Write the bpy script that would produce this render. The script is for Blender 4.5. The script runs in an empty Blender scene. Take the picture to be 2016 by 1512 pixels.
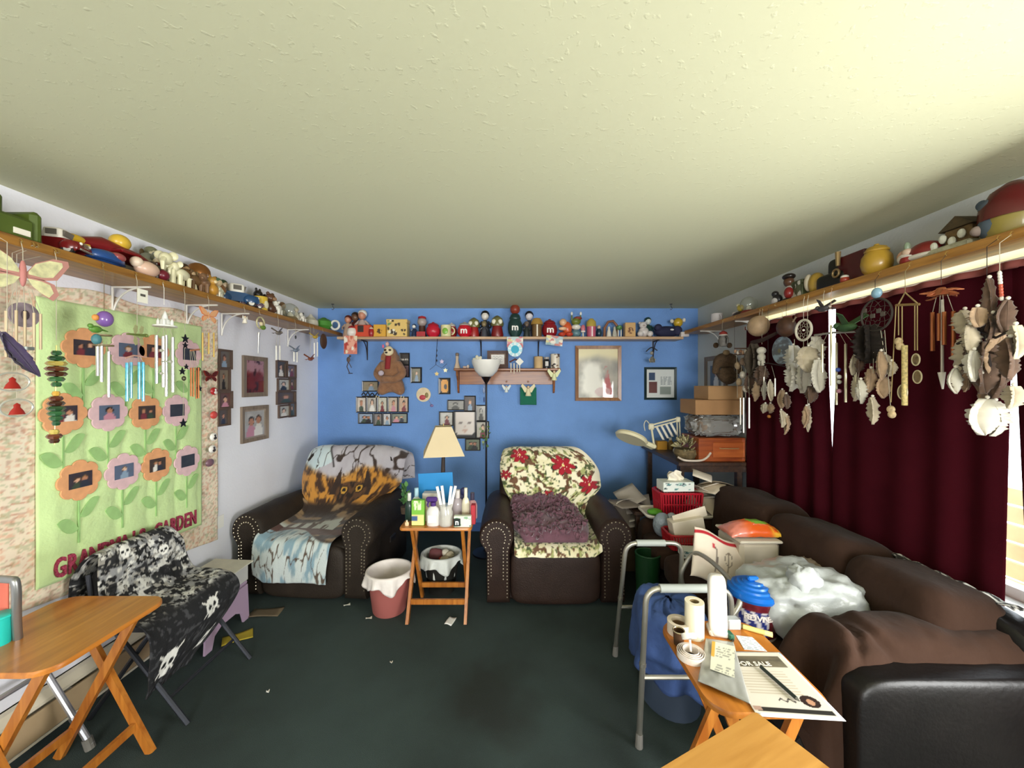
import bpy, math, random
import numpy as np
from mathutils import Vector, Matrix, Euler
random.seed(7)
PI = math.pi
sc = bpy.context.scene
COL = sc.collection

# ---------------------------------------------------------------- camera, sky, light, exposure
F, CX, CY, EYE = 750.0, 1008.0, 756.0, 1.61       # focal length (px of a 2016 wide frame), centre, eye height
XL, XR, YB, ZC = -2.13, 2.04, 4.18, 2.44          # left wall, right wall, back wall, ceiling
YN = -4.2                                         # wall behind the camera
cam = bpy.data.objects.new('camera', bpy.data.cameras.new('camera'))
COL.objects.link(cam)
cam.data.sensor_width = 36.0
cam.data.lens = F * 36.0 / 2016.0
cam.data.clip_start = 0.02
cam.location = (0, 0, EYE)
cam.rotation_euler = (PI / 2, 0, 0)
sc.camera = cam
sc.view_settings.view_transform = 'Standard'
sc.view_settings.look = 'None'
sc.view_settings.exposure = 0.32
sc.view_settings.gamma = 1.0
sc.view_settings.use_curve_mapping = False
w = bpy.data.worlds.new('sky'); sc.world = w; w.use_nodes = True
bg = w.node_tree.nodes['Background']
bg.inputs['Color'].default_value = (0.93, 0.97, 1.0, 1); bg.inputs['Strength'].default_value = 5.0

def window_light(name, loc, rot, sx, sy, power, color=(1, 0.985, 0.95)):
    l = bpy.data.lights.new(name, 'AREA'); l.shape = 'RECTANGLE'; l.size = sx; l.size_y = sy
    l.energy = power; l.color = color
    o = bpy.data.objects.new(name, l); COL.objects.link(o); o.location = loc; o.rotation_euler = rot
    return o
# daylight coming in through the two windows that are out of view (right wall beside, and wall behind, the camera)
window_light('daylight_side', (XR - 0.03, 0.45, 1.2), (0, PI / 2, 0), 1.1, 1.1, 66)
window_light('daylight_rear', (0.3, YN + 0.03, 1.42), (-PI / 2, 0, PI), 2.4, 1.4, 180, (1, 0.99, 0.97))

# ---------------------------------------------------------------- projection helpers (photo pixel + depth -> place in the room)
def W(px, py, Y): return Vector(((px - CX) / F * Y, Y, EYE - (py - CY) / F * Y))
def WX(px, py, X):
    Y = X * F / (px - CX); return Vector((X, Y, EYE - (py - CY) / F * Y))
def WZ(px, py, z):
    Y = (EYE - z) * F / (py - CY); return Vector(((px - CX) / F * Y, Y, z))

# ---------------------------------------------------------------- colour and materials
def lin(c):
    if isinstance(c, str):
        c = c.lstrip('#'); c = [int(c[i:i + 2], 16) / 255 for i in (0, 2, 4)]
    return tuple((x / 12.92 if x <= 0.04045 else ((x + 0.055) / 1.055) ** 2.4) for x in c[:3])
_mats = {}
def mat(color, rough=0.6, metal=0.0, var=0.0, vscale=8.0, bump=0.0, bscale=40.0, spec=0.5, coat=0.0,
        trans=0.0, ior=1.45, emit=None, estr=0.0, sheen=0.0, alpha=1.0, stretch=None, name=None, kind=None, sss=0):
    key = (color if isinstance(color, str) else tuple(color), rough, metal, var, vscale, bump, bscale, spec, coat, trans, ior, emit, estr, sheen, alpha, stretch, name)
    if key in _mats: return _mats[key]
    m = bpy.data.materials.new(name or 'mat'); m.use_nodes = True
    nt = m.node_tree; N = nt.nodes; L = nt.links; b = N['Principled BSDF']
    c = lin(color)
    b.inputs['Base Color'].default_value = (*c, 1)
    b.inputs['Roughness'].default_value = rough; b.inputs['Metallic'].default_value = metal
    b.inputs['Specular IOR Level'].default_value = spec
    b.inputs['Coat Weight'].default_value = coat; b.inputs['Coat Roughness'].default_value = 0.08
    b.inputs['Transmission Weight'].default_value = trans; b.inputs['IOR'].default_value = ior
    b.inputs['Sheen Weight'].default_value = sheen; b.inputs['Alpha'].default_value = alpha
    if emit: b.inputs['Emission Color'].default_value = (*lin(emit), 1); b.inputs['Emission Strength'].default_value = estr
    if var or bump:
        tc = N.new('ShaderNodeTexCoord'); src = tc.outputs['Object']
        if stretch:
            mp = N.new('ShaderNodeMapping'); mp.inputs['Scale'].default_value = stretch
            L.new(src, mp.inputs['Vector']); src = mp.outputs['Vector']
    if var:
        n = N.new('ShaderNodeTexNoise'); n.inputs['Scale'].default_value = vscale; n.inputs['Detail'].default_value = 5
        L.new(src, n.inputs['Vector'])
        r = N.new('ShaderNodeValToRGB')
        r.color_ramp.elements[0].position = 0.3; r.color_ramp.elements[1].position = 0.7
        r.color_ramp.elements[0].color = (*[max(0, x * (1 - var)) for x in c], 1)
        r.color_ramp.elements[1].color = (*[min(1, x * (1 + var)) for x in c], 1)
        L.new(n.outputs['Fac'], r.inputs['Fac']); L.new(r.outputs['Color'], b.inputs['Base Color'])
    if bump:
        n2 = N.new('ShaderNodeTexNoise'); n2.inputs['Scale'].default_value = bscale; n2.inputs['Detail'].default_value = 4
        L.new(src, n2.inputs['Vector'])
        bp = N.new('ShaderNodeBump'); bp.inputs['Strength'].default_value = bump; bp.inputs['Distance'].default_value = 0.01
        L.new(n2.outputs['Fac'], bp.inputs['Height']); L.new(bp.outputs['Normal'], b.inputs['Normal'])
    _mats[key] = m
    return m
def wood(dark, light, rough=0.4, scale=1.0, axis='X', coat=0.2):
    key = ('wood', dark, light, rough, scale, axis, coat)
    if key in _mats: return _mats[key]
    m = bpy.data.materials.new('wood'); m.use_nodes = True
    nt = m.node_tree; N = nt.nodes; L = nt.links; b = N['Principled BSDF']
    tc = N.new('ShaderNodeTexCoord'); mp = N.new('ShaderNodeMapping')
    st = {'X': (1.2, 14, 14), 'Y': (14, 1.2, 14), 'Z': (14, 14, 1.2)}[axis]
    mp.inputs['Scale'].default_value = [s * scale for s in st]
    n = N.new('ShaderNodeTexNoise'); n.inputs['Scale'].default_value = 3; n.inputs['Detail'].default_value = 8; n.inputs['Distortion'].default_value = 0.6
    r = N.new('ShaderNodeValToRGB'); r.color_ramp.elements[0].position = 0.32; r.color_ramp.elements[1].position = 0.68
    r.color_ramp.elements[0].color = (*lin(dark), 1); r.color_ramp.elements[1].color = (*lin(light), 1)
    L.new(tc.outputs['Object'], mp.inputs['Vector']); L.new(mp.outputs['Vector'], n.inputs['Vector'])
    L.new(n.outputs['Fac'], r.inputs['Fac']); L.new(r.outputs['Color'], b.inputs['Base Color'])
    b.inputs['Roughness'].default_value = rough; b.inputs['Coat Weight'].default_value = coat; b.inputs['Coat Roughness'].default_value = 0.15
    _mats[key] = m
    return m
def printmat(rough=0.6, sheen=0.0, coat=0.0, bump=0.0, bscale=200):
    """flat print carried by the mesh's own colour attribute"""
    key = ('print', rough, sheen, coat, bump, bscale)
    if key in _mats: return _mats[key]
    m = bpy.data.materials.new('printed'); m.use_nodes = True
    nt = m.node_tree; N = nt.nodes; L = nt.links; b = N['Principled BSDF']
    a = N.new('ShaderNodeAttribute'); a.attribute_name = 'print'
    L.new(a.outputs['Color'], b.inputs['Base Color'])
    b.inputs['Roughness'].default_value = rough; b.inputs['Sheen Weight'].default_value = sheen
    b.inputs['Coat Weight'].default_value = coat; b.inputs['Coat Roughness'].default_value = 0.1
    if bump:
        tc = N.new('ShaderNodeTexCoord'); n2 = N.new('ShaderNodeTexNoise'); n2.inputs['Scale'].default_value = bscale
        L.new(tc.outputs['Object'], n2.inputs['Vector'])
        bp = N.new('ShaderNodeBump'); bp.inputs['Strength'].default_value = bump; bp.inputs['Distance'].default_value = 0.01
        L.new(n2.outputs['Fac'], bp.inputs['Height']); L.new(bp.outputs['Normal'], b.inputs['Normal'])
    _mats[key] = m
    return m
def glassmat(tint='#ffffff', rough=0.02, clear=0.9, name='pane'):
    """thin clear sheet: see-through with a fresnel reflection"""
    key = ('glass', tint, rough, clear)
    if key in _mats: return _mats[key]
    m = bpy.data.materials.new(name); m.use_nodes = True
    nt = m.node_tree; N = nt.nodes; L = nt.links
    N.remove(N['Principled BSDF']); out = N['Material Output']
    t = N.new('ShaderNodeBsdfTransparent'); t.inputs['Color'].default_value = (*lin(tint), 1)
    g = N.new('ShaderNodeBsdfGlossy'); g.inputs['Roughness'].default_value = rough
    d = N.new('ShaderNodeBsdfDiffuse'); d.inputs['Color'].default_value = (*lin(tint), 1)
    lw = N.new('ShaderNodeLayerWeight'); pw = N.new('ShaderNodeMath'); pw.operation = 'POWER'; pw.inputs[1].default_value = 4.0
    L.new(lw.outputs['Facing'], pw.inputs[0]); fr = N.new('ShaderNodeMath'); fr.operation = 'MULTIPLY_ADD'; fr.inputs[1].default_value = 0.8; fr.inputs[2].default_value = 0.05
    L.new(pw.outputs[0], fr.inputs[0])
    m1 = N.new('ShaderNodeMixShader'); m1.inputs['Fac'].default_value = 1 - clear
    L.new(t.outputs[0], m1.inputs[1]); L.new(d.outputs[0], m1.inputs[2])
    mx = N.new('ShaderNodeMixShader'); L.new(fr.outputs[0], mx.inputs['Fac']); L.new(m1.outputs[0], mx.inputs[1]); L.new(g.outputs[0], mx.inputs[2])
    L.new(mx.outputs[0], out.inputs['Surface'])
    _mats[key] = m
    return m

# ---------------------------------------------------------------- value noise for printed cloth
_rs = np.random.RandomState(3); _tab = _rs.rand(256, 256)
def vnoise(x, y):
    x = np.asarray(x, float); y = np.asarray(y, float)
    xi = np.floor(x).astype(int); yi = np.floor(y).astype(int); fx = x - xi; fy = y - yi
    fx = fx * fx * (3 - 2 * fx); fy = fy * fy * (3 - 2 * fy)
    g = lambda a, b: _tab[a & 255, b & 255]
    return (g(xi, yi) * (1 - fx) + g(xi + 1, yi) * fx) * (1 - fy) + (g(xi, yi + 1) * (1 - fx) + g(xi + 1, yi + 1) * fx) * fy
def fbm(x, y, o=4):
    s = 0; a = 0.5; t = 0
    for i in range(o):
        s = s + a * vnoise(x * 2 ** i + 17 * i, y * 2 ** i + 31 * i); t += a; a *= 0.5
    return s / t
_tl = _tab.tolist()
def sn(x, y):
    xi = math.floor(x); yi = math.floor(y); fx = x - xi; fy = y - yi
    fx = fx * fx * (3 - 2 * fx); fy = fy * fy * (3 - 2 * fy); a = _tl[xi & 255]; b = _tl[(xi + 1) & 255]; j = yi & 255; k = (yi + 1) & 255
    return (a[j] * (1 - fx) + b[j] * fx) * (1 - fy) + (a[k] * (1 - fx) + b[k] * fx) * fy
def sfbm(x, y, o=3):
    s = 0; a = 0.5; t = 0
    for i in range(o): s += a * sn(x * 2 ** i + 17 * i, y * 2 ** i + 31 * i); t += a; a *= 0.5
    return s / t
def n1(x, seed=0): return sn(x, seed * 7.3 + 0.37)

# ---------------------------------------------------------------- mesh builder
class MB:
    def __init__(s): s.v = []; s.f = []; s.uv = {}
    def add(s, vs, fs, M=None):
        n = len(s.v)
        if M is not None: vs = [M @ Vector(p) for p in vs]
        s.v += [tuple(p) for p in vs]; s.f += [tuple(i + n for i in f) for f in fs]
        return s
    def box(s, c, size, rot=None):
        x, y, z = [d / 2 for d in size]
        vs = [(-x, -y, -z), (x, -y, -z), (x, y, -z), (-x, y, -z), (-x, -y, z), (x, -y, z), (x, y, z), (-x, y, z)]
        M = Matrix.Translation(c) @ (rot.to_4x4() if rot is not None else Matrix())
        return s.add(vs, [(0, 3, 2, 1), (4, 5, 6, 7), (0, 1, 5, 4), (1, 2, 6, 5), (2, 3, 7, 6), (3, 0, 4, 7)], M)
    def rbox(s, c, size, b=0.01, rot=None):
        """box with chamfered edges"""
        x, y, z = [d / 2 for d in size]; b = min(b, x * .95, y * .95, z * .95)
        vs = []; idx = {}
        for sx in (-1, 1):
            for sy in (-1, 1):
                for sz in (-1, 1):
                    for k in range(3):
                        p = [sx * x, sy * y, sz * z]
                        for j in range(3):
                            if j != k: p[j] -= (sx, sy, sz)[j] * b
                        idx[(sx, sy, sz, k)] = len(vs); vs.append(p)
        fs = []
        for k in range(3):
            a, d = [(1, 2), (2, 0), (0, 1)][k]
            for sg in (-1, 1):
                q = []
                for (u, v) in ((-1, -1), (1, -1), (1, 1), (-1, 1)):
                    t = [0, 0, 0]; t[k] = sg; t[a] = u; t[d] = v; q.append(idx[(*t, k)])
                fs.append(tuple(q if sg > 0 else q[::-1]))
        for k in range(3):   # edges along axis k
            a, d = [(1, 2), (2, 0), (0, 1)][k]
            for u in (-1, 1):
                for v in (-1, 1):
                    t0 = [0, 0, 0]; t0[k] = -1; t0[a] = u; t0[d] = v; t1 = list(t0); t1[k] = 1
                    q = [idx[(*t0, a)], idx[(*t1, a)], idx[(*t1, d)], idx[(*t0, d)]]
                    fs.append(tuple(q if u * v < 0 else q[::-1]))
        for sx in (-1, 1):
            for sy in (-1, 1):
                for sz in (-1, 1):
                    q = [idx[(sx, sy, sz, k)] for k in range(3)]
                    fs.append(tuple(q if sx * sy * sz > 0 else q[::-1]))
        M = Matrix.Translation(c) @ (rot.to_4x4() if rot is not None else Matrix())
        return s.add(vs, fs, M)
    def cyl(s, a, b, r1, r2=None, n=12, cap=True):
        r2 = r1 if r2 is None else r2
        a = Vector(a); b = Vector(b); d = (b - a).normalized()
        u = d.orthogonal().normalized(); w_ = d.cross(u)
        vs = []
        for (p, r) in ((a, r1), (b, r2)):
            for i in range(n):
                t = 2 * PI * i / n; vs.append(p + (u * math.cos(t) + w_ * math.sin(t)) * r)
        fs = [(i, (i + 1) % n, n + (i + 1) % n, n + i) for i in range(n)]
        if cap: fs += [tuple(range(n))[::-1], tuple(range(n, 2 * n))]
        return s.add(vs, fs)
    def tube(s, path, r, n=8, closed=False):
        P = [Vector(p) for p in path]; m = len(P)
        R = r if isinstance(r, (list, tuple)) else [r] * m
        vs = []; u = None
        for i in range(m):
            if closed: d = P[(i + 1) % m] - P[i - 1]
            else: d = P[min(i + 1, m - 1)] - P[max(i - 1, 0)]
            d = d.normalized() if d.length > 1e-9 else Vector((0, 0, 1))
            if u is None: u = d.orthogonal().normalized()
            u = (u - d * u.dot(d));  u = u.normalized() if u.length > 1e-6 else d.orthogonal().normalized()
            w_ = d.cross(u)
            for k in range(n):
                t = 2 * PI * k / n; vs.append(P[i] + (u * math.cos(t) + w_ * math.sin(t)) * R[i])
        fs = []
        for i in range(m if closed else m - 1):
            j = (i + 1) % m
            for k in range(n):
                k2 = (k + 1) % n; fs.append((i * n + k, i * n + k2, j * n + k2, j * n + k))
        if not closed: fs += [tuple(range(n))[::-1], tuple(range((m - 1) * n, m * n))]
        return s.add(vs, fs)
    def lathe(s, prof, n=20, o=(0, 0, 0), M=None, sx=1, sy=1):
        """profile [(r, z)] turned about z at o"""
        vs = []; rings = []
        for (r, z) in prof:
            if r < 1e-6: rings.append([len(vs)]); vs.append((o[0], o[1], o[2] + z))
            else:
                rings.append(list(range(len(vs), len(vs) + n)))
                vs += [(o[0] + sx * r * math.cos(2 * PI * i / n), o[1] + sy * r * math.sin(2 * PI * i / n), o[2] + z) for i in range(n)]
        fs = []
        for a, b in zip(rings[:-1], rings[1:]):
            for i in range(n):
                j = (i + 1) % n
                if len(a) == 1 and len(b) == 1: continue
                if len(a) == 1: fs.append((a[0], b[j], b[i]))
                elif len(b) == 1: fs.append((a[i], a[j], b[0]))
                else: fs.append((a[i], a[j], b[j], b[i]))
        if len(rings[0]) > 1: fs.append(tuple(rings[0][::-1]))
        if len(rings[-1]) > 1: fs.append(tuple(rings[-1]))
        return s.add(vs, fs, M)
    def ell(s, c, r, n=14, m=8, rot=None):
        r = (r, r, r) if isinstance(r, (int, float)) else r
        prof = [(math.sin(PI * i / m), -math.cos(PI * i / m)) for i in range(m + 1)]
        prof[0] = (0, -1); prof[-1] = (0, 1)
        M = Matrix.Translation(c) @ (rot.to_4x4() if rot is not None else Matrix()) @ Matrix.Diagonal((*r, 1))
        return s.lathe(prof, n, M=M)
    def sq(s, c, size, e1=0.4, e2=0.4, n=28, m=16, rot=None, wob=0.0, seed=0):
        """superellipsoid: cushion-like rounded block"""
        P = lambda w_, e: math.copysign(abs(w_) ** e, w_)
        vs = []; fs = []
        x, y, z = [d / 2 for d in size]
        for i in range(m + 1):
            a = -PI / 2 + PI * i / m
            for k in range(n):
                t = 2 * PI * k / n
                q = [x * P(math.cos(a), e1) * P(math.cos(t), e2), y * P(math.cos(a), e1) * P(math.sin(t), e2), z * P(math.sin(a), e1)]
                if wob:
                    f_ = 1 + wob * (sfbm(q[0] * 7 + seed + q[2] * 3, q[1] * 7 + seed * 2 + q[2] * 5) - 0.5)
                    q = [d * f_ for d in q]
                vs.append(q)
        for i in range(m):
            for k in range(n):
                k2 = (k + 1) % n; fs.append((i * n + k, i * n + k2, (i + 1) * n + k2, (i + 1) * n + k))
        M = Matrix.Translation(c) @ (rot.to_4x4() if rot is not None else Matrix())
        return s.add(vs, fs, M)
    def prism(s, outline, h, M=None, b=0.0):
        """outline in local xy extruded 0..h along local z (b: small bevel of the far face)"""
        n = len(outline); vs = [(x, y, 0) for x, y in outline]
        if b:
            cx = sum(p[0] for p in outline) / n; cy = sum(p[1] for p in outline) / n
            sh = lambda p: (p[0] + (cx - p[0]) * b, p[1] + (cy - p[1]) * b)
            vs += [(x, y, h * 0.7) for x, y in outline] + [(*sh(p), h) for p in outline]; k = 3
        else: vs += [(x, y, h) for x, y in outline]; k = 2
        fs = [tuple(range(n))[::-1], tuple(range((k - 1) * n, k * n))]
        for j in range(k - 1):
            for i in range(n):
                i2 = (i + 1) % n; fs.append((j * n + i, j * n + i2, (j + 1) * n + i2, (j + 1) * n + i))
        return s.add(vs, fs, M)
    def grid(s, fn, nu, nv, thick=0.0):
        """fn(u, v) -> point, u,v in 0..1; uv kept for printing; thick adds a back side along the normal"""
        P = [[Vector(fn(i / nu, j / nv)) for i in range(nu + 1)] for j in range(nv + 1)]
        base = len(s.v)
        for j in range(nv + 1):
            for i in range(nu + 1):
                s.uv[len(s.v)] = (i / nu, j / nv); s.v.append(tuple(P[j][i]))
        I = lambda i, j, o=0: base + o + j * (nu + 1) + i
        for j in range(nv):
            for i in range(nu): s.f.append((I(i, j), I(i + 1, j), I(i + 1, j + 1), I(i, j + 1)))
        if thick:
            o = (nu + 1) * (nv + 1)
            for j in range(nv + 1):
                for i in range(nu + 1):
                    du = P[j][min(i + 1, nu)] - P[j][max(i - 1, 0)]; dv = P[min(j + 1, nv)][i] - P[max(j - 1, 0)][i]
                    nn = du.cross(dv); nn = nn.normalized() if nn.length > 1e-9 else Vector((0, 0, 1))
                    s.uv[len(s.v)] = (i / nu, j / nv); s.v.append(tuple(P[j][i] - nn * thick))
            for j in range(nv):
                for i in range(nu): s.f.append((I(i, j + 1, o), I(i + 1, j + 1, o), I(i + 1, j, o), I(i, j, o)))
            for i in range(nu):
                s.f.append((I(i + 1, 0), I(i, 0), I(i, 0, o), I(i + 1, 0, o)))
                s.f.append((I(i, nv), I(i + 1, nv), I(i + 1, nv, o), I(i, nv, o)))
            for j in range(nv):
                s.f.append((I(0, j), I(0, j + 1), I(0, j + 1, o), I(0, j, o)))
                s.f.append((I(nu, j + 1), I(nu, j), I(nu, j, o), I(nu, j + 1, o)))
        return s
    def build(s, name, material, parent=None, smooth=35, paint=None, world=False, label=None, cat=None, group=None, kind=None):
        vs = s.v
        o_loc = None
        if parent is None:                               # top-level mesh: origin at the middle of its underside
            xs = [p[0] for p in vs]; ys = [p[1] for p in vs]; zs = [p[2] for p in vs]
            o_loc = Vector(((min(xs) + max(xs)) / 2, (min(ys) + max(ys)) / 2, min(zs)))
            vs = [(p[0] - o_loc.x, p[1] - o_loc.y, p[2] - o_loc.z) for p in vs]
        elif world:
            root = parent
            while root.parent: root = root.parent
            R = (Matrix.Translation(root.location) @ root.rotation_euler.to_matrix().to_4x4()).inverted()
            vs = [tuple(R @ Vector(p)) for p in vs]
        me = bpy.data.meshes.new(name); me.from_pydata(vs, [], s.f); me.validate()
        if smooth:
            me.polygons.foreach_set('use_smooth', [True] * len(me.polygons))
            if smooth < 180: me.set_sharp_from_angle(angle=math.radians(smooth))
        me.materials.append(material)
        if paint is not None:
            n = len(me.vertices); u = np.zeros(n); v = np.zeros(n)
            for k, (a, b) in s.uv.items(): u[k] = a; v[k] = b
            c = np.clip(np.asarray(paint(u, v), float), 0, 1)
            c = np.where(c <= 0.04045, c / 12.92, ((c + 0.055) / 1.055) ** 2.4)
            at = me.color_attributes.new('print', 'FLOAT_COLOR', 'POINT')
            at.data.foreach_set('color', np.concatenate([c, np.ones((n, 1))], 1).astype(np.float32).ravel())
        o = bpy.data.objects.new(name, me); COL.objects.link(o)
        if parent is not None: o.parent = parent
        else: o.location = o_loc
        tag(o, label, cat, group, kind)
        return o
def tag(o, label=None, cat=None, group=None, kind=None):
    if label: o['label'] = label
    if cat: o['category'] = cat
    if group: o['group'] = group
    if kind: o['kind'] = kind
    return o
def T(name, label, cat, loc=(0, 0, 0), rz=0, group=None):
    o = bpy.data.objects.new(name, None); o.empty_display_size = 0.05; COL.objects.link(o)
    o.location = loc; o.rotation_euler = (0, 0, rz)
    return tag(o, label, cat, group)
def copy_tree(o, parent=None):
    c = o.copy(); COL.objects.link(c); c.parent = parent
    for ch in list(o.children): copy_tree(ch, c)
    return c
def text(name, body, size, material, parent, loc, rot=(PI / 2, 0, 0), depth=0.001, align='CENTER', world=False, kern=1.0, bold=0.0, sx=1.0):
    cu = bpy.data.curves.new(name, 'FONT'); cu.body = body; cu.size = size; cu.extrude = depth; cu.align_x = align; cu.align_y = 'CENTER'
    cu.space_character = kern; cu.offset = bold; cu.resolution_u = 3
    t = bpy.data.objects.new('tmp', cu); COL.objects.link(t)
    dg = bpy.context.evaluated_depsgraph_get(); dg.update()
    me = bpy.data.meshes.new_from_object(t.evaluated_get(dg))
    bpy.data.objects.remove(t); bpy.data.curves.remove(cu)
    me.name = name; me.materials.clear(); me.materials.append(material)
    o = bpy.data.objects.new(name, me); COL.objects.link(o); o.parent = parent
    me.transform(Matrix.Diagonal((sx, 1, 1, 1)))
    M = Matrix.Translation(loc) @ Euler(rot).to_matrix().to_4x4()
    if world and parent is not None:
        root = parent
        while root.parent: root = root.parent
        M = (Matrix.Translation(root.location) @ root.rotation_euler.to_matrix().to_4x4()).inverted() @ M
    me.transform(M)
    return o
def Rz(a): return Matrix.Rotation(a, 3, 'Z')
def Rx(a): return Matrix.Rotation(a, 3, 'X')
def Ry(a): return Matrix.Rotation(a, 3, 'Y')
def bez(p0, p1, p2, n=8):
    p0, p1, p2 = Vector(p0), Vector(p1), Vector(p2)
    return [p0 * (1 - t) ** 2 + p1 * 2 * t * (1 - t) + p2 * t * t for t in [i / n for i in range(n + 1)]]
def smoothpath(pts, k=6, closed=False):
    P = [Vector(p) for p in pts]; n = len(P); out = []
    for i in range(n if closed else n - 1):
        a = P[(i - 1) % n] if closed or i > 0 else P[0]; b = P[i]; c = P[(i + 1) % n]; d = P[(i + 2) % n] if closed or i + 2 < n else P[-1]
        for j in range(k):
            t = j / k
            out.append(0.5 * ((2 * b) + (c - a) * t + (2 * a - 5 * b + 4 * c - d) * t * t + (3 * b - a - 3 * c + d) * t ** 3))
    if not closed: out.append(P[-1])
    return out
def mix(a, b, m):
    m = np.asarray(m)[..., None]; return a * (1 - m) + b * m
def C(h): return np.array([int(h.lstrip('#')[i:i + 2], 16) / 255 for i in (0, 2, 4)])
def ss(e0, e1, x):
    t = np.clip((x - e0) / (e1 - e0), 0, 1); return t * t * (3 - 2 * t)
# ================================================================= THE ROOM
M_wall = mat('#ececf4', 0.85, var=0.04, vscale=2.5, bump=0.15, bscale=60, name='white_paint')
M_blue = mat('#6e97d2', 0.7, var=0.07, vscale=3, bump=0.25, bscale=70, name='blue_paint')
M_trim = mat('#e6e1d3', 0.5)
def ceiling_mat():
    m = bpy.data.materials.new('textured_ceiling'); m.use_nodes = True
    N = m.node_tree.nodes; L = m.node_tree.links; b = N['Principled BSDF']
    b.inputs['Base Color'].default_value = (*lin('#d0d0ae'), 1); b.inputs['Roughness'].default_value = 0.75
    tc = N.new('ShaderNodeTexCoord'); n = N.new('ShaderNodeTexNoise'); n.inputs['Scale'].default_value = 42; n.inputs['Detail'].default_value = 3
    r = N.new('ShaderNodeValToRGB'); r.color_ramp.elements[0].position = 0.60; r.color_ramp.elements[1].position = 0.70
    L.new(tc.outputs['Object'], n.inputs['Vector']); L.new(n.outputs['Fac'], r.inputs['Fac'])
    bp = N.new('ShaderNodeBump'); bp.inputs['Strength'].default_value = 0.17; bp.inputs['Distance'].default_value = 0.005
    L.new(r.outputs['Color'], bp.inputs['Height']); L.new(bp.outputs['Normal'], b.inputs['Normal'])
    return m
def carpet_mat():
    m = bpy.data.materials.new('dark_green_carpet'); m.use_nodes = True
    N = m.node_tree.nodes; L = m.node_tree.links; b = N['Principled BSDF']
    b.inputs['Roughness'].default_value = 0.95; b.inputs['Specular IOR Level'].default_value = 0.15
    tc = N.new('ShaderNodeTexCoord'); n = N.new('ShaderNodeTexNoise'); n.inputs['Scale'].default_value = 1.5; n.inputs['Detail'].default_value = 6
    n3 = N.new('ShaderNodeTexNoise'); n3.inputs['Scale'].default_value = 350
    L.new(tc.outputs['Object'], n.inputs['Vector']); L.new(tc.outputs['Object'], n3.inputs['Vector'])
    r = N.new('ShaderNodeValToRGB'); r.color_ramp.elements[0].position = 0.3; r.color_ramp.elements[1].position = 0.62
    r.color_ramp.elements[0].color = (*lin('#333a38'), 1); r.color_ramp.elements[1].color = (*lin('#414d4b'), 1)
    L.new(n.outputs['Fac'], r.inputs['Fac'])
    # a worn brown stain in the middle of the carpet
    mp = N.new('ShaderNodeMapping'); mp.inputs['Location'].default_value = (0.12, -1.95, 0); mp.inputs['Scale'].default_value = (1, 1, 1)
    n2 = N.new('ShaderNodeTexNoise'); n2.inputs['Scale'].default_value = 4; L.new(tc.outputs['Object'], n2.inputs['Vector'])
    L.new(tc.outputs['Object'], mp.inputs['Vector'])
    ln = N.new('ShaderNodeVectorMath'); ln.operation = 'LENGTH'; L.new(mp.outputs['Vector'], ln.inputs[0])
    ad = N.new('ShaderNodeMath'); ad.operation = 'MULTIPLY_ADD'; ad.inputs[1].default_value = 0.5; ad.inputs[2].default_value = -0.25; L.new(n2.outputs['Fac'], ad.inputs[0])
    a2 = N.new('ShaderNodeMath'); a2.operation = 'ADD'; L.new(ln.outputs['Value'], a2.inputs[0]); L.new(ad.outputs[0], a2.inputs[1])
    r2 = N.new('ShaderNodeValToRGB'); r2.color_ramp.elements[0].position = 0.12; r2.color_ramp.elements[1].position = 0.34
    r2.color_ramp.elements[0].color = (0.5, 0.5, 0.5, 1); r2.color_ramp.elements[1].color = (0, 0, 0, 1)
    L.new(a2.outputs[0], r2.inputs['Fac'])
    mx = N.new('ShaderNodeMixRGB'); mx.inputs[2].default_value = (*lin('#2b2723'), 1)
    L.new(r2.outputs['Color'], mx.inputs[0]); L.new(r.outputs['Color'], mx.inputs[1]); L.new(mx.outputs[0], b.inputs['Base Color'])
    bp = N.new('ShaderNodeBump'); bp.inputs['Strength'].default_value = 0.6; bp.inputs['Distance'].default_value = 0.01
    L.new(n3.outputs['Fac'], bp.inputs['Height']); L.new(bp.outputs['Normal'], b.inputs['Normal'])
    return m
def slab(name, c, size, m): return MB().box(c, size).build(name, m, smooth=0, kind='structure')
slab('floor', (0, (YB + YN) / 2, -0.05), (4.6, YB - YN + .4, 0.1), carpet_mat())
slab('ceiling', (0, (YB + YN) / 2, ZC + 0.05), (4.6, YB - YN + .4, 0.1), ceiling_mat())
slab('wall_back', (0, YB + 0.06, ZC / 2), (4.6, 0.12, ZC), M_blue)
slab('wall_left', (XL - 0.06, (YB + YN) / 2, ZC / 2), (0.12, YB - YN, ZC), M_wall)
# right wall with two openings; rear wall with one
def wall_with_holes(name, axis, pos, a0, a1, holes, m, th=0.12):
    mb = MB(); cuts = sorted(set([a0, a1] + [h[0] for h in holes] + [h[1] for h in holes]))
    def put(u0, u1, z0, z1):
        if axis == 'x': mb.box((pos, (u0 + u1) / 2, (z0 + z1) / 2), (th, u1 - u0, z1 - z0))
        else: mb.box(((u0 + u1) / 2, pos, (z0 + z1) / 2), (u1 - u0, th, z1 - z0))
    for u0, u1 in zip(cuts[:-1], cuts[1:]):
        h = [q for q in holes if q[0] <= u0 and q[1] >= u1]
        if h: put(u0, u1, 0, h[0][2]); put(u0, u1, h[0][3], ZC)
        else: put(u0, u1, 0, ZC)
    return mb.build(name, m, smooth=0, kind='structure')
M_wallr = mat('#c9cbc4', 0.85, var=0.04, vscale=2.5, bump=0.15, bscale=60, name='grey_white_paint')
WIN1 = (1.20, 3.02, 0.72, 2.128); WIN2 = (-0.15, 1.05, 0.6, 1.8); WIN3 = (-0.95, 1.55, 0.7, 2.13)
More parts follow.
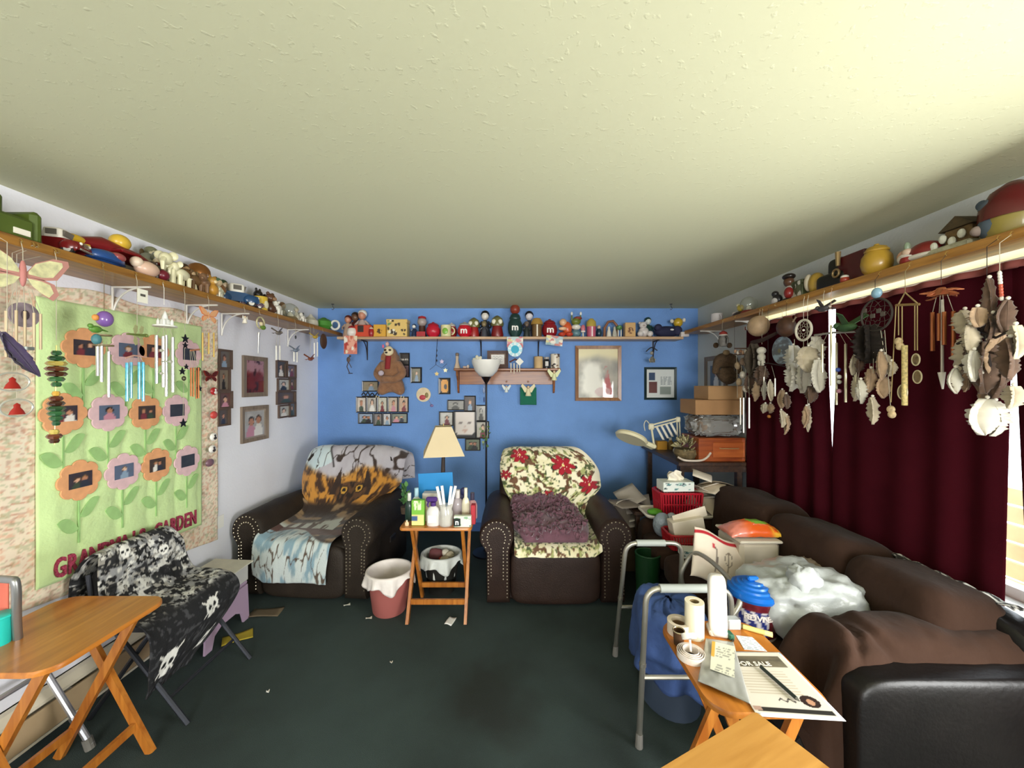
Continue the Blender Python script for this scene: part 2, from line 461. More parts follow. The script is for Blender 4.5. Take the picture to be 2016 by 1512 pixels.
wall_with_holes('wall_right', 'x', XR + 0.06, YN, YB, [WIN1, WIN2], M_wallr)
wall_with_holes('wall_rear', 'y', YN - 0.06, XL, XR, [WIN3], M_wall)
M_pane = glassmat('#f6fbff', 0.02, 1.0)
def window(name, axis, pos, hole, mull):
    a0, a1, z0, z1 = hole; fr = MB()
    def bar(u0, u1, zz0, zz1, d=0.06):
        if axis == 'x': fr.box((pos, (u0 + u1) / 2, (zz0 + zz1) / 2), (d, u1 - u0, zz1 - zz0))
        else: fr.box(((u0 + u1) / 2, pos, (zz0 + zz1) / 2), (u1 - u0, d, zz1 - zz0))
    t = 0.045
    bar(a0, a0 + t, z0, z1); bar(a1 - t, a1, z0, z1); bar(a0 + t, a1 - t, z0, z0 + t); bar(a0 + t, a1 - t, z1 - 0.012, z1)
    for u in mull: bar(u - t / 2, u + t / 2, z0 + t, z1 - 0.012)
    root = fr.build(name, mat('#f1efe8', 0.4), smooth=0, kind='structure')
    edges = [a0 + t] + [e for u in mull for e in (u - t / 2, u + t / 2)] + [a1 - t]
    for i in range(0, len(edges), 2):
        p = MB(); u0, u1 = edges[i], edges[i + 1]
        if axis == 'x': p.add([(pos, u0, z0 + t), (pos, u1, z0 + t), (pos, u1, z1 - 0.012), (pos, u0, z1 - 0.012)], [(3, 2, 1, 0)])
        else: p.add([(u0, pos, z0 + t), (u1, pos, z0 + t), (u1, pos, z1 - 0.012), (u0, pos, z1 - 0.012)], [(3, 2, 1, 0)])
        p.build('pane', M_pane, root, world=True, smooth=0)
    return root
window('window_1', 'x', XR + 0.075, WIN1, [])
window('window_2', 'x', XR + 0.075, WIN2, [])
window('window_3', 'y', YN - 0.075, WIN3, [0.3])
MB().rbox((XR - 0.05, (WIN1[0] + WIN1[1]) / 2, 0.705), (0.14, WIN1[1] - WIN1[0] + .06, 0.03), 0.006).build('trim_1', mat('#f3f1ea', 0.45), smooth=0, kind='structure')
# boards of the porch outside that show through the gap between the curtains
deck = MB()
deck.box((3.2, 1.9, -0.1), (1.6, 4.0, 0.08))
fl = deck.build('porch_deck', mat('#c9b595', 0.8), smooth=0, kind='structure')
rail = T('porch_railing', 'pale wooden board railing outside the curtained window', 'railing', (3.4, 1.9, -0.06))
for i in range(7):
    MB().box((3.4, 1.9, 0.1 + i * 0.125), (0.03, 3.6, 0.105)).build('board', mat('#d9b48a', 0.75, var=0.15, vscale=6), rail, world=True, smooth=0)
for y in (0.2, 1.9, 3.6):
    MB().box((3.45, y, 0.42), (0.07, 0.07, 0.96)).build('post', mat('#c7a67f', 0.75), rail, world=True, smooth=0)

# baseboard heater along the left wall
h = T('baseboard_heater', 'long cream metal baseboard heater along the white wall', 'heater', (XL, 1.6, 0))
prof = [(0.0, 0.235), (0.035, 0.24), (0.066, 0.215), (0.066, 0.205)]
y0, y1 = 0.3, 2.24
MB().box((XL + 0.005, (y0 + y1) / 2, 0.145), (0.01, y1 - y0, 0.19)).build('back_plate', mat('#cfc6b2', 0.5), h, world=True, smooth=0)
MB().prism([(0, 0.23), (0.0, 0.24), (0.04, 0.24), (0.07, 0.214), (0.07, 0.2), (0.062, 0.2), (0.06, 0.21), (0.036, 0.23)], y1 - y0, Matrix(((1, 0, 0, XL), (0, 0, 1, y0), (0, 1, 0, 0), (0, 0, 0, 1)))).build('hood', mat('#ddd3bc', 0.45), h, world=True, smooth=0)
MB().box((XL + 0.064, (y0 + y1) / 2, 0.125), (0.008, y1 - y0, 0.115)).build('front_panel', mat('#b89f7c', 0.5, var=.06), h, world=True, smooth=0)  # cream panel painted tan: the shade on its face is in the colour
MB().box((XL + 0.055, (y0 + y1) / 2, 0.055), (0.02, y1 - y0, 0.012)).build('lower_lip', mat('#ded5c0', 0.45), h, world=True, smooth=0)
for y in (y0, y1): MB().box((XL + 0.036, y, 0.14), (0.07, 0.012, 0.2)).build('end_cap', mat('#d6ccb6', 0.45), h, world=True, smooth=0)
for i, y in enumerate(np.arange(y0 + 0.1, y1, 0.28)):
    MB().box((XL + 0.03, float(y), 0.12), (0.05, 0.006, 0.12)).build('fin', mat('#a9a49a', 0.4, metal=.6), h, world=True, smooth=0)
MB().box((0, YB - 0.008, 0.045), (4.1, 0.016, 0.09)).build('baseboard_back', mat('#4a6fae', 0.6), smooth=0, kind='structure')

# ceiling hooks
for px in (655, 1321):
    p = W(px, 603, 3.95); hk = MB()
    hk.cyl((p.x, p.y, ZC - 0.006), (p.x, p.y, ZC), 0.014, n=10)
    hk.tube([(p.x, p.y, ZC - 0.004), (p.x, p.y, ZC - 0.03)] + [(p.x + 0.012 * math.sin(a), p.y, ZC - 0.045 + 0.014 * math.cos(a)) for a in np.linspace(0, 4.2, 8)], 0.003, 6)
    hk.build('ceiling_hook', mat('#55514a', 0.4, metal=.5), label='small dark metal hook screwed into the ceiling near the ' + ('white left wall corner' if px < 1000 else 'dim corner by the long wall'), cat='hook', group='ceiling hooks')

# ---------------------------------------------------------------- long shelves
M_oak = wood('#7d5320', '#a8762f', 0.45, axis='Y')
M_oak2 = wood('#8a5c24', '#b9843c', 0.45, axis='Y')
SHU, SHT = 2.13, 2.167                 # underside and top of the side shelves
SXL, SXR = -1.857, 1.80                # their front edges
def bracket(parent, p, d, m, h=0.17, L=0.18):
    """thin curved metal bracket below a shelf, at wall point p, going out along d"""
    p = Vector(p); d = Vector(d); up = Vector((0, 0, 1)); mb = MB()
    mb.tube([p + up * -h, p], 0.006, 6); mb.tube([p, p + d * L], 0.006, 6)
    mb.tube(bez(p - up * h * .95, p + d * 0.02, p + d * L * 0.9), 0.005, 6)
    return mb.build('bracket', m, parent, world=True)
M_brk = mat('#30241f', 0.5, metal=.3)
s1 = T('wall_shelf', 'long oak plank shelf crowded with toys above the green quilt', 'shelf', (XL, 2.5, SHU), group=None)
MB().rbox(((XL + SXL) / 2, (0.9 + YB) / 2, (SHU + SHT) / 2), (SXL - XL, YB - 0.9, SHT - SHU), 0.004).build('plank', M_oak, s1, world=True, smooth=0)
M_wht = mat('#e5e2da', 0.5, metal=.2)
for y in (2.02, 2.48, 2.78, 3.6): bracket(s1, (XL + 0.012, y, SHU - 0.006), (1, 0, 0), M_wht, 0.16, 0.2)
s2 = T('wall_shelf', 'long oak plank shelf above the dark red curtains', 'shelf', (XR, 2.5, SHU))
MB().rbox(((XR + SXR) / 2, (1.0 + YB - .2) / 2, (SHU + SHT) / 2), (XR - SXR, YB - .2 - 1.0, SHT - SHU), 0.004).build('plank', M_oak2, s2, world=True, smooth=0)
for y in (3.12, 3.7): bracket(s2, (XR - 0.012, y, SHU - 0.006), (-1, 0, 0), M_wht, 0.16, 0.2)
BSZ = 2.105                            # top of the shelf on the blue wall
BSY = 3.97                             # its front edge
s3 = T('wall_shelf', 'thin pale wood shelf across the blue wall, full of candy collectibles', 'shelf', (0, YB, BSZ - 0.028))
MB().rbox(((SXL + 1.78) / 2 + 0.02, (BSY + YB) / 2, BSZ - 0.014), (1.78 - SXL - .02, YB - BSY, 0.028), 0.004).build('plank', wood('#b08a66', '#cfae8a', 0.5, axis='X'), s3, world=True, smooth=0)
for px in (722, 947, 1060, 1287): bracket(s3, ((px - CX) / F * 4.15, YB - 0.012, BSZ - 0.034), (0, -1, 0), M_brk, 0.2, 0.17)
# ================================================================= CURTAINS
M_cur = mat('#3f0e17', 0.95, var=0.12, vscale=6, sheen=0.0, spec=.05, bump=0.2, bscale=300, name='dark_red_curtain')
_b = M_cur.node_tree.nodes['Principled BSDF']
def curtain(label, ya, yb, z0=0.16, z1=2.09, ph=0.0):
    """ya(z), yb(z): the two side edges of the panel"""
    def fn(u, v):
        z = z0 + (z1 - z0) * v; a, b = ya(z), yb(z); y = a + (b - a) * u
        wv = math.sin(u * (yb(z1) - ya(z1)) * 34 + ph + 0.5 * math.sin(v * 3)) * 0.013 + 0.008 * math.sin(u * 31 + ph * 2)
        wv *= min(1, 0.25 + u * 5, 0.25 + (1 - u) * 5)
        return (1.972 + wv * (0.35 + 0.65 * min(1, (1 - v) * 3 + .25)), y, z)
    t = T('curtain', label, 'curtain', (1.97, (ya(1) + yb(1)) / 2, z0), group=None)
    MB().grid(fn, 90, 24, 0.003).build('cloth', M_cur, t, world=True, smooth=180)
    MB().grid(lambda u, v: (1.955 + 0.012 * math.sin(u * 40 + ph) * (1 if v in (0, 1) else 1), ya(2.09) + (yb(2.09) - ya(2.09)) * u, 2.062 + 0.028 * v), 60, 2, 0.004).build('heading', mat('#8a4a42', 0.8), t, world=True, smooth=180)  # heading paler than the cloth: light on the top edge put into colour
    return t
G1 = 2.345                      # slit between the first two panels
curtain('dark red curtain panel hanging beside the cardboard boxes', lambda z: G1 + 0.028 * max(0, min(1, (z - 1.15) / 0.5)) + 0.002, lambda z: 3.2, ph=0.6)
curtain('wide dark red curtain panel behind the sofa back, between two bright slits', lambda z: 1.525 - 0.02 * (z - 0.7) - (0.02 if z > 1.78 else 0), lambda z: G1 - 0.028 * max(0, min(1, (z - 1.15) / 0.5)) - 0.002, ph=2.0)
curtain('narrow dark red curtain panel behind the near sofa arm', lambda z: 0.9, lambda z: 1.455 + 0.035 * max(0, min(1, (z - 0.7) / 1.0)) + (0.03 if z > 1.72 else 0), ph=4.1)
def translucent(col):
    m = bpy.data.materials.new('translucent_strip'); m.use_nodes = True; N = m.node_tree.nodes; L = m.node_tree.links; N.remove(N['Principled BSDF'])
    a = N.new('ShaderNodeBsdfTranslucent'); a.inputs['Color'].default_value = (*lin(col), 1); d = N.new('ShaderNodeBsdfDiffuse'); d.inputs['Color'].default_value = (*lin(col), 1)
    x = N.new('ShaderNodeMixShader'); x.inputs['Fac'].default_value = 0.25; L.new(a.outputs[0], x.inputs[1]); L.new(d.outputs[0], x.inputs[2]); L.new(x.outputs[0], N['Material Output'].inputs['Surface'])
    return m
MB().add([(1.957, 0.95, 2.098), (1.957, 3.0, 2.098), (1.957, 3.0, 2.1295), (1.957, 0.95, 2.1295)], [(0, 3, 2, 1)]).build('light_gap_strip', translucent('#fff6c0'), smooth=0, label='thin pale yellow translucent strip added as the bright daylight gap above the curtains', cat='light gap strip')  # added translucent strip that glows for the daylight gap and shields the shelf underside
rd = T('curtain_rod', 'slim white curtain rod above the dark red curtains', 'curtain rod', (1.985, 2.0, 2.085))
MB().cyl((1.99, 0.95, 2.083), (1.99, 3.24, 2.083), 0.008, n=10).build('rod', mat('#e9ddc8', 0.4), rd, world=True)
for y in (0.95, 3.24): MB().box((2.01, y, 2.083), (0.06, 0.02, 0.03)).build('rod_bracket', mat('#e9ddc8', 0.4), rd, world=True, smooth=0)

# ================================================================= RECLINERS
M_lea = mat('#2e201a', 0.5, var=0.2, vscale=9, bump=0.3, bscale=120, spec=0.35, name='brown_leather')
M_lea2 = mat('#2c241d', 0.6, var=0.2, vscale=9, bump=0.3, bscale=120, spec=0.3, name='dark_brown_leather')
M_nail = mat('#c9bda4', 0.3, metal=.9)
def arm_outline(sx):
    pts = [(-0.085, 0.03), (-0.085, 0.40)]
    for a in np.linspace(205, -40, 16): pts.append((0.012 + 0.125 * math.cos(math.radians(a)), 0.515 + 0.125 * math.sin(math.radians(a))))
    pts += [(0.085, 0.39), (0.082, 0.03)]
    return [(sx * x, z) for x, z in pts]
def loft_y(mb, outline, rings, sx):
    """outline (x, z) swept along y; rings = [(y, scale, dz)]"""
    n = len(outline); cx = sum(p[0] for p in outline) / n; cz = sum(p[1] for p in outline) / n
    vs = []
    for (y, k, dz) in rings: vs += [(cx + (x - cx) * k, y, max(0.02, cz + (z - cz) * k + dz)) for x, z in outline]
    fs = []
    for j in range(len(rings) - 1):
        for i in range(n):
            i2 = (i + 1) % n; q = (j * n + i, j * n + i2, (j + 1) * n + i2, (j + 1) * n + i); fs.append(q if sx < 0 else q[::-1])
    c0 = tuple(range(n)); c1 = tuple(range((len(rings) - 1) * n, len(rings) * n))
    fs += [c0[::-1] if sx < 0 else c0, c1 if sx < 0 else c1[::-1]]
    mb.add(vs, fs)
def recliner(label, loc, rz, m):
    t = T('recliner', label, 'armchair', loc, rz, 'rolled-arm recliners by the blue wall')
    MB().rbox((0, 0.02, 0.09), (0.80, 0.78, 0.16), 0.02).build('base', m, t)
    MB().sq((0, -0.385, 0.215), (0.66, 0.16, 0.40), 0.35, 0.35).build('footrest_panel', m, t)
    MB().sq((0, -0.09, 0.345), (0.68, 0.70, 0.17), 0.35, 0.3).build('seat', m, t)
    MB().sq((0, 0.31, 0.66), (0.86, 0.26, 0.66), 0.35, 0.35, rot=Rx(-0.17)).build('backrest', m, t)
    for sx in (-1, 1):
        mb = MB(); loft_y(mb, arm_outline(sx), [(-0.465, 0.9, 0), (-0.45, 0.98, 0), (-0.425, 1, 0), (-0.1, 1.02, 0.008), (0.2, 1, 0), (0.36, 0.97, -0.01), (0.39, 0.85, -0.02)], sx)
        mb.v = [(x + sx * 0.415, y, z) for x, y, z in mb.v]
        a = mb.build('arm', m, t, smooth=50)
        nb = MB(); out = arm_outline(sx); cx = sum(p[0] for p in out) / len(out); cz = sum(p[1] for p in out) / len(out)
        for k, y in ((0.8, -0.467), (0.52, -0.467)):
            P = [Vector((cx + (x - cx) * k + sx * 0.415, y, cz + (z - cz) * (k + .08))) for x, z in out]
            P = [p for p in P]
            for p0, p1 in zip(P[:-1], P[1:]):
                d = (p1 - p0).length; c = max(1, int(d / 0.024))
                for i in range(c): nb.ell(p0.lerp(p1, i / c), (0.0052, 0.004, 0.0052), 6, 4)
        nb.build('nailhead_trim', M_nail, a, label='lines of small brass nail heads', kind='stuff')
    lv = MB(); lv.rbox((0.50, 0.02, 0.30), (0.02, 0.12, 0.05), 0.008); lv.build('lever', mat('#171210', 0.5), t)
    for sx in (-1, 1):
        for y in (-0.3, 0.32): MB().cyl((sx * 0.34, y, 0), (sx * 0.34, y, 0.03), 0.03, n=10).build('foot', mat('#15100d', 0.6), t)
    return t
RA_L, RA_R = ((-1.52, 3.27, 0), -0.08), ((0.315, 3.19, 0), 0.0)
recliner('dark brown recliner under the owl blanket in the corner', RA_L[0], RA_L[1], M_lea2)
recliner('dark brown leather recliner under the poinsettia blanket', RA_R[0], RA_R[1], M_lea)

def path_at(path, v):
    P = path; L = [0]
    for a, b in zip(P[:-1], P[1:]): L.append(L[-1] + math.dist(a, b))
    s = v * L[-1]
    for i in range(len(P) - 1):
        if s <= L[i + 1] + 1e-9:
            k = (s - L[i]) / max(1e-9, L[i + 1] - L[i]); return [P[i][j] + (P[i + 1][j] - P[i][j]) * k for j in range(len(P[i]))]
    return list(P[-1])
def throw(name, label, loc, rz, path, edges, paint, nu=150, nv=190, rough=0.9, wob=0.02, side=0.11, cat='blanket', sheen=0.3, seed=1):
    """cloth lying along path [(y, z)] of a chair; edges(v) -> (x0, x1)"""
    sp = [tuple(p) for p in smoothpath([(0, *p) for p in path], 10)]; sp = [(p[1], p[2]) for p in sp]
    cache = {}
    def fn(u, v):
        if v not in cache: cache[v] = (*path_at(sp, v), *edges(v))
        y, z, x0, x1 = cache[v]; x = x0 + (x1 - x0) * u
        n = sfbm(u * 5 + seed * 3, v * 7 + seed) - 0.5
        n2 = math.sin(u * 9 + v * 6 + seed) * 0.5
        k = max(0, abs(x) - 0.27)
        if z > 0.55: y += k * k * 2.2 * side / 0.1; z -= k * k * 1.6 * max(0, (z - 0.6)) / 0.35
        else: z += min(0.06, k * 0.7)
        return (x, y - (abs(n) + .1) * wob - max(0, n2) * wob * .4, z + (n + .4) * wob)
    t = T(name, label, cat, loc, rz)
    MB().grid(fn, nu, nv, 0.006).build('cloth', printmat(rough, sheen, bump=0.2, bscale=120), t, smooth=180, paint=paint)
    return t
def lines(u, v, sc_, th, seed=0, warp=1.0):
    """thin winding lines = zero crossings of a noise"""
    f = fbm(u * sc_ + seed * 5.1 + warp * fbm(u * 3 + seed, v * 3, 2), v * sc_ + seed * 3.3, 3) - 0.5
    return 1 - ss(th * 0.5, th, np.abs(f))
def owl_print(u, v):
    f1 = fbm(u * 14, v * 14, 4); f2 = fbm(u * 6 + 9, v * 30, 4); f3 = fbm(u * 40, v * 40, 3)
    sky = mix(C('#c8c4ca'), C('#a9a2ab'), f1); c = sky
    br = np.maximum(lines(u, v * 1.3, 5, 0.03, 1), lines(u, v * 1.3, 9, 0.022, 2))
    c = mix(c, C('#33241d'), br * 0.95)
    fold = (u < 0.30 + 0.05 * np.sin(v * 20)) & (v < 0.40 - 0.25 * (u - 0.1)); lb = mix(C('#b9ced6'), C('#d5dedd'), f1)
    lb = mix(lb, C('#35302c'), np.maximum(lines(u, v, 10, 0.02, 4), 0)); c = mix(c, lb, fold)
    edge = np.exp(-((u - (0.30 + 0.05 * np.sin(v * 20))) / 0.008) ** 2) * (v < 0.37); c = mix(c, C('#17110e'), edge)
    lv = ss(0.37, 0.41, v + 0.05 * (f1 - .5) + 0.03 * np.cos(u * 9)); fol = mix(C('#c88a36'), C('#3f2716'), ss(0.42, 0.6, f3 * .5 + f1 * .5)); c = mix(c, fol, lv)
    for (a, b, w_) in ((0.42, 0.40, 1), (0.70, 0.395, -1)):     # ear tufts
        tri = (np.abs(u - a - w_ * (v - b) * -0.3) < (v - b + 0.03) * 0.5) & (v > b - 0.03) & (v < 0.50); c = mix(c, C('#2c1b12') + 0.06 * f3[..., None], tri)
    d = np.sqrt(((u - 0.57) / 0.17) ** 2 + ((v - 0.485) / 0.055) ** 2); fc = mix(C('#5b3c22'), C('#241710'), ss(.45, .6, f3)); c = mix(c, fc, (1 - ss(.9, 1.05, d)))
    for (a, b) in ((0.49, 0.475), (0.645, 0.465)):
        d = np.sqrt(((u - a) / 0.035) ** 2 + ((v - b) / 0.017) ** 2)
        c = mix(c, C('#c9983c'), d < 1); c = mix(c, C('#130d0a'), d < 0.55); c = mix(c, C('#1f140e'), (d > 1) & (d < 1.3))
    low = ss(0.52, 0.55, v); st = mix(C('#2f2015'), C('#8b7150'), ss(0.48, 0.66, f2)); c = mix(c, st, low)
    p = ss(0.66, 0.70, v + 0.12 * (u - .3)) * (v < 0.76); c = mix(c, mix(C('#b6bbb2'), C('#4b3525'), ss(.5, .6, f1)), p * (u < 0.8))
    rb = (v > 0.735) & (v < 0.80); c = mix(c, mix(C('#3c1d12'), C('#5a2d1c'), f1), rb)
    bt = ss(0.795, 0.805, v + 0.05 * np.sin(u * 5)); bl = mix(C('#c3ccca'), C('#7f9ba8'), ss(.48, .68, f1)); bl = mix(bl, C('#56473a'), lines(u, v, 8, 0.018, 7)); c = mix(c, bl, bt)
    return c
throw('throw_blanket', 'fleece blanket printed with an owl and bare branches on a recliner', RA_L[0], RA_L[1],
      [(0.52, 0.66), (0.50, 0.90), (0.42, 1.0), (0.31, 1.01), (0.235, 0.93), (0.165, 0.78), (0.10, 0.60), (0.0, 0.485), (-0.22, 0.46), (-0.42, 0.455), (-0.487, 0.415), (-0.51, 0.28), (-0.505, 0.16)],
      lambda v: (-0.43 + 0.12 * float(ss(0.4, 0.6, v)) - 0.03 * float(ss(.7, .9, v)), 0.49 - 0.24 * float(ss(0.42, 0.62, v)) - 0.03 * float(ss(.8, 1, v))), owl_print, wob=0.022, seed=3)
def poin_print(u, v):
    X = u * 0.85; Y = v * 1.75
    f1 = fbm(X * 16, Y * 16, 3); f2 = fbm(X * 30 + 5, Y * 30, 3); f3 = fbm(X * 45 + 50, Y * 45, 2)
    c = mix(C('#efe7c8'), C('#e6dcae'), f1)
    c = mix(c, C('#8f9652'), ss(0.52, 0.60, f2) * .75); c = mix(c, C('#3d4a26'), ss(0.60, 0.66, f3) * .9)
    c = mix(c, C('#5b3420'), ss(0.60, 0.65, fbm(X * 26 + 80, Y * 26, 2)) * .85)
    c = mix(c, C('#efe7c8'), ss(.6, .66, fbm(X * 20 + 30, Y * 20 + 9, 2)))
    for (a, b, r) in ((0.21, 0.325, 0.085), (0.63, 0.385, 0.10), (0.50, 0.20, 0.07), (0.86, 0.49, 0.09), (0.05, 0.43, 0.05), (0.26, 0.885, 0.045), (0.82, 0.88, 0.06), (0.75, 0.22, 0.04), (.45, .55, .06)):
        dx = (u - a) * 0.85; dy = (v - b) * 1.75; r_ = np.hypot(dx, dy); th = np.arctan2(dy, dx)
        pet = r * (0.42 + 0.58 * np.abs(np.cos(th * 3.5 + a * 9)) ** 0.7); ins = r_ < pet
        c = mix(c, C('#1f2a18'), (r_ < pet * 1.12 + 0.003) & ~ins & (np.sin(th * 5) > .3)); c = mix(c, mix(C('#b5142a'), C('#8d0d20'), f3), ins)
        c = mix(c, C('#f0dcc8'), ins & (np.abs(np.sin(th * 3.5 + a * 9 + PI / 2)) < 0.13) & (r_ < pet * .8)); c = mix(c, C('#e8d48a'), r_ < r * 0.12)
    c = mix(c, C('#efe6cc'), (u > 0.93 - 0.04 * np.sin(v * 30)) & (v < 0.47))
    return c
throw('throw_blanket', 'cream blanket printed with red poinsettias on the leather recliner', RA_R[0], RA_R[1],
      [(0.50, 0.72), (0.49, 0.92), (0.42, 1.0), (0.30, 1.01), (0.22, 0.93), (0.15, 0.78), (0.09, 0.60), (0.0, 0.47), (-0.2, 0.445), (-0.38, 0.435), (-0.455, 0.41), (-0.482, 0.37)],
      lambda v: (-0.36 - 0.06 * math.sin(max(0, min(1, (v - .2) / .35)) * PI) + 0.06 * float(ss(0.5, 0.65, v)), 0.16 + 0.32 * float(ss(0.16, 0.42, v)) - 0.15 * float(ss(0.5, 0.6, v))), poin_print, wob=0.016, seed=8, side=0.12)
# ruffled mauve throw lying on the seat
rt = T('ruffled_throw', 'dark mauve ruffled throw heaped on the poinsettia blanket', 'throw', (0.24, 2.98, 0.47))
M_mau = mat('#6a4652', 0.85, var=0.25, vscale=20, sheen=.4)
rb = MB(); rng = random.Random(4)
def heap(u, v):   # a slumped pad running from the lower backrest to the seat front
    x = -0.02 + (u - 0.5) * 0.60 * (0.75 + .25 * math.sin(v * PI)) + 0.07 * (v - .3) * 1.2
    y, z = path_at([(3.275, 0.64), (3.23, 0.58), (3.17, 0.54), (3.0, 0.515), (2.80, 0.49), (2.775, 0.455)], v)
    e = min(u, 1 - u, v, 1 - v) * 6; k = min(1, e)
    return (x + 0.28, y, z + 0.035 * k + 0.03 * k * (n1(u * 6 + v * 9, 3) - .3))
MB().grid(heap, 24, 24, 0.02).build('pad', M_mau, rt, world=True, smooth=180)
for i in range(170):
    u, v = rng.uniform(.02, .98), rng.uniform(.02, .98); p = Vector(heap(u, v)) + Vector((0, -0.008, 0.012)); a = rng.uniform(0, PI); Lr = rng.uniform(0.05, 0.09); hh = rng.uniform(.022, .036); ph = rng.uniform(0, 6)
    R = Rz(a) @ Rx(rng.uniform(-.6, .6))
    rb.grid(lambda s_, t_: p + R @ Vector(((s_ - .5) * Lr, 0.012 * math.sin(s_ * 13 + ph) * (0.4 + t_), t_ * hh * (1 - .3 * math.sin(s_ * 7 + ph)))), 9, 2, 0.0015)
rb.build('ruffles', M_mau, rt, world=True, smooth=180, kind='stuff')

# ================================================================= SOFA
M_sue = mat('#37271f', 0.95, var=0.16, vscale=5, bump=0.8, bscale=12, sheen=0.05, spec=.05, name='brown_suede')
M_blk = mat('#0e0b0a', 0.4, var=0.2, vscale=10, bump=0.12, bscale=60, spec=.4, name='black_leather')
so = T('sofa', 'long brown suede sofa with black leather base in front of red curtains', 'sofa', (1.45, 2.2, 0))
MB().rbox((1.44, 2.22, 0.18), (0.84, 1.72, 0.28), 0.03).build('base', M_blk, so, world=True, smooth=30)
for i, (a, b) in enumerate(((1.56, 2.1), (2.1, 2.6), (2.6, 2.98))):
    MB().sq((1.36, (a + b) / 2, 0.39), (0.72, b - a - .008, 0.17), 0.35, 0.3, wob=.03, seed=i).build('seat_cushion', M_sue, so, world=True, smooth=180)
for i, (a, b, zt) in enumerate(((1.42, 1.83, .80), (1.82, 2.37, .82), (2.36, 3.0, .83))):
    MB().sq((1.72, (a + b) / 2, (0.40 + zt) / 2), (0.36, b - a + .03, zt - 0.38), 0.45, 0.4, n=40, m=24, rot=Ry(0.14), wob=.10, seed=3 + i).build('back_cushion', M_sue, so, world=True, smooth=180)
MB().sq((1.86, 2.15, 0.40), (0.16, 1.75, 0.72), 0.3, 0.3).build('back_frame', M_blk, so, world=True)
def padded_arm(u, v):
    """suede arm: u along the arm, v round its section; creased where the pad turns over the end"""
    th = v * 2 * PI; e = 0.55
    P = lambda w_: math.copysign(abs(w_) ** e, w_)
    k = (1 - max(0, (0.10 - u) / 0.10) ** 2.4) ** 0.5 if u < 0.10 else 1
    kk = max(0.0, k) ** .45 if u < .1 else 1
    x = 1.045 + u * 0.86 + 0.12 * max(0, math.sin(th)) * (1 - u) ** 2; hy = 0.145 * kk; hz = 0.345 * kk
    y = 1.445 + hy * P(math.cos(th)); z = 0.365 + hz * P(math.sin(th))
    cr = (sfbm(x * 9 + 2, th * 3) - .5); top = max(0, math.sin(th)) ** 2
    fold = math.exp(-((u - 0.16 - 0.05 * math.sin(th * 2)) / 0.03) ** 2) + 0.6 * math.exp(-((u - 0.26 - 0.04 * math.sin(th * 3)) / 0.025) ** 2)
    return (x, y - cr * .02, z + top * (0.04 * cr - 0.034 * fold - 0.02 * (1 - k)))
MB().grid(padded_arm, 60, 48).build('arm', M_sue, so, world=True, smooth=180)
MB().sq((1.60, 1.30, 0.325), (0.94, 0.13, 0.63), 0.22, 0.22, n=36, m=24).build('arm_side_panel', M_blk, so, world=True, smooth=180)
MB().sq((1.50, 1.45, 0.30), (0.52, 0.22, 0.56), 0.3, 0.3).build('arm_core', M_blk, so, world=True)
MB().sq((1.43, 3.0, 0.29), (0.86, 0.15, 0.55), 0.3, 0.3).build('arm', M_sue, so, world=True)
for x in (1.1, 1.8):
    for y in (1.4, 3.0): MB().cyl((x, y, 0), (x, y, 0.05), 0.03, n=10).build('foot', M_blk, so, world=True)
bp_ = T('lace_runner', 'black and white patterned cloth strip along the sofa back by the window sill', 'cloth', (1.9, 1.6, 0.75))
MB().grid(lambda u, v: (1.845 + 0.075 * u, 1.40 + 0.55 * v, 0.778 + 0.005 * math.sin(v * 40) - 0.04 * max(0, u - .6)), 20, 90, 0.003).build('cloth', printmat(0.9), bp_, world=True, smooth=180, paint=lambda u, v: mix(C('#d9d6cf'), C('#2b2927'), ss(.45, .55, fbm(u * 6, v * 40, 3))))

# ================================================================= TV TRAY TABLES
M_tray = wood('#a8621c', '#cc8130', 0.38, scale=0.7, axis='X', coat=.35)
M_leg = wood('#9a5518', '#c07a2e', 0.4, scale=0.8, axis='Z', coat=.25)
def round_rect(w_, d, r, n=5):
    P = []
    for (cx, cy, a0) in ((w_ / 2 - r, d / 2 - r, 0), (-w_ / 2 + r, d / 2 - r, 90), (-w_ / 2 + r, -d / 2 + r, 180), (w_ / 2 - r, -d / 2 + r, 270)):
        for i in range(n + 1):
            a = math.radians(a0 + 90 * i / n); P.append((cx + r * math.cos(a), cy + r * math.sin(a)))
    return P
def bar(mb, a, b, w_, t_, side):
    """flat bar from a to b, width w_ in the plane, thickness t_ along side"""
    a, b, side = Vector(a), Vector(b), Vector(side).normalized(); d = (b - a).normalized(); q = d.cross(side).normalized()
    vs = []
    for p in (a, b):
        for (i, j) in ((-1, -1), (1, -1), (1, 1), (-1, 1)): vs.append(p + q * w_ / 2 * i + side * t_ / 2 * j)
    mb.add(vs, [(3, 2, 1, 0), (4, 5, 6, 7), (0, 1, 5, 4), (1, 2, 6, 5), (2, 3, 7, 6), (3, 0, 4, 7)])
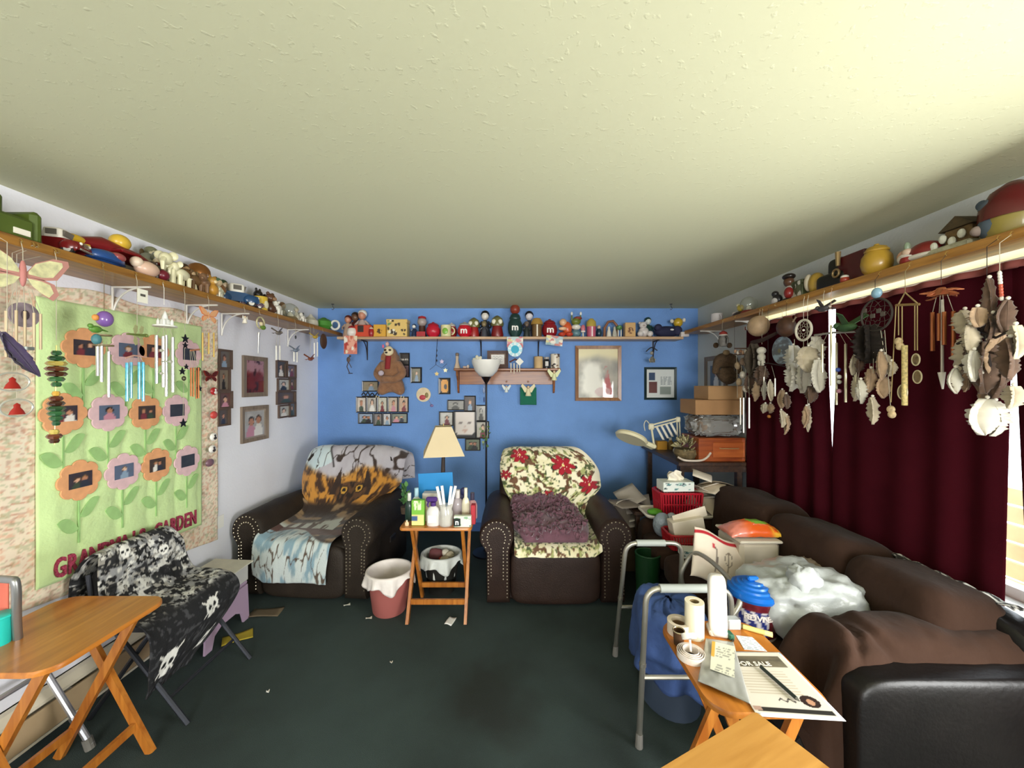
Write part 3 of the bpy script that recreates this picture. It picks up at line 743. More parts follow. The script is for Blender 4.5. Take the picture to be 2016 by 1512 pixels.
def tray_table(label, loc, rz, w_, d, h=0.66, r=0.07, mt=None, spread=0.40):
    t = T('tray_table', label, 'table', loc, rz)
    tp = MB(); tp.prism(round_rect(w_, d, r), 0.018, Matrix.Translation((0, 0, h - 0.018)), b=0.012); tp.build('tabletop', mt or M_tray, t, smooth=30)
    a = w_ / 2 - 0.045
    for sx in (-1, 1):
        m1 = MB(); bar(m1, (sx * a, -d * spread, 0.0), (sx * a, d * (spread - .08), h - 0.03), 0.034, 0.02, (1, 0, 0)); m1.build('leg', M_leg, t, smooth=0)
        m1 = MB(); bar(m1, (sx * (a - 0.024), d * spread, 0.0), (sx * (a - 0.024), -d * (spread - .08), h - 0.03), 0.034, 0.02, (1, 0, 0)); m1.build('leg', M_leg, t, smooth=0)
        MB().box((sx * (a - 0.01), 0, h - 0.027), (0.03, d * .75, 0.018)).build('cleat', M_leg, t, smooth=0)
    k = 0.12 / (h - .03)
    for (yy, aa, s_) in ((-d * spread + d * (2 * spread - .08) * k, a - 0.0101, 1), (d * spread - d * (2 * spread - .08) * k, a - 0.0341, -1)):
        MB().box((0, yy, 0.12), (aa * 2 - .001, 0.016, 0.034)).build('stretcher', M_leg, t, smooth=0)
    return t
tray_table('wooden folding tray table with a bare top beside the skull-print chair', (-1.765, 1.48, 0), PI / 2, 0.46, 0.47)
tray_table('wooden folding tray table packed with bottles between the two recliners', (-0.507, 2.72, 0), 0, 0.48, 0.42, r=.03)
tray_table('wooden folding tray table holding flyers and tape rolls by the sofa arm', (0.768, 1.315, 0), PI / 2, 0.43, 0.37)
e1 = math.atan2(-0.436, -0.9)
tray_table('square-cornered light wooden table top in front of the flyers', (0.562, 0.73, 0), e1, 0.5, 0.5, h=0.70, r=0.012, mt=wood('#a9742f', '#c9944a', 0.42, scale=.5, axis='X', coat=.3))

# ================================================================= WALKER (aluminium)
M_alu = mat('#b9b5a8', 0.38, metal=.75, var=.08, vscale=10); M_grip = mat('#a7aca6', 0.6)
M_rub = mat('#6d6a64', 0.8)
wk = T('walker', 'aluminium folding walker frame with grey grips beside the sofa', 'walker', (0.8, 1.95, 0))
def corner(a, b, c, r=0.07, n=6):
    a, b, c = Vector(a), Vector(b), Vector(c)
    p = b + (a - b).normalized() * r; q = b + (c - b).normalized() * r; return bez(p, b, q, n)
for (y, yb) in ((1.715, 1.69), (2.205, 2.26)):
    back0 = Vector((0.563, yb, 0.02)); top0 = Vector((0.605, y, 0.69)); top1 = Vector((0.985, y, 0.69)); fr0 = Vector((0.983, yb, 0.02))
    if y > 2: back0.x = 0.612; top0.x = 0.66; top1.x = 0.985
    pth = [back0] + corner(back0, top0, top1) + corner(top0, top1, fr0) + [fr0]
    MB().tube(pth, 0.0127, 10).build('side_frame', M_alu, wk, world=True, smooth=180)
    MB().cyl((top0.x + 0.06, y, 0.69), (top1.x - .1, y, 0.69), 0.0185, n=14).build('grip', M_grip, wk, world=True)
    for p, q in ((back0, top0), (fr0, top1)):
        d = (q - p).normalized()
        MB().cyl(p + d * 0.33, p + d * 0.345, 0.0155, n=10).build('collar', mat('#8d8a80', 0.4, metal=.6), wk, world=True)
        MB().cyl(p - Vector((0, 0, 0.02)), p + d * 0.04, 0.017, 0.015, n=10).build('rubber_tip', M_rub, wk, world=True)
    pb = back0.lerp(top0, 0.42); pf = fr0.lerp(top1, 0.42)
    MB().tube([pb, pf], 0.010, 8).build('side_brace', M_alu, wk, world=True)
MB().tube(smoothpath([(0.995, 1.72, 0.43), (0.965, 1.715, 0.52), (1.03, 1.72, 0.63), (1.055, 1.85, 0.665), (1.055, 2.08, 0.665), (1.04, 2.19, 0.63), (0.985, 2.21, 0.52), (0.995, 2.215, 0.43)], 6), 0.0125, 10).build('front_bow', M_alu, wk, world=True, smooth=180)
MB().tube([(0.99, 1.70, 0.36), (0.99, 2.24, 0.36)], 0.0115, 8).build('front_crossbar', M_alu, wk, world=True)

# second walker half hidden behind the left tray table
w2 = T('walker', 'aluminium walker frame standing against the quilt behind the bare tray table', 'walker', (-1.95, 1.42, 0))
pa = WZ(178, 1474, 0.0); pa.z = 0.02
tp0 = W(31, 1143, 1.40)
MB().tube(smoothpath([W(-95, 1165, 1.38), W(-60, 1142, 1.39), W(15, 1141, 1.40), W(31, 1152, 1.40), W(33, 1225, 1.41), W(40, 1330, 1.44)], 6), 0.0127, 10).build('handle_frame', mat('#9a9a98', .35, metal=.8), w2, world=True, smooth=180)
q = Vector((-2.035, 1.66, 0.36))
MB().tube([pa, q], 0.0127, 10).build('leg', mat('#c9cad0', .3, metal=.8), w2, world=True)
MB().cyl(pa.lerp(q, .33), pa.lerp(q, .38), 0.0165, n=10).build('collar', mat('#8f8f92', .35, metal=.8), w2, world=True)
MB().cyl(pa - Vector((0, 0, .02)), pa.lerp(q, .08), 0.018, n=10).build('rubber_tip', M_rub, w2, world=True)
MB().tube([q, Vector((-2.04, 1.40, 0.36))], 0.011, 8).build('crossbar', mat('#c9cad0', .3, metal=.8), w2, world=True)
MB().tube([(-2.04, 1.40, 0.36), (-1.93, 1.36, 0.02)], 0.0127, 10).build('leg', mat('#c9cad0', .3, metal=.8), w2, world=True)
rdc = MB(); rdc.grid(lambda u, v: W(-40 + 58 * u, 1138 + 75 * v, 1.455 + .02 * math.sin(u * 5)), 8, 8, 0.004)
rdc.build('coral_cloth', mat('#e0745f', 0.8), smooth=180, label='coral red cloth hanging on the walker by the quilt', cat='cloth')

# ================================================================= FOLDING CHAIR UNDER THE SKULL BLANKET
fc_loc, fc_rz = (-1.80, 2.02, 0), PI / 2
fc = T('folding_chair', 'black metal folding chair under the skull-print blanket', 'chair', fc_loc, fc_rz)
M_fm = mat('#3d3f46', 0.4, metal=.6)
MB().sq((0, 0.045, 0.44), (0.42, 0.29, 0.04), 0.3, 0.3).build('seat', mat('#26272b', .6), fc)
MB().sq((0, 0.215, 0.62), (0.36, 0.03, 0.18), 0.3, 0.3, rot=Rx(-.1)).build('backrest', mat('#26272b', .6), fc)
for sx in (-1, 1):
    MB().tube([(sx * 0.205, 0.22, 0.70), (sx * 0.215, 0.19, 0.58), (sx * 0.215, 0.05, 0.40), (sx * 0.215, -0.265, 0.0)], 0.011, 8).build('leg', M_fm, fc)
    MB().tube([(sx * 0.19, -0.07, 0.42), (sx * 0.19, 0.23, 0.0)], 0.011, 8).build('leg', M_fm, fc)
MB().tube([(-0.215, -0.17, 0.115), (0.215, -0.17, 0.115)], 0.008, 8).build('crossbar', M_fm, fc)
def skull_print(u, v):
    X = u * 0.56; Y = v * 1.65
    f1 = fbm(X * 34, Y * 34, 3); f2 = fbm(X * 48 + 9, Y * 48 + 4, 3); f3 = fbm(X * 13 + 3, Y * 13, 2)
    c = mix(C('#8f8f90'), C('#d8d6d0'), ss(.42, .6, f1)); c = mix(c, C('#141417'), ss(.52, .57, f2)); c = mix(c, C('#1a1a1d'), ss(.58, .64, f3) * .9)
    c = mix(c, C('#9a968f'), ss(.66, .7, fbm(X * 50, Y * 50, 2)))
    dark = ss(0.70, 0.74, v); c = mix(c, C('#17171a') + 0.25 * (ss(.6, .66, f2) * .6)[..., None], dark)
    for (a, b, r) in ((0.22, 0.90, 0.058), (0.62, 0.795, 0.045), (0.30, 0.36, 0.035), (0.72, 0.42, 0.03), (0.85, 0.92, 0.03)):
        dx = (u - a) * 0.56; dy = (v - b) * 1.65; d = np.hypot(dx, dy * .9); jaw = (np.abs(dx) < r * .55) & (dy > 0) & (dy < r * 1.35)
        bone = (np.abs(dx - dy * 1.1) < r * .16) | (np.abs(dx + dy * 1.1) < r * .16); c = mix(c, C('#e6e3dc'), bone & (np.hypot(dx, dy) < r * 1.7) & (b > .7))
        c = mix(c, C('#eceae4'), (d < r) | jaw)
        for sgn in (-1, 1): c = mix(c, C('#0f0f11'), np.hypot(dx - sgn * r * .42, dy - r * .1) < r * .30)
        c = mix(c, C('#0f0f11'), (np.abs(dx) < r * .1) & (np.abs(dy - r * .55) < r * .16))
    return c
throw('throw_blanket', 'black and white skull-print blanket covering a folding chair', fc_loc, fc_rz,
      [(0.285, 0.40), (0.275, 0.64), (0.25, 0.755), (0.20, 0.775), (0.165, 0.71), (0.14, 0.58), (0.09, 0.50), (0.0, 0.488), (-0.09, 0.474), (-0.145, 0.41), (-0.145, 0.28), (-0.10, 0.15)],
      lambda v: (-0.235 - 0.06 * float(ss(0.55, 0.7, v)) + 0.03 * float(ss(.85, 1, v)) + 0.05 * max(0, 1 - abs(v - .33) / .12) ** 2, 0.235 + 0.04 * float(ss(0.5, 0.7, v)) - 0.30 * float(ss(0.80, 1.0, v)) - 0.05 * max(0, 1 - abs(v - .33) / .12) ** 2), skull_print, nu=130, nv=200, wob=0.03, seed=5, sheen=0.0)
# ================================================================= PRINTED PICTURES AND FRAMES
SK = ['#d9a98c', '#c98f72', '#e3bda3', '#b97f62']
def photo(seed, bgc=None, people=None, mono=False):
    rng = random.Random(seed)
    bgc = bgc or rng.choice(['#3a3430', '#7d766c', '#8a9a7a', '#5d6a7a', '#b0a292', '#4a3a34', '#c9c2b6'])
    k = people if people is not None else rng.choice([1, 1, 2])
    ppl = []
    for i in range(k):
        x = (i + 1) / (k + 1) + rng.uniform(-.05, .05); ppl.append((x, rng.uniform(.34, .46), rng.uniform(.11, .17) * (1.25 if k == 1 else 1), rng.choice(SK), rng.choice(['#2a1c14', '#4a3020', '#7a5a34', '#1c1a1a']), rng.choice(['#e9e4dc', '#2b3040', '#7a2f3a', '#3b4a3a', '#c98a9a', '#1d1d20', '#8aa0b8'])))
    def fn(u, v):
        v = 1 - v; c = mix(C(bgc), C(bgc) * 0.6 + 0.15, fbm(u * 5 + seed, v * 5, 3))
        for (x, y, r, sk, hr, cl) in ppl:
            body = ((np.abs(u - x) / (r * 1.5)) ** 2 + ((v - 1.05) / (1.05 - y - r * .8)) ** 2) < 1; c = mix(c, C(cl), body)
            c = mix(c, C(hr), ((u - x) / (r * .95)) ** 2 + ((v - y + r * .15) / (r * 1.1)) ** 2 < 1)
            c = mix(c, C(sk), ((u - x) / (r * .72)) ** 2 + ((v - y - r * .12) / (r * .85)) ** 2 < 1)
        if mono: g = c @ np.array([.35, .5, .15]); c = np.stack([g * 1.02, g, g * .96], -1)
        return c
    return fn
M_fglass = glassmat('#ffffff', 0.03, 1.0, 'picture_glass')
def frame_ring(mb, x, z, w_, h_, b, d, y0=0.0):
    """mitred picture moulding facing -y, back at y0"""
    o = [(x - w_ / 2, z - h_ / 2), (x + w_ / 2, z - h_ / 2), (x + w_ / 2, z + h_ / 2), (x - w_ / 2, z + h_ / 2)]
    i_ = [(x - w_ / 2 + b, z - h_ / 2 + b), (x + w_ / 2 - b, z - h_ / 2 + b), (x + w_ / 2 - b, z + h_ / 2 - b), (x - w_ / 2 + b, z + h_ / 2 - b)]
    vs = [(p[0], y0, p[1]) for p in o] + [(p[0], y0 - d, p[1]) for p in o] + [(p[0], y0 - d * .8, p[1]) for p in i_] + [(p[0], y0, p[1]) for p in i_]
    fs = []
    for k in range(4):
        k2 = (k + 1) % 4
        fs += [(k, k2, 4 + k2, 4 + k), (4 + k, 4 + k2, 8 + k2, 8 + k), (8 + k, 8 + k2, 12 + k2, 12 + k), (12 + k, 12 + k2, k2, k)]
    mb.add(vs, fs)
def sheet(mb, x, z, w_, h_, y, nu=14, nv=16):
    mb.grid(lambda u, v: (x - w_ / 2 + w_ * u, y, z - h_ / 2 + h_ * v), nu, nv)
def picture(label, c, rz, w_, h_, b, m, paint, d=0.02, mb_=None, nu=18, nv=22, name='picture_frame', glass=True, group=None):
    """framed picture centred at c, local -y faces the room; mb_ = (width, colour) of a mat board"""
    t = T(name, label, 'picture frame', (c[0], c[1], c[2]), rz, group)
    f = MB(); frame_ring(f, 0, 0, w_, h_, b, d); f.box((0, -0.002, 0), (w_ - b, 0.004, h_ - b)); f.build('moulding', m, t, smooth=0)
    iw, ih = w_ - 2 * b, h_ - 2 * b
    if mb_:
        q = MB(); frame_ring(q, 0, 0, iw, ih, mb_[0], 0.004, -0.0045); q.build('mat_board', mat(mb_[1], .9), t, smooth=0)
        iw -= 2 * mb_[0]; ih -= 2 * mb_[0]
    p = MB(); sheet(p, 0, 0, iw, ih, -0.0055, nu, nv); p.build('print', printmat(0.5), t, smooth=0, paint=paint)
    if glass: MB().add([(-w_ / 2 + b, -d * .7, -h_ / 2 + b), (w_ / 2 - b, -d * .7, -h_ / 2 + b), (w_ / 2 - b, -d * .7, h_ / 2 - b), (-w_ / 2 + b, -d * .7, h_ / 2 - b)], [(0, 1, 2, 3)]).build('glass', M_fglass, t, smooth=0)
    return t
def collage(label, c, rz, rects, m, b=0.014, d=0.02, group=None):
    """several joined small frames: rects = [(x, z, w, h, paint)] about c"""
    t = T('collage_frame', label, 'picture frame', (c[0], c[1], c[2]), rz, group)
    for (x, z, w_, h_, pt) in rects:
        f = MB(); frame_ring(f, x, z, w_, h_, b, d); f.box((x, -0.002, z), (w_ - b, 0.004, h_ - b)); fo = f.build('opening', m, t, smooth=0)
        p = MB(); sheet(p, x, z, w_ - 2 * b, h_ - 2 * b, -0.0055, 12, 14); p.build('print', printmat(0.45, coat=.5), fo, smooth=0, paint=pt)
    return t
LWX = XL + 0.001
def LP(px, py, off=0.0): return WX(px, py, XL + off)
def lrect(x0, y0, x1, y1, off=0.01):
    """pixel box on the left wall -> centre, width, height (mean)"""
    a, b = LP(x0, (y0 + y1) / 2, off), LP(x1, (y0 + y1) / 2, off); cx = (a.y + b.y) / 2; h_ = (y1 - y0) / F * cx
    return Vector((XL + 0.001, cx, EYE - ((y0 + y1) / 2 - CY) / F * cx)), b.y - a.y, h_
M_fr1 = wood('#6f5f50', '#8e7c69', 0.6, axis='Z'); M_fr2 = mat('#5c4a40', 0.6, var=.2)
c_, w_, h_ = lrect(478, 702, 525, 781); picture('weathered grey-brown frame with a red-toned close-up print on the white wall', c_, PI / 2, w_, h_, .035, M_fr1, lambda u, v: mix(mix(C('#7a2a2c'), C('#b98a94'), ss(.5, .75, v + .3 * fbm(u * 4, v * 4) - .15)), C('#3d1a18'), ss(.55, .7, fbm(u * 6, v * 5 + 3))))
c_, w_, h_ = lrect(475, 799, 527, 868); picture('weathered grey-brown frame with a family print below the red-toned picture', c_, PI / 2, w_, h_, .03, M_fr1, photo(11, '#c9c6c4', 2), mb_=(.012, '#a09080'))
c_, w_, h_ = lrect(425, 685, 457, 842); ww = w_
collage('brown four-opening collage frame half behind the quilt edge', c_, PI / 2, [(0.01, .21, ww * .8, .145, photo(21, '#6a5e54', 1)), (-.005, .06, ww * .75, .17, photo(22, '#8a7a66', 1)), (0.01, -.09, ww * .85, .13, photo(23, '#6a4038', 1)), (-.005, -.215, ww * .75, .13, photo(24, '#5a4a40', 1))], M_fr2)
c_, w_, h_ = lrect(543, 702, 583, 826); ww = w_
collage('brown multi-opening collage frame nearest the blue wall corner', c_, PI / 2, [(-ww * .22, .175, ww * .5, .16, photo(31, '#4a4440', 1)), (ww * .2, .16, ww * .55, .13, photo(32, '#7a6a70', 2)), (-ww * .12, .03, ww * .6, .12, photo(33, '#d8d4c8', 1)), (ww * .3, .035, ww * .33, .12, photo(34, '#6a5a50', 1)), (0, -.09, ww * .92, .12, photo(35, '#5a4436', 1)), (-ww * .1, -.215, ww * .55, .12, photo(36, '#cfcabc', 1)), (ww * .3, -.21, ww * .33, .14, photo(37, '#5a6a7a', 1))], M_fr2)
card = MB(); a = LP(428, 1030, .004); card.box((XL + .003, a.y, a.z), (0.004, 0.12, 0.09)); card.build('wall_plate', mat('#f3f1ec', .5), smooth=0, label='small white blank plate on the wall beside the quilt corner', cat='wall plate')

# ================================================================= THE QUILT
qt = T('wall_quilt', 'green appliqué flower quilt with floral border hanging on the white wall', 'quilt', (XL + .005, 2.1, 0.5))
def q_bot(y): return 0.625 + (y - 1.65) / 1.05 * (-0.13)
def q_top(y): return 2.085 - 0.025 * math.sin((y - 1.5) * 7) ** 2
def border_print(u, v):
    X = u * 1.34; Y = v * 1.5; c = mix(C('#f2e6d0'), C('#ead6bc'), fbm(X * 8, Y * 8))
    c = mix(c, C('#d98a68'), ss(.60, .66, fbm(X * 60, Y * 90 + 7, 2)) * .38); c = mix(c, C('#8a9a6a'), ss(.62, .67, fbm(X * 55 + 40, Y * 85, 2)) * .35)
    c = mix(c, C('#9a5a48'), ss(.66, .70, fbm(X * 60 + 11, Y * 90, 2)) * .3); return c
def q_pt(y, z, off): return (XL + off + 0.012 * (sfbm(y * 9, z * 7) - .3), y, z)
MB().grid(lambda u, v: q_pt(1.40 + 1.345 * u, q_bot(1.40 + 1.345 * u) * (1 - v) + q_top(1.40 + 1.345 * u) * v, 0.008), 170, 190, 0.005).build('border', printmat(.9, .2), qt, world=True, smooth=180, paint=border_print)
GY0, GY1 = 1.688, 2.588
def g_pt(u, v):
    y = GY0 + (GY1 - GY0) * u; z0 = q_bot(y) + 0.075 + .07 * u; z = z0 + (2.0 - z0) * v
    puff = 0.010 * abs(math.sin(u * 16 + .4 * math.sin(v * 9))) ** .5 + .006 * sfbm(u * 20, v * 24)
    return Vector((XL + 0.021 + puff * min(1, 12 * min(u, 1 - u, v, 1 - v) + .2), y, z))
MB().grid(g_pt, 80, 90, 0.004).build('center_panel', mat('#cde6a4', .9, var=.07, vscale=6, sheen=.2, bump=.25, bscale=70), qt, world=True, smooth=180)
def MLW(y, z, x): return Matrix(((0, 0, 1, x), (1, 0, 0, y), (0, 1, 0, z), (0, 0, 0, 1)))
M_or = mat('#e3a474', .9, var=.08, vscale=30); M_pk = mat('#e0bcc0', .9, var=.08, vscale=30); M_lf = mat('#9cc47e', .9, var=.12, vscale=20)
FX = XL + 0.036
flowers = [(165, 685, 0), (250, 690, 1), (303, 692, 0), (371, 698, 1), (125, 815, 0), (213, 812, 1), (287, 812, 0), (347, 808, 1), (156, 945, 0), (242, 928, 1), (308, 915, 0), (368, 907, 1)]
for i, (px, py, k) in enumerate(flowers):
    p = WX(px, py, FX); r = 0.098
    out = []
    for j in range(48):
        a = 2 * PI * j / 48; rr = r * (0.86 + 0.14 * abs(math.cos(a * 4)) ** .6); out.append((rr * math.cos(a), rr * math.sin(a)))
    f = MB(); f.prism(out, 0.006, MLW(p.y, p.z, FX), b=.03); fo = f.build('flower', M_pk if k else M_or, qt, world=True, smooth=0)
    q = MB(); q.grid(lambda u, v: (FX + 0.0085, p.y - 0.05 + 0.1 * u, p.z - 0.036 + 0.074 * v), 12, 12, .001); q.build('photo_patch', printmat(.6), fo, world=True, smooth=0, paint=photo(60 + i, ['#2e2430', '#5a6a8a', '#3a2a28', '#2a3040'][i % 4], [2, 1, 2, 0][i % 4]))
    zb = p.z - r - 0.22; s_ = MB()
    s_.box((FX - .001, p.y, (p.z - r + zb) / 2 + .01), (0.004, 0.008, p.z - r - zb - .01)); s_.build('stem', M_lf, qt, world=True, smooth=0)
    for (sx, zz) in ((1, p.z - r - 0.05), (-1, p.z - r - 0.115)):
        lf = []
        for j in range(17):
            t_ = j / 16; lf.append((sx * (0.004 + 0.085 * t_), 0.07 * t_ + 0.034 * math.sin(PI * t_) ** .8 - (.02 * t_ if sx < 0 else 0)))
        for j in range(15, 0, -1):
            t_ = j / 16; lf.append((sx * (0.004 + 0.085 * t_), 0.07 * t_ - 0.034 * math.sin(PI * t_) ** .8 - (.02 * t_ if sx < 0 else 0)))
        if sx < 0: lf = lf[::-1]
        g = MB(); g.prism(lf, 0.004, MLW(p.y, zz - (0.03 if sx > 0 else 0.02), FX - .002)); g.build('leaf', M_lf, qt, world=True, smooth=0)
M_let = mat('#a33b55', .9, var=.5, vscale=130)
word = "GRANDMA'S GARDEN"; ya, yb = 1.765, 2.50
for i, ch in enumerate(word):
    if ch == ' ': continue
    k = i / (len(word) - 1); y = ya + (yb - ya) * k
    o = text('letter', ch, 0.125, M_let, qt, (FX + 0.002, y, 0.755 - .028 * k), (PI / 2, 0, PI / 2), 0.004, world=True, bold=.003, sx=.55)

# ================================================================= HANGING THINGS, LEFT SHELF
M_str = mat('#b8b09a', .8); M_sil = mat('#dcdad2', .25, metal=.85); M_gold = mat('#c9a860', .3, metal=.8); M_cop = mat('#a2603a', .35, metal=.8)
def hang(label, cat, name, X, px, py, top=None, smat=None):
    """thing hung by a cord from the front edge of a side shelf; py = top of the ornament"""
    p = WX(px, py, X); t = T(name, label, cat, (p.x, p.y, p.z))
    ex = SXL + 0.008 if X < 0 else SXR - 0.008; zt = SHU + 0.016
    c = MB(); c.tube([(ex, p.y, zt), (p.x, p.y, p.z)] if abs(ex - p.x) < .001 else [(ex, p.y, zt), (p.x, p.y, zt - .03), (p.x, p.y, p.z)], 0.0012, 5); c.build('cord', smat or M_str, t, world=True)
    hk = MB(); hk.tube([(ex - .008 * (1 if X < 0 else -1), p.y, zt + .012), (ex, p.y, zt + .010), (ex + .006 * (1 if X < 0 else -1), p.y, zt), (ex, p.y, zt - .006)], 0.0018, 5); hk.build('hook', M_gold, t, world=True)
    return t
def tubes(t, X, lst, m, r=0.005, frm=None, dx=0.02, cm=None):
    """chime tubes [(px, y0, y1)] each on its own cord from (px, py) frm"""
    for i, (px, y0, y1) in enumerate(lst):
        x = X + dx * math.sin(i * 2.4 + 1); a = WX(px, y0, x); b = WX(px, y1, x)
        MB().cyl(a, b, r, n=9).build('tube', m, t, world=True)
        if frm:
            q = WX(px * .5 + frm[0] * .5, frm[1], X); MB().tube([q, a], 0.001, 4).build('tube_cord', cm or M_str, t, world=True)
def disc(t, X, px, py, r, m, name='clapper', th=.006):
    p = WX(px, py, X); MB().cyl(p - Vector((0, 0, th / 2)), p + Vector((0, 0, th / 2)), r, n=18).build(name, m, t, world=True)
def facing(P, X, out, th=0.004, flip=False):
    """flat shape (a, b) about P, facing the room from a side shelf: a runs along y"""
    mb = MB(); s_ = -1 if X > 0 else 1
    mb.prism([(s_ * a, b) for a, b in (out if s_ > 0 else out)][::s_], th, Matrix(((0, 0, s_, P.x), (1, 0, 0, P.y), (0, 1, 0, P.z), (0, 0, 0, 1))) if s_ > 0 else Matrix(((0, 0, -1, P.x), (1, 0, 0, P.y), (0, 1, 0, P.z), (0, 0, 0, 1))))
    return mb
def wing(sx, k=1.0, lower=True):
    up = [(0.008, 0), (0.03, .035), (.075, .062), (.115, .066), (.118, .05), (.10, .02), (.085, -.004), (.05, -.014), (0.008, -.012)]
    lo = [(0.008, -.012), (.05, -.012), (.078, -.02), (.09, -.05), (.075, -.072), (.05, -.06), (.025, -.04)]
    return [[(sx * a * k, b * k) for a, b in (q if sx > 0 else q[::-1])] for q in ((up, lo) if lower else (up,))]
def butterfly(t, p, X, m, m2, k=1.0, body=None):
    for sx in (-1, 1):
        for q in wing(sx, k):
            w0 = facing(p, X, q, .003).build('wing', m, t, world=True, smooth=0)
            cx = sum(a for a, b in q) / len(q); cy = sum(b for a, b in q) / len(q)
            q2 = [(cx + (a - cx) * .8 - sx * .008 * k, cy + (b - cy) * .78) for a, b in q]
            facing(p + Vector((.003 if X < 0 else -.003, 0, 0)), X, q2, .0015).build('wing_patch', m2, w0, world=True, smooth=0)
    MB().ell(p + Vector((0, 0, -.005 * k)), (.007 * k, .009 * k, .04 * k), 10, 8).build('body', body or m2, t, world=True)
HX = -1.842
# butterfly chime
t = hang('large pink and cream butterfly wind chime at the near end of the shelf', 'wind chime', 'wind_chime', HX, 45, 520)
butterfly(t, WX(45, 535, HX), HX, mat('#c98f84', .5), mat('#ddd9a8', .5, var=.25, vscale=40), 1.25, mat('#c47f78', .5))
tubes(t, HX, [(12, 612, 703), (32, 611, 695), (49, 613, 697), (67, 616, 692), (80, 618, 688)], mat('#d8c2a0', .3, metal=.6), .0042, (45, 570))
disc(t, HX, 46, 686, .028, mat('#8f9690', .3, metal=.5), th=.012)
t = hang('round grey-purple picture disc behind the butterfly chime', 'ornament', 'hanging_disc', -1.99, 47, 598)
p = WX(47, 620, -1.99); MB().cyl(p - Vector((.004, 0, 0)), p + Vector((.004, 0, 0)), .05, n=24).build('disc', mat('#8d7f86', .4, var=.3, vscale=30), t, world=True)
MB().ell(p + Vector((.006, 0, 0)), (.004, .014, .02), 10, 6).build('motif', mat('#4a3d46', .5), t, world=True)
def feather_mesh(mb, a, b, w_, seed=0, blades=2, fl=0.35):
    """feather from quill a to tip b, width w_"""
    a, b = Vector(a), Vector(b); d = b - a; u = d.normalized().orthogonal(); rng = random.Random(seed)
    for k in range(blades):
        ang = PI * k / blades + rng.uniform(-.3, .3); q = Matrix.Rotation(ang, 3, d.normalized()) @ u; n = Matrix.Rotation(PI / 2, 3, d.normalized()) @ q; m = 9
        cur = rng.uniform(-.12, .12) * d.length
        def fn(s_, v, q=q, n=n, cur=cur):
            wd = w_ * .8 * (math.sin(PI * min(1, .06 + v * .97)) ** .6) * (1 + fl * 1.6 * (sn(v * 37 + seed, s_ * 3 + k) - .5)); return a + d * v + n * (cur * math.sin(PI * v)) + q * (s_ - .5) * wd + n * w_ * .18 * (abs(s_ - .5) * 2) ** 2
        mb.grid(fn, 6, 22, 0.0006)
    mb.tube([a - d * .06, a, a + d * .9], [0.0014, .0014, .0005], 5)
t = hang('dark purple feather hanging beside the butterfly chime', 'feather', 'hanging_feather', -1.80, 14, 648)
fm = MB(); feather_mesh(fm, WX(2, 655, -1.80), WX(76, 742, -1.80), .035, 3, 3); fm.build('vane', mat('#3a2d4a', .8, var=.4, vscale=30, sheen=.4), t, world=True, smooth=180)
# glass suncatchers
for i, (px, py, rr, lab) in enumerate(((24, 752, .042, 'upper oval glass suncatcher with a red figure near the butterfly chime'), (33, 803, .040, 'lower oval glass suncatcher with a red figure near the butterfly chime'))):
    t = hang(lab, 'suncatcher', 'suncatcher', -1.93, px, py - 18); p = WX(px, py, -1.93)
    MB().tube([p + Vector((0, rr * 1.25 * math.cos(a), rr * .85 * math.sin(a))) for a in np.linspace(0, 2 * PI, 26)[:-1]], .0035, 6, closed=True).build('rim', mat('#d6d6c8', .25, metal=.4), t, world=True)
    MB().add([p + Vector((0, rr * 1.22 * math.cos(a), rr * .82 * math.sin(a))) for a in np.linspace(0, 2 * PI, 26)[:-1]], [tuple(range(25))]).build('glass', glassmat('#f2efe6', .05, .85), t, world=True, smooth=0)
    f = MB(); f.lathe([(0, -.02), (.026, -.02), (.02, -.005), (.010, .008), (.011, .018), (0, .026)], 14, p + Vector((.001, 0, -.006)), sx=.3); f.build('figure', mat('#a8281c', .5), t, world=True)
# beaded spiral drop
t = hang('long green, gold and brown beaded spiral drop ornament', 'ornament', 'beaded_drop', HX, 111, 670)
cols = ['#2f5a34', '#245030', '#c9b45c', '#6a3a22', '#4a2a1a', '#3b6a3c', '#2f5a34', '#d0a040', '#5a2f1e', '#3f2418', '#2e5030', '#31623a']
y_ = 690; k = 0
for (ya_, yb_, wmax) in ((690, 762, .034), (770, 838, .028), (846, 872, .024)):
    n = 7 if yb_ - ya_ > 40 else 3
    for j in range(n):
        f_ = (j + .5) / n; r = wmax * (.3 + .7 * math.sin(PI * f_)); p = WX(111 - 3 * (ya_ > 760) * (ya_ - 760) / 60, ya_ + (yb_ - ya_) * f_, HX)
        b = MB(); b.lathe([(0, -.011), (r * .75, -.009), (r, 0), (r * .75, .009), (0, .011)], 8, p); b.build('bead', mat(cols[k % 12], .2, coat=.6), t, world=True, smooth=20); k += 1
MB().tube([WX(111, 680, HX), WX(107, 875, HX)], .0018, 5).build('wire', M_gold, t, world=True)
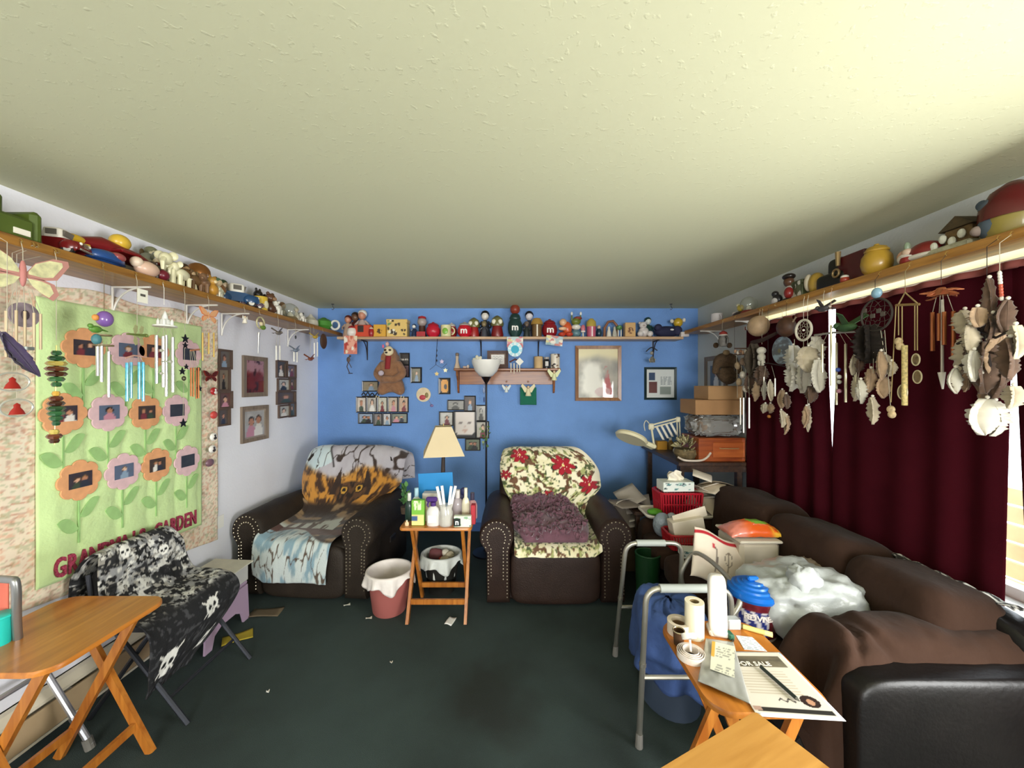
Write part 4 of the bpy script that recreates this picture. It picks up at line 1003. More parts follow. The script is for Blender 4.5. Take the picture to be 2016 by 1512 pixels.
# purple egg bird chime
t = hang('purple egg wind chime with a green bird and silver tubes', 'wind chime', 'wind_chime', HX, 205, 612, smat=mat('#6a5a3c', .8))
MB().ell(WX(206, 628, HX), (.030, .030, .036), 16, 10).build('egg', mat('#7d5aa0', .25, coat=.5), t, world=True)
MB().ell(WX(188, 625, HX), (.010, .014, .014), 10, 6).build('flower_bead', mat('#e0954a', .5), t, world=True)
b = MB(); p = WX(188, 648, HX); b.ell(p, (.014, .026, .016), 12, 8); b.ell(p + Vector((.004, -.024, .012)), .010, 10, 6); b.cyl(p + Vector((0, .018, .002)), p + Vector((0, .052, -.004)), .006, .002, 8); b.build('bird', mat('#5a8a34', .4), t, world=True)
MB().ell(WX(190, 668, HX), (.016, .02, .024), 10, 6).build('pot', mat('#4a7f86', .4), t, world=True)
for py, r in ((660, .028), (680, .034)): disc(t, HX, 204, py, r, mat('#7a6a4a', .5), 'plate', .006)
tubes(t, HX, [(192, 682, 740), (200, 677, 752), (214, 692, 782)], M_sil, .006, (205, 672))
# tag, dragonfly and turquoise tubes
t = hang('turquoise glass tube wind chime with dragonfly and white price tag', 'wind chime', 'wind_chime', HX, 270, 640)
p = WX(281, 583, HX + .01); MB().box(p, (.0015, .052, .066)).build('tag', mat('#f1eedd', .7), t, world=True, smooth=0)
MB().box(p + Vector((.001, 0, .004)), (.001, .026, .012)).build('barcode', mat('#55524a', .7), t, world=True, smooth=0)
b = MB(); p = WX(270, 660, HX)
b.cyl(p + Vector((0, -.05, 0)), p + Vector((0, .04, .004)), .004, .007, 8); b.ell(p + Vector((0, .046, .004)), .009, 8, 6); b.build('dragonfly_body', mat('#7a8a48', .4, metal=.4), t, world=True)
for sy in (-.012, .018):
    for sz in (-1, 1): facing(p + Vector((0, sy, 0)), HX, [(0, 0), (.012, sz * .02), (.014, sz * .045), (0.002, sz * .05), (-.008, sz * .03)][::sz], .002).build('dragonfly_wing', mat('#a8a878', .3, alpha=.8), t, world=True, smooth=0)
MB().tube([WX(247, 705, HX), WX(263, 700, HX), WX(288, 703, HX)], .004, 6).build('bar', mat('#c99a8a', .5), t, world=True)
tubes(t, HX, [(250, 714, 790), (258, 713, 784), (274, 713, 786), (282, 713, 790)], mat('#4ab0d0', .2, coat=.5, var=.3, vscale=60), .006, (268, 700), .01)
t = hang('white castle wind chime with four long silver tubes', 'wind chime', 'wind_chime', HX, 323, 600, smat=mat('#e8e6de', .6))
p = WX(325, 640, HX); b = MB(); b.lathe([(0, .075), (.004, .07), (.012, .045), (.014, .03), (.02, .028), (.022, 0), (.05, -.002), (.052, -.01), (0, -.01)], 14, p); b.build('castle', mat('#e6e6e0', .4), t, world=True, smooth=30)
for a in range(4): MB().lathe([(0, .035), (.007, .02), (.007, 0), (0, 0)], 8, p + Vector((.028 * math.cos(a * 1.57 + .6), .028 * math.sin(a * 1.57 + .6), 0))).build('turret', mat('#e6e6e0', .4), t, world=True)
tubes(t, HX, [(308, 660, 755), (321, 662, 762), (327, 660, 780), (340, 664, 772)], M_sil, .0072, (325, 643))
disc(t, HX, 327, 712, .02, mat('#9aa08a', .4)); 
for i, (px, py) in enumerate(((318, 690), (336, 712), (318, 735))): MB().ell(WX(px, py, HX + .02), (.008, .012, .008), 8, 6).build('dangling_bird', mat('#b9b9a8', .4), t, world=True)
# star chime
t = hang('star wind chime of black metal stars and copper tubes', 'wind chime', 'wind_chime', HX, 364, 655)
def star(r, k=.42, n=5, a0=PI / 2): return [((r if i % 2 == 0 else r * k) * math.cos(a0 + PI * i / n), (r if i % 2 == 0 else r * k) * math.sin(a0 + PI * i / n)) for i in range(2 * n)]
for (px, py, r) in ((364, 667, .026), (364, 680, .02), (366, 722, .016), (358, 731, .022), (392, 765, .02), (360, 833, .026)): facing(WX(px, py, HX), HX, star(r), .005).build('star', mat('#23252f', .4, metal=.5), t, world=True, smooth=0)
MB().tube([WX(375, 690, HX), WX(393, 688, HX)], .005, 6).build('crossbar', mat('#b07050', .5), t, world=True)
tubes(t, HX, [(376, 724, 780), (381, 724, 781), (387, 724, 785), (391, 724, 784)], M_cop, .0045, (372, 690), .01)
for (px, py) in ((391, 727), (362, 745)): MB().tube([WX(px, py, HX) + Vector((0, .010 * math.cos(a), .010 * math.sin(a))) for a in np.linspace(0, 6.2, 12)[:-1]], .004, 6, closed=True).build('ring', mat('#4a4438', .4, metal=.5), t, world=True)
MB().tube([WX(364, 665, HX), WX(360, 833, HX)], .001, 4).build('center_cord', M_str, t, world=True)
t = hang('orange butterfly wind chime with three slim gold tubes', 'wind chime', 'wind_chime', HX, 411, 612)
butterfly(t, WX(411, 620, HX), HX, mat('#d98a5c', .5), mat('#e3a878', .5), .62)
tubes(t, HX, [(399, 655, 710), (411, 655, 697), (421, 655, 703)], M_gold, .0045, (411, 628), .01)
# row of small ornaments on the quilt edge
orn = [(415, 740, 'butterfly', 'dark red butterfly clip on the quilt edge'), (421, 770, '#b02a2e', 'red ball with a white figure on the quilt edge'), (421, 817, '#c94a44', 'plain coral red ball on the quilt edge'), (420, 860, '#f0ece6', 'white disc with a dark figure on the quilt edge'), (418, 884, '#e9e4de', 'white disc with a dark ring on the quilt edge'), (413, 911, '#7a5a68', 'oval mauve stone disc at the foot of the quilt-edge row')]
for (px, py, k, lab) in orn:
    X = XL + .05; p = WX(px, py, X)
    if k == 'butterfly':
        t = T('butterfly_clip', lab, 'ornament', p); butterfly(t, p, -1, mat('#8a2a20', .5), mat('#5a1a16', .5), .55); continue
    t = T('hanging_ornament', lab, 'ornament', p)
    MB().tube([p + Vector((0, 0, .028)), p + Vector((-.02, 0, .06))], .001, 4).build('cord', M_str, t, world=True)
    MB().ell(p, (.014, .036 if py > 900 else .030, .027), 16, 10).build('ball', mat(k, .3, coat=.4, var=.1), t, world=True)
    if k != '#c94a44' and k != '#7a5a68':
        dk = '#efe6e0' if k == '#b02a2e' else '#3a3436'
        b = MB(); b.ell(p + Vector((.012, 0, .008)), (.005, .008, .009), 8, 6); b.ell(p + Vector((.012, .002, -.009)), (.005, .015, .011), 8, 6); b.build('motif', mat(dk, .5), t, world=True)
# far end of the left shelf
t = hang('small white angel ornament under the shelf', 'ornament', 'angel_ornament', HX, 482, 617)
p = WX(482, 628, HX); MB().lathe([(0, -.03), (.016, -.03), (.007, .004), (0, .006)], 12, p).build('robe', mat('#ece4d4', .6), t, world=True); MB().ell(p + Vector((0, 0, .014)), .008, 8, 6).build('head', mat('#e3c8a8', .6), t, world=True)
for s_ in (-1, 1): facing(p, HX, [(s_ * .003, .004), (s_ * .022, .022), (s_ * .026, .0), (s_ * .008, -.008)][::-s_], .003).build('wing', mat('#f1ecdf', .6), t, world=True, smooth=0)
t = hang('round gold wreath ornament with green leaves and a silver icicle', 'ornament', 'wreath_ornament', HX, 512, 618)
p = WX(513, 636, HX); MB().tube([p + Vector((0, .042 * math.cos(a), .042 * math.sin(a))) for a in np.linspace(0, 6.28, 20)[:-1]], .006, 6, closed=True).build('ring', mat('#b9b08a', .5, var=.3, vscale=60), t, world=True)
MB().ell(p + Vector((.005, .02, -.03)), (.016, .026, .018), 10, 6).build('leaf_cluster', mat('#5d7a2c', .6, var=.3, vscale=60), t, world=True); MB().ell(p + Vector((.005, 0, -.006)), (.012, .018, .016), 10, 6).build('rose', mat('#d8c8a0', .6), t, world=True)
MB().cyl(WX(510, 655, HX), WX(508, 696, HX), .008, .001, 8).build('icicle', M_sil, t, world=True)
def bird(t, p, m, k=1.0, s_=1):
    b = MB(); b.ell(p, (.014 * k, .034 * k, .014 * k), 12, 8); b.ell(p + Vector((0, s_ * .036 * k, .01 * k)), .011 * k, 10, 6); b.cyl(p + Vector((0, s_ * .044 * k, .01 * k)), p + Vector((0, s_ * .064 * k, .008 * k)), .003 * k, .0008, 6); b.build('bird', m, t, world=True)
    for q in (-1, 1):
        w0 = MB(); w0.add([p + Vector((0, -.012 * k, .005 * k)), p + Vector((0, .016 * k, .008 * k)), p + Vector((q * .045 * k, -.012 * k, .045 * k)), p + Vector((q * .04 * k, -.03 * k, .035 * k)), p + Vector((0, -.012 * k, .002 * k)), p + Vector((0, .016 * k, .004 * k)), p + Vector((q * .045 * k, -.012 * k, .042 * k)), p + Vector((q * .04 * k, -.03 * k, .032 * k))], [(0, 1, 2, 3), (7, 6, 5, 4), (0, 4, 5, 1), (1, 5, 6, 2), (2, 6, 7, 3), (3, 7, 4, 0)]); w0.build('wing', m, t, world=True, smooth=0)
    tl = MB(); tl.add([p + Vector((0, -s_ * .03 * k, 0)), p + Vector((.014 * k, -s_ * .066 * k, -.006 * k)), p + Vector((-.014 * k, -s_ * .066 * k, -.006 * k)), p + Vector((0, -s_ * .06 * k, -.012 * k))], [(0, 1, 2), (0, 3, 1), (0, 2, 3), (1, 3, 2)]); tl.build('tail', m, t, world=True, smooth=0)
t = hang('grey hummingbird wind chime with two short white tubes', 'wind chime', 'wind_chime', HX, 548, 650); bird(t, WX(548, 656, HX), mat('#7d746c', .4, metal=.3), 1.0)
tubes(t, HX, [(544, 681, 709), (551, 681, 709)], mat('#e9e6dc', .3, metal=.4), .006, (548, 660), .005)
t = hang('tiny black bird wind chime with pale blue wings and white tubes', 'wind chime', 'wind_chime', HX, 582, 660); bird(t, WX(582, 690, HX), mat('#7d8898', .4), 1.0); MB().ell(WX(582, 664, HX), (.007, .008, .016), 8, 6).build('bead', mat('#202228', .4), t, world=True)
tubes(t, HX, [(579, 693, 712), (585, 692, 713)], mat('#e9e6dc', .3, metal=.4), .006, (582, 690), .005)
t = hang('yellow-green bird wind chime with white tubes at the corner end of the shelf', 'wind chime', 'wind_chime', HX, 618, 656); bird(t, WX(620, 664, HX), mat('#c9a83c', .5), 1.0)
tubes(t, HX, [(619, 675, 703), (625, 674, 702)], mat('#e9e6dc', .3, metal=.4), .006, (621, 664), .005)
t = hang('dark brown wooden disc ornament at the corner of the blue wall', 'ornament', 'wooden_disc', HX, 636, 652); p = WX(637, 672, HX); MB().ell(p, (.02, .06, .075), 16, 10).build('disc', mat('#4a3020', .6, var=.3), t, world=True)
t = hang('small brown dragonfly ornament hanging below the corner chimes', 'ornament', 'dragonfly_ornament', HX, 611, 700); bird(t, WX(611, 707, HX), mat('#8a4a34', .5), 1.1)
# ================================================================= SMALL COLLECTIBLES ON THE SHELVES
def G(c, r=.35, coat=.3, **k): return mat(c, r, coat=coat, **k)
def jar(label, loc, h, w_, col, lid, letter=None, rz=0, foot=None, ball=None):
    t = T('candy_jar', label, 'jar', loc, rz); r = w_ / 2; hb = h * (.72 if ball is None else .55)
    MB().lathe([(0, 0), (r * .6, 0), (r * .62, h * .03), (r * .9, hb * .25), (r, hb * .5), (r * .93, hb * .8), (r * .7, hb), (0, hb)], 20).build('body', G(col), t)
    MB().lathe([(0, 0), (r * .74, 0), (r * .78, h * .04), (r * .6, h * .14), (r * .2, h * .2), (r * .16, h * .24), (0, h * .26)], 20, (0, 0, hb)).build('lid', G(lid), t)
    if ball: MB().ell((0, 0, h - w_ * .3), w_ * .34, 16, 10).build('ball_finial', G(ball, .5), t)
    if letter: text('letter', letter, w_ * .62, mat('#f3efe6', .5), t, (0, -r * 1.0, hb * .5), (PI / 2, 0, 0), .004, bold=.002)
    return t
def doll(label, loc, h, body, head, hair, rz=0, arms=True, name='figurine', base=None):
    t = T(name, label, 'figurine', loc, rz); r = h * .2; z0 = 0
    if base: MB().lathe([(0, 0), (r * 1.1, 0), (r * 1.1, h * .05), (0, h * .06)], 16).build('base', G(base), t); z0 = h * .05
    MB().lathe([(0, z0), (r, z0), (r * 1.02, z0 + h * .08), (r * .8, h * .35), (r * .55, h * .58), (r * .25, h * .64), (0, h * .65)], 16).build('body', G(body), t)
    MB().ell((0, 0, h * .78), (h * .135, h * .135, h * .15), 14, 10).build('head', G(head), t)
    MB().ell((0, h * .035, h * .835), (h * .155, h * .145, h * .15), 14, 10).build('hair', G(hair), t)
    if arms:
        for s_ in (-1, 1): MB().tube([(s_ * r * .5, 0, h * .58), (s_ * r * 1.15, -h * .02, h * .45), (s_ * r * .9, -h * .12, h * .36)], [h * .045, h * .04, h * .035], 8).build('arm', G(body), t)
    return t
def tin(label, loc, w_, d, h, col, paint=None, lid=True, rz=0):
    t = T('storage_tin', label, 'tin', loc, rz)
    MB().rbox((0, 0, h * (.39 if lid else .5)), (w_, d, h * (.78 if lid else 1)), .004).build('body', G(col), t, smooth=0)
    if lid: MB().rbox((0, 0, h * .895), (w_ * 1.03, d * 1.03, h * .21), .004).build('lid', G(col), t, smooth=0)
    if paint: m = MB(); sheet(m, 0, h * .5, w_ * .9, h * .9, -d * .52 - .001, 24, 20); m.build('front_print', printmat(.4, coat=.3), t, smooth=0, paint=paint)
    return t
def mug(label, loc, r, h, col, motif=None, rz=0, side=1):
    t = T('mug', label, 'mug', loc, rz)
    MB().lathe([(0, 0), (r * .9, 0), (r, h * .06), (r, h * .97), (r * .95, h), (r * .88, h * .96), (r * .86, h * .1), (0, h * .08)], 20).build('cup', G(col), t)
    MB().tube([(side * (r * .95 + h * .32 * math.sin(a)), 0, h * .5 + h * .32 * math.cos(a)) for a in np.linspace(.25, PI - .25, 10)], h * .06, 8).build('handle', G(col), t)
    if motif: MB().ell((0, -r * .96, h * .45), (r * .55, r * .12, h * .28), 12, 8).build('motif', G(motif), t)
    return t
def beast(label, loc, L, col, rz=0, ear=None, name='animal_figurine', trunk=False):
    t = T(name, label, 'figurine', loc, rz); b = MB(); k = L
    b.ell((0, 0, k * .48), (k * .42, k * .2, k * .22), 14, 8); b.ell((-k * .42, 0, k * .66), (k * .19, k * .16, k * .18), 12, 8)
    if trunk: b.tube([(-k * .52, 0, k * .66), (-k * .68, 0, k * .5), (-k * .66, 0, k * .3)], [k * .08, k * .06, k * .04], 8)
    else: b.ell((-k * .58, 0, k * .6), (k * .1, k * .08, k * .08), 10, 6)
    b.build('body', G(col), t)
    for sx in (-1, 1):
        for sy in (-1, 1): MB().cyl((sx * k * .26, sy * k * .11, 0), (sx * k * .26, sy * k * .11, k * .4), k * .07, k * .09, 8).build('leg', G(col), t)
        MB().ell((-k * .36, sx * k * .15, k * .76), (k * .05, k * (.12 if trunk else .05), k * (.13 if trunk else .09)), 8, 6).build('ear', G(ear or col), t)
    MB().tube([(k * .4, 0, k * .52), (k * .52, 0, k * .6), (k * .54, 0, k * .72)], k * .03, 6).build('tail', G(col), t)
    return t
def truck(label, loc, L, col, cab, rz=0):
    """old pickup, front towards -y"""
    t = T('toy_truck', label, 'toy truck', loc, rz); w_ = L * .46
    b = MB(); b.prism([(-.5 * L, .12 * L), (.5 * L, .12 * L), (.5 * L, .34 * L), (.12 * L, .36 * L), (-.16 * L, .36 * L), (-.46 * L, .30 * L), (-.5 * L, .2 * L)], w_ * .8, Matrix(((0, 0, 1, -w_ * .4), (1, 0, 0, 0), (0, 1, 0, 0), (0, 0, 0, 1)))); b.build('body', G(col, .25), t, smooth=20)
    MB().sq((0, -.02 * L + .02 * L, .46 * L), (w_ * .78, .34 * L, .26 * L), .35, .35).build('cab', G(cab, .3), t)
    MB().box((0, -.175 * L, .475 * L), (w_ * .58, .01, .13 * L), Rx(.3)).build('windshield', mat('#6a645c', .15), t, smooth=0)
    for s_ in (-1, 1):
        MB().box((s_ * w_ * .385, 0, .48 * L), (.006, .18 * L, .12 * L)).build('side_window', mat('#6a645c', .15), t, smooth=0)
        for y in (-.3, .3):
            MB().ell((s_ * w_ * .43, y * L, .19 * L), (w_ * .13, .17 * L, .14 * L), 12, 8).build('fender', G(col, .25), t)
            wh = MB().cyl((s_ * w_ * .36, y * L, .105 * L), (s_ * w_ * .52, y * L, .105 * L), .105 * L, n=16).build('wheel', mat('#1c1a1a', .6), t); MB().cyl((s_ * w_ * .515, y * L, .105 * L), (s_ * w_ * .535, y * L, .105 * L), .065 * L, n=14).build('hubcap', mat('#e6e2d8', .25, metal=.5), wh)
        MB().ell((s_ * w_ * .3, -.48 * L, .27 * L), (.035 * L, .03 * L, .035 * L), 10, 6).build('headlight', mat('#f2eede', .2), t)
    MB().rbox((0, -.51 * L, .13 * L), (w_ * .98, .04 * L, .05 * L), .006).build('bumper', mat('#dcd6cc', .2, metal=.8), t)
    g = MB()
    for i in range(4): g.box((0, -.505 * L, (.2 + .03 * i) * L), (w_ * .36, .012 * L, .012 * L))
    g.build('grille', mat('#cfc8bc', .25, metal=.8), t, smooth=0)
    return t
def globe(label, loc, r, basec='#7a6a4a', inner='#e9e2cc', rz=0):
    t = T('snow_globe', label, 'snow globe', loc, rz)
    MB().lathe([(0, 0), (r * .95, 0), (r * .9, r * .3), (r * .75, r * .5), (0, r * .5)], 18).build('base', G(basec, .5), t)
    b = MB(); b.ell((0, 0, r * .75), (r * .3, r * .3, r * .4), 10, 6); b.ell((r * .25, 0, r * .65), (r * .2, r * .2, r * .25), 10, 6); b.build('scene', G(inner, .5), t)
    MB().ell((0, 0, r * 1.25), r * .95, 20, 12).build('dome', glassmat('#eef0ea', .03, .9), t)
    return t
def lumps(name, label, cat, loc, parts, rz=0):
    """figurine of named rounded pieces: (part, (x,y,z), (rx,ry,rz), colour)"""
    t = T(name, label, cat, loc, rz)
    for (pn, c, r, col) in parts: MB().ell(c, r, 14, 10).build(pn, G(col) if isinstance(col, str) else col, t)
    return t
# ---------------------------------------------------------------- left shelf (sitting on it, seen from below)
def LS(px, X=-1.975): return Vector((X, X * F / (px - CX), SHT))
p = LS(-44, -1.98); t = T('toy_armchair', 'green toy armchair dispenser with a yellow ball at the near end of the shelf', 'toy', p, PI / 2)
for nm, c, s_ in (('seat', (0, -.02, .045), (.21, .13, .09)), ('backrest', (0, .06, .10), (.21, .045, .20))): MB().rbox(c, s_, .012).build(nm, mat('#4a5a1e', .5, var=.15), t)
for s_ in (-1, 1): MB().rbox((s_ * .115, -.01, .065), (.04, .15, .13), .015).build('arm', mat('#4a5a1e', .5, var=.15), t)
MB().ell((-.02, -.005, .135), (.055, .045, .05), 16, 10).build('ball', G('#d8c84a'), t); MB().box((.06, -.0875, .03), (.05, .004, .022)).build('price_tag', mat('#efe9d8', .7), t, smooth=0)
truck('dark red toy pickup with white windshield frame beside the green toy armchair', LS(113, -1.965), .19, '#6a1818', '#e6ded0', PI / 2 + .35)
p = LS(236, -2.0); t = T('toy_airplane', 'dark red toy airplane with yellow propeller and yellow ball pilot', 'toy airplane', p, 0)
MB().tube([(0, -.20, .10), (0, -.1, .115), (0, .08, .10), (0, .2, .08)], [.02, .042, .04, .018], 14).build('fuselage', G('#7a1218'), t)
MB().rbox((0.01, -.03, .10), (.17, .1, .016), .006).build('wing', G('#7a1218'), t); MB().rbox((0, .18, .11), (.1, .05, .012), .005).build('tailplane', G('#7a1218'), t)
MB().ell((0, -.205, .105), (.03, .05, .022), 12, 8).build('propeller_hub', G('#dcae2a'), t); MB().cyl((.03, -.17, .0), (.02, -.17, .09), .010, .013, 10).build('strut', G('#dcae2a'), t); MB().cyl((.03, .12, .0), (.02, .12, .08), .009, .012, 10).build('strut', G('#dcae2a'), t)
MB().ell((0, 0.0, .165), (.04, .045, .04), 14, 10).build('pilot_ball', G('#dcb43a'), t)
lumps('round_tin', 'blue domed tin with red and silver lid in front of the toy airplane', 'tin', LS(208, -1.905), [('body', (0, 0, .035), (.036, .085, .034), '#234a86'), ('lid_boss', (.01, .04, .05), (.03, .035, .022), '#9a4a48'), ('band', (.0, .0, .02), (.038, .088, .01), '#1c3c70')])
tin('small blue and white box beside the toy airplane tail', LS(283, -1.93), .05, .05, .07, '#2a5a94', lambda u, v: mix(C('#2a5a94'), C('#ece8dc'), (np.abs(u - .5) < .22)), rz=PI / 2)
lumps('sheep_figurine', 'cream and pink striped figurine with a maroon ball on the toy shelf', 'figurine', LS(294, -1.90), [('body', (0, -.01, .03), (.03, .045, .03), '#dcb8a0'), ('head', (0, -.05, .045), (.02, .02, .02), '#e6d0b8'), ('ball', (.01, .045, .022), (.022, .024, .022), '#6a1a28')])
for i, (px, X, L, col, lab, tr) in enumerate(((335, -1.93, .11, '#e2dcb4', 'large cream elephant figurine on the toy shelf', True), (357, -1.90, .085, '#e8e2bc', 'small cream elephant figurine on the toy shelf', True), (322, -2.03, .12, '#8f9080', 'grey elephant figurine at the wall behind the cream elephants', True), (345, -2.06, .11, '#a3a590', 'pale grey-green elephant figurine against the wall', True), (312, -1.90, .06, '#3a2c24', 'tiny dark brown dog figurine in front of the grey elephant', False), (386, -1.92, .085, '#6d5030', 'brown dog figurine with a tan back on the toy shelf', False), (404, -1.91, .08, '#7a5a40', 'dark brown long-nosed dog figurine on the toy shelf', False), (372, -2.03, .11, '#7d6a44', 'olive brown pony figurine against the wall', False), (398, -2.0, .10, '#a58a5c', 'tan bear figurine behind the brown dogs', False))):
    beast(lab, LS(px, X), L * 1.3, col, PI / 2 + .5 - .3 * (i % 3), trunk=tr)
lumps('brass_globe', 'brass globe ornament on the toy shelf', 'ornament', LS(390, -2.04), [('ball', (0, 0, .12), (.05, .05, .05), mat('#a8703c', .3, metal=.6)), ('stem', (0, 0, .04), (.016, .016, .045), mat('#7a5530', .4, metal=.5)), ('base', (0, 0, .01), (.035, .035, .012), mat('#7a5530', .4, metal=.5))])
lumps('bear_figurine', 'golden yellow teddy figurine near the blue toy pickup', 'figurine', LS(417, -1.90), [('body', (0, 0, .03), (.026, .03, .03), '#c08a34'), ('head', (0, 0, .07), (.02, .022, .02), '#c99a48'), ('ear', (0, -.016, .088), (.007, .008, .008), '#c08a34'), ('ear', (0, .016, .088), (.007, .008, .008), '#c08a34'), ('muzzle', (.018, 0, .066), (.008, .01, .008), '#e6d0a0')])
doll('small white and green figurine behind the golden teddy', LS(430, -1.98), .12, '#dcdcc4', '#e0c8a0', '#5a7a5a', PI / 2)
beast('little white lamb figurine beside the blue pickup wheel', LS(431, -1.89), .05, '#ece6cc', PI / 2 + .4)
truck('blue toy pickup with white cab on the shelf above the collages', LS(464, -1.985), .27, '#274a70', '#e9e4d6', PI / 2 + .85)
truck('small purple-grey toy car beside the blue pickup', LS(495, -1.93), .15, '#6a5360', '#5a4a54', PI / 2 + .8)
mug('yellow flower-shaped mug on the shelf above the collages', LS(513, -1.92), .035, .08, '#d9b63c', '#efe6c0', PI / 2)
lumps('black_cat_figurine', 'black cat figurine behind the yellow mug', 'figurine', LS(508, -2.02), [('body', (0, 0, .05), (.03, .035, .05), '#24201e'), ('head', (0, 0, .115), (.024, .026, .024), '#24201e'), ('ear', (0, -.016, .14), (.006, .008, .012), '#24201e'), ('ear', (0, .016, .14), (.006, .008, .012), '#24201e')])
lumps('bear_figurine', 'dark brown seated bear figurine beside the yellow mug', 'figurine', LS(532, -1.95), [('body', (0, 0, .04), (.035, .04, .04), '#5a3a28'), ('head', (0, 0, .10), (.028, .03, .028), '#64432e'), ('ear', (0, -.022, .125), (.009, .01, .01), '#5a3a28'), ('ear', (0, .022, .125), (.009, .01, .01), '#5a3a28'), ('muzzle', (.026, 0, .094), (.012, .014, .011), '#a07a58')])
beast('white horse figurine beside the snow globe', LS(547, -1.92), .10, '#ece8da', PI / 2 + .3)
globe('snow globe with white figures on the shelf above the collages', LS(571, -1.96), .052)
beast('white and black spotted cow figurine near the blue wall', LS(596, -1.92), .08, '#e8e4d8', PI / 2 + .2, '#2a2624')
t = T('teapot', 'white and grey lidded teapot at the corner of the shelf', 'teapot', LS(612, -1.99), PI / 2)
MB().lathe([(0, 0), (.05, 0), (.07, .03), (.066, .07), (.04, .095), (0, .095)], 18).build('pot', G('#c9c4b2'), t); MB().lathe([(.045, 0), (.02, .02), (.012, .035), (0, .04)], 16, (0, 0, .095)).build('lid', G('#e3dfd0'), t); MB().tube([(.06, 0, .04), (.1, 0, .06), (.12, 0, .09)], [.014, .01, .008], 8).build('spout', G('#c9c4b2'), t); MB().tube([(-.06, 0, .075), (-.1, 0, .07), (-.1, 0, .035), (-.065, 0, .025)], .008, 8).build('handle', G('#c9c4b2'), t)
for (px, X, h_, bc, hc, hr, lab) in ((300, -2.05, .17, '#cfc9a8', '#e0d4b0', '#8a8a6a', 'tall cream lady figurine against the wall behind the toy animals'), (310, -1.99, .13, '#8a8f7a', '#d8c8a0', '#5a5a44', 'grey-green shepherd figurine among the toy animals'), (364, -1.98, .13, '#8a6a44', '#c9a070', '#4a3420', 'brown-coated pilgrim figurine among the toy animals'), (378, -1.93, .10, '#e0d6b0', '#d8b890', '#7a5a34', 'cream cherub figurine beside the brown dogs'), (407, -2.05, .15, '#9a7a58', '#d0a880', '#5a3a24', 'tan-robed figurine at the wall above the orange butterfly'), (441, -2.05, .14, '#7a8a6a', '#d8c0a0', '#3a4a30', 'green-coated figurine behind the blue pickup'), (523, -2.04, .14, '#4a3a34', '#c09878', '#241a16', 'dark-cloaked figurine behind the yellow mug'), (557, -2.04, .13, '#d8d0c0', '#d8b898', '#8a6a4a', 'ivory choir figurine between the white horse and the snow globe'), (584, -1.93, .10, '#c9c2ae', '#dcc8b0', '#b8b0a0', 'pale stone figurine between the snow globe and the cow')):
    doll(lab, LS(px, X), h_, bc, hc, hr, PI / 2)
for (px, X, r, col, lab) in ((279, -2.06, .05, '#b8b49a', 'silver-grey ball ornament on the wall side of the toy airplane tail'), (425, -2.04, .045, '#8a5a30', 'copper ball ornament behind the golden teddy'), (349, -1.99, .035, '#d8c88a', 'pale yellow ball ornament between the two cream elephants')):
    lumps('ball_ornament', lab, 'ornament', LS(px, X), [('base', (0, 0, .012), (r * .6, r * .6, .013), '#6a5230'), ('ball', (0, 0, .018 + r), (r, r, r), col), ('finial', (0, 0, .03 + 2 * r), (.008, .008, .016), '#6a5230')])
for o in list(COL.objects):
    if o.parent is None and o.type == 'EMPTY' and abs(o.location.z - SHT) < .01 and o.location.x < -1.85 and o.get('category') in ('figurine', 'ornament', 'mug', 'snow globe'): o.scale = (1.35, 1.35, 1.35)
# ---------------------------------------------------------------- shelf on the blue wall
def BS(px, Y=4.05): return Vector(((px - CX) / F * Y, Y, BSZ))
K = 4.03 / F
t = T('teapot', 'round green mug-teapot with white ring handle in the shelf corner', 'teapot', (-1.94, 3.93, SHT), 0)
MB().lathe([(0, 0), (.05, 0), (.085, .04), (.08, .085), (.05, .11), (0, .115)], 20).build('pot', G('#4a8a34'), t); MB().ell((0, 0, .115), (.03, .03, .014), 12, 6).build('lid', G('#3a702a'), t); MB().tube([(.115 + .042 * math.cos(a), 0, .05 + .045 * math.sin(a)) for a in np.linspace(0, 6.28, 16)[:-1]], .011, 8, closed=True).build('handle', G('#e9e6dc'), t)
doll('tall cream and red figurine at the left end of the candy shelf', BS(685, 4.09), .25, '#c9a890', '#c98a70', '#5a1c18', 0)
doll('dark maroon figurine with brown head on the candy shelf', BS(699, 4.12), .29, '#4a1f1e', '#6a4a38', '#2e1a18', 0, name='figurine')
doll('tall pink and white rabbit-eared figurine on the candy shelf', BS(713, 4.09), .31, '#b9a49c', '#c98a70', '#e9e4da', 0)
jar('white and red round candy jar at the left end of the shelf', BS(693, 4.0), .125, .10, '#e6ddd2', '#a8232a')
tin('orange-red box with a dark window on the candy shelf', BS(717, 4.03), .17, .08, .125, '#d0482c', lambda u, v: mix(C('#d0482c'), C('#3a2c28'), (np.abs(u - .35) < .22) & (v > .35)), lid=False)
jar('small dark red ball jar beside the yellow tin', BS(731, 3.985), .11, .055, '#a01c24', '#d8b8a8')
def motif(cs, base, seed, n=10, r=.1):
    rng = random.Random(seed); sp = [(rng.random(), rng.random(), r * rng.uniform(.6, 1.3), rng.choice(cs)) for _ in range(n)]
    def fn(u, v):
        c = np.zeros((len(u), 3)) + C(base)
        for (a, b, q, cl) in sp: c = mix(c, C(cl), ((u - a) ** 2 + ((v - b) * .9) ** 2) < q * q * (0.6 + .8 * fbm(u * 9 + a * 5, v * 9, 2)))
        return c
    return fn
tin('yellow tin with a single dark sitting animal motif', BS(750, 4.04), .13, .09, .13, '#dca63c', lambda u, v: mix(np.zeros((len(u), 3)) + C('#dca63c'), C('#4a3420'), (((u - .5) / .25) ** 2 + ((v - .45) / .22) ** 2 < 1) & (fbm(u * 8, v * 8, 2) > .42)), lid=False)
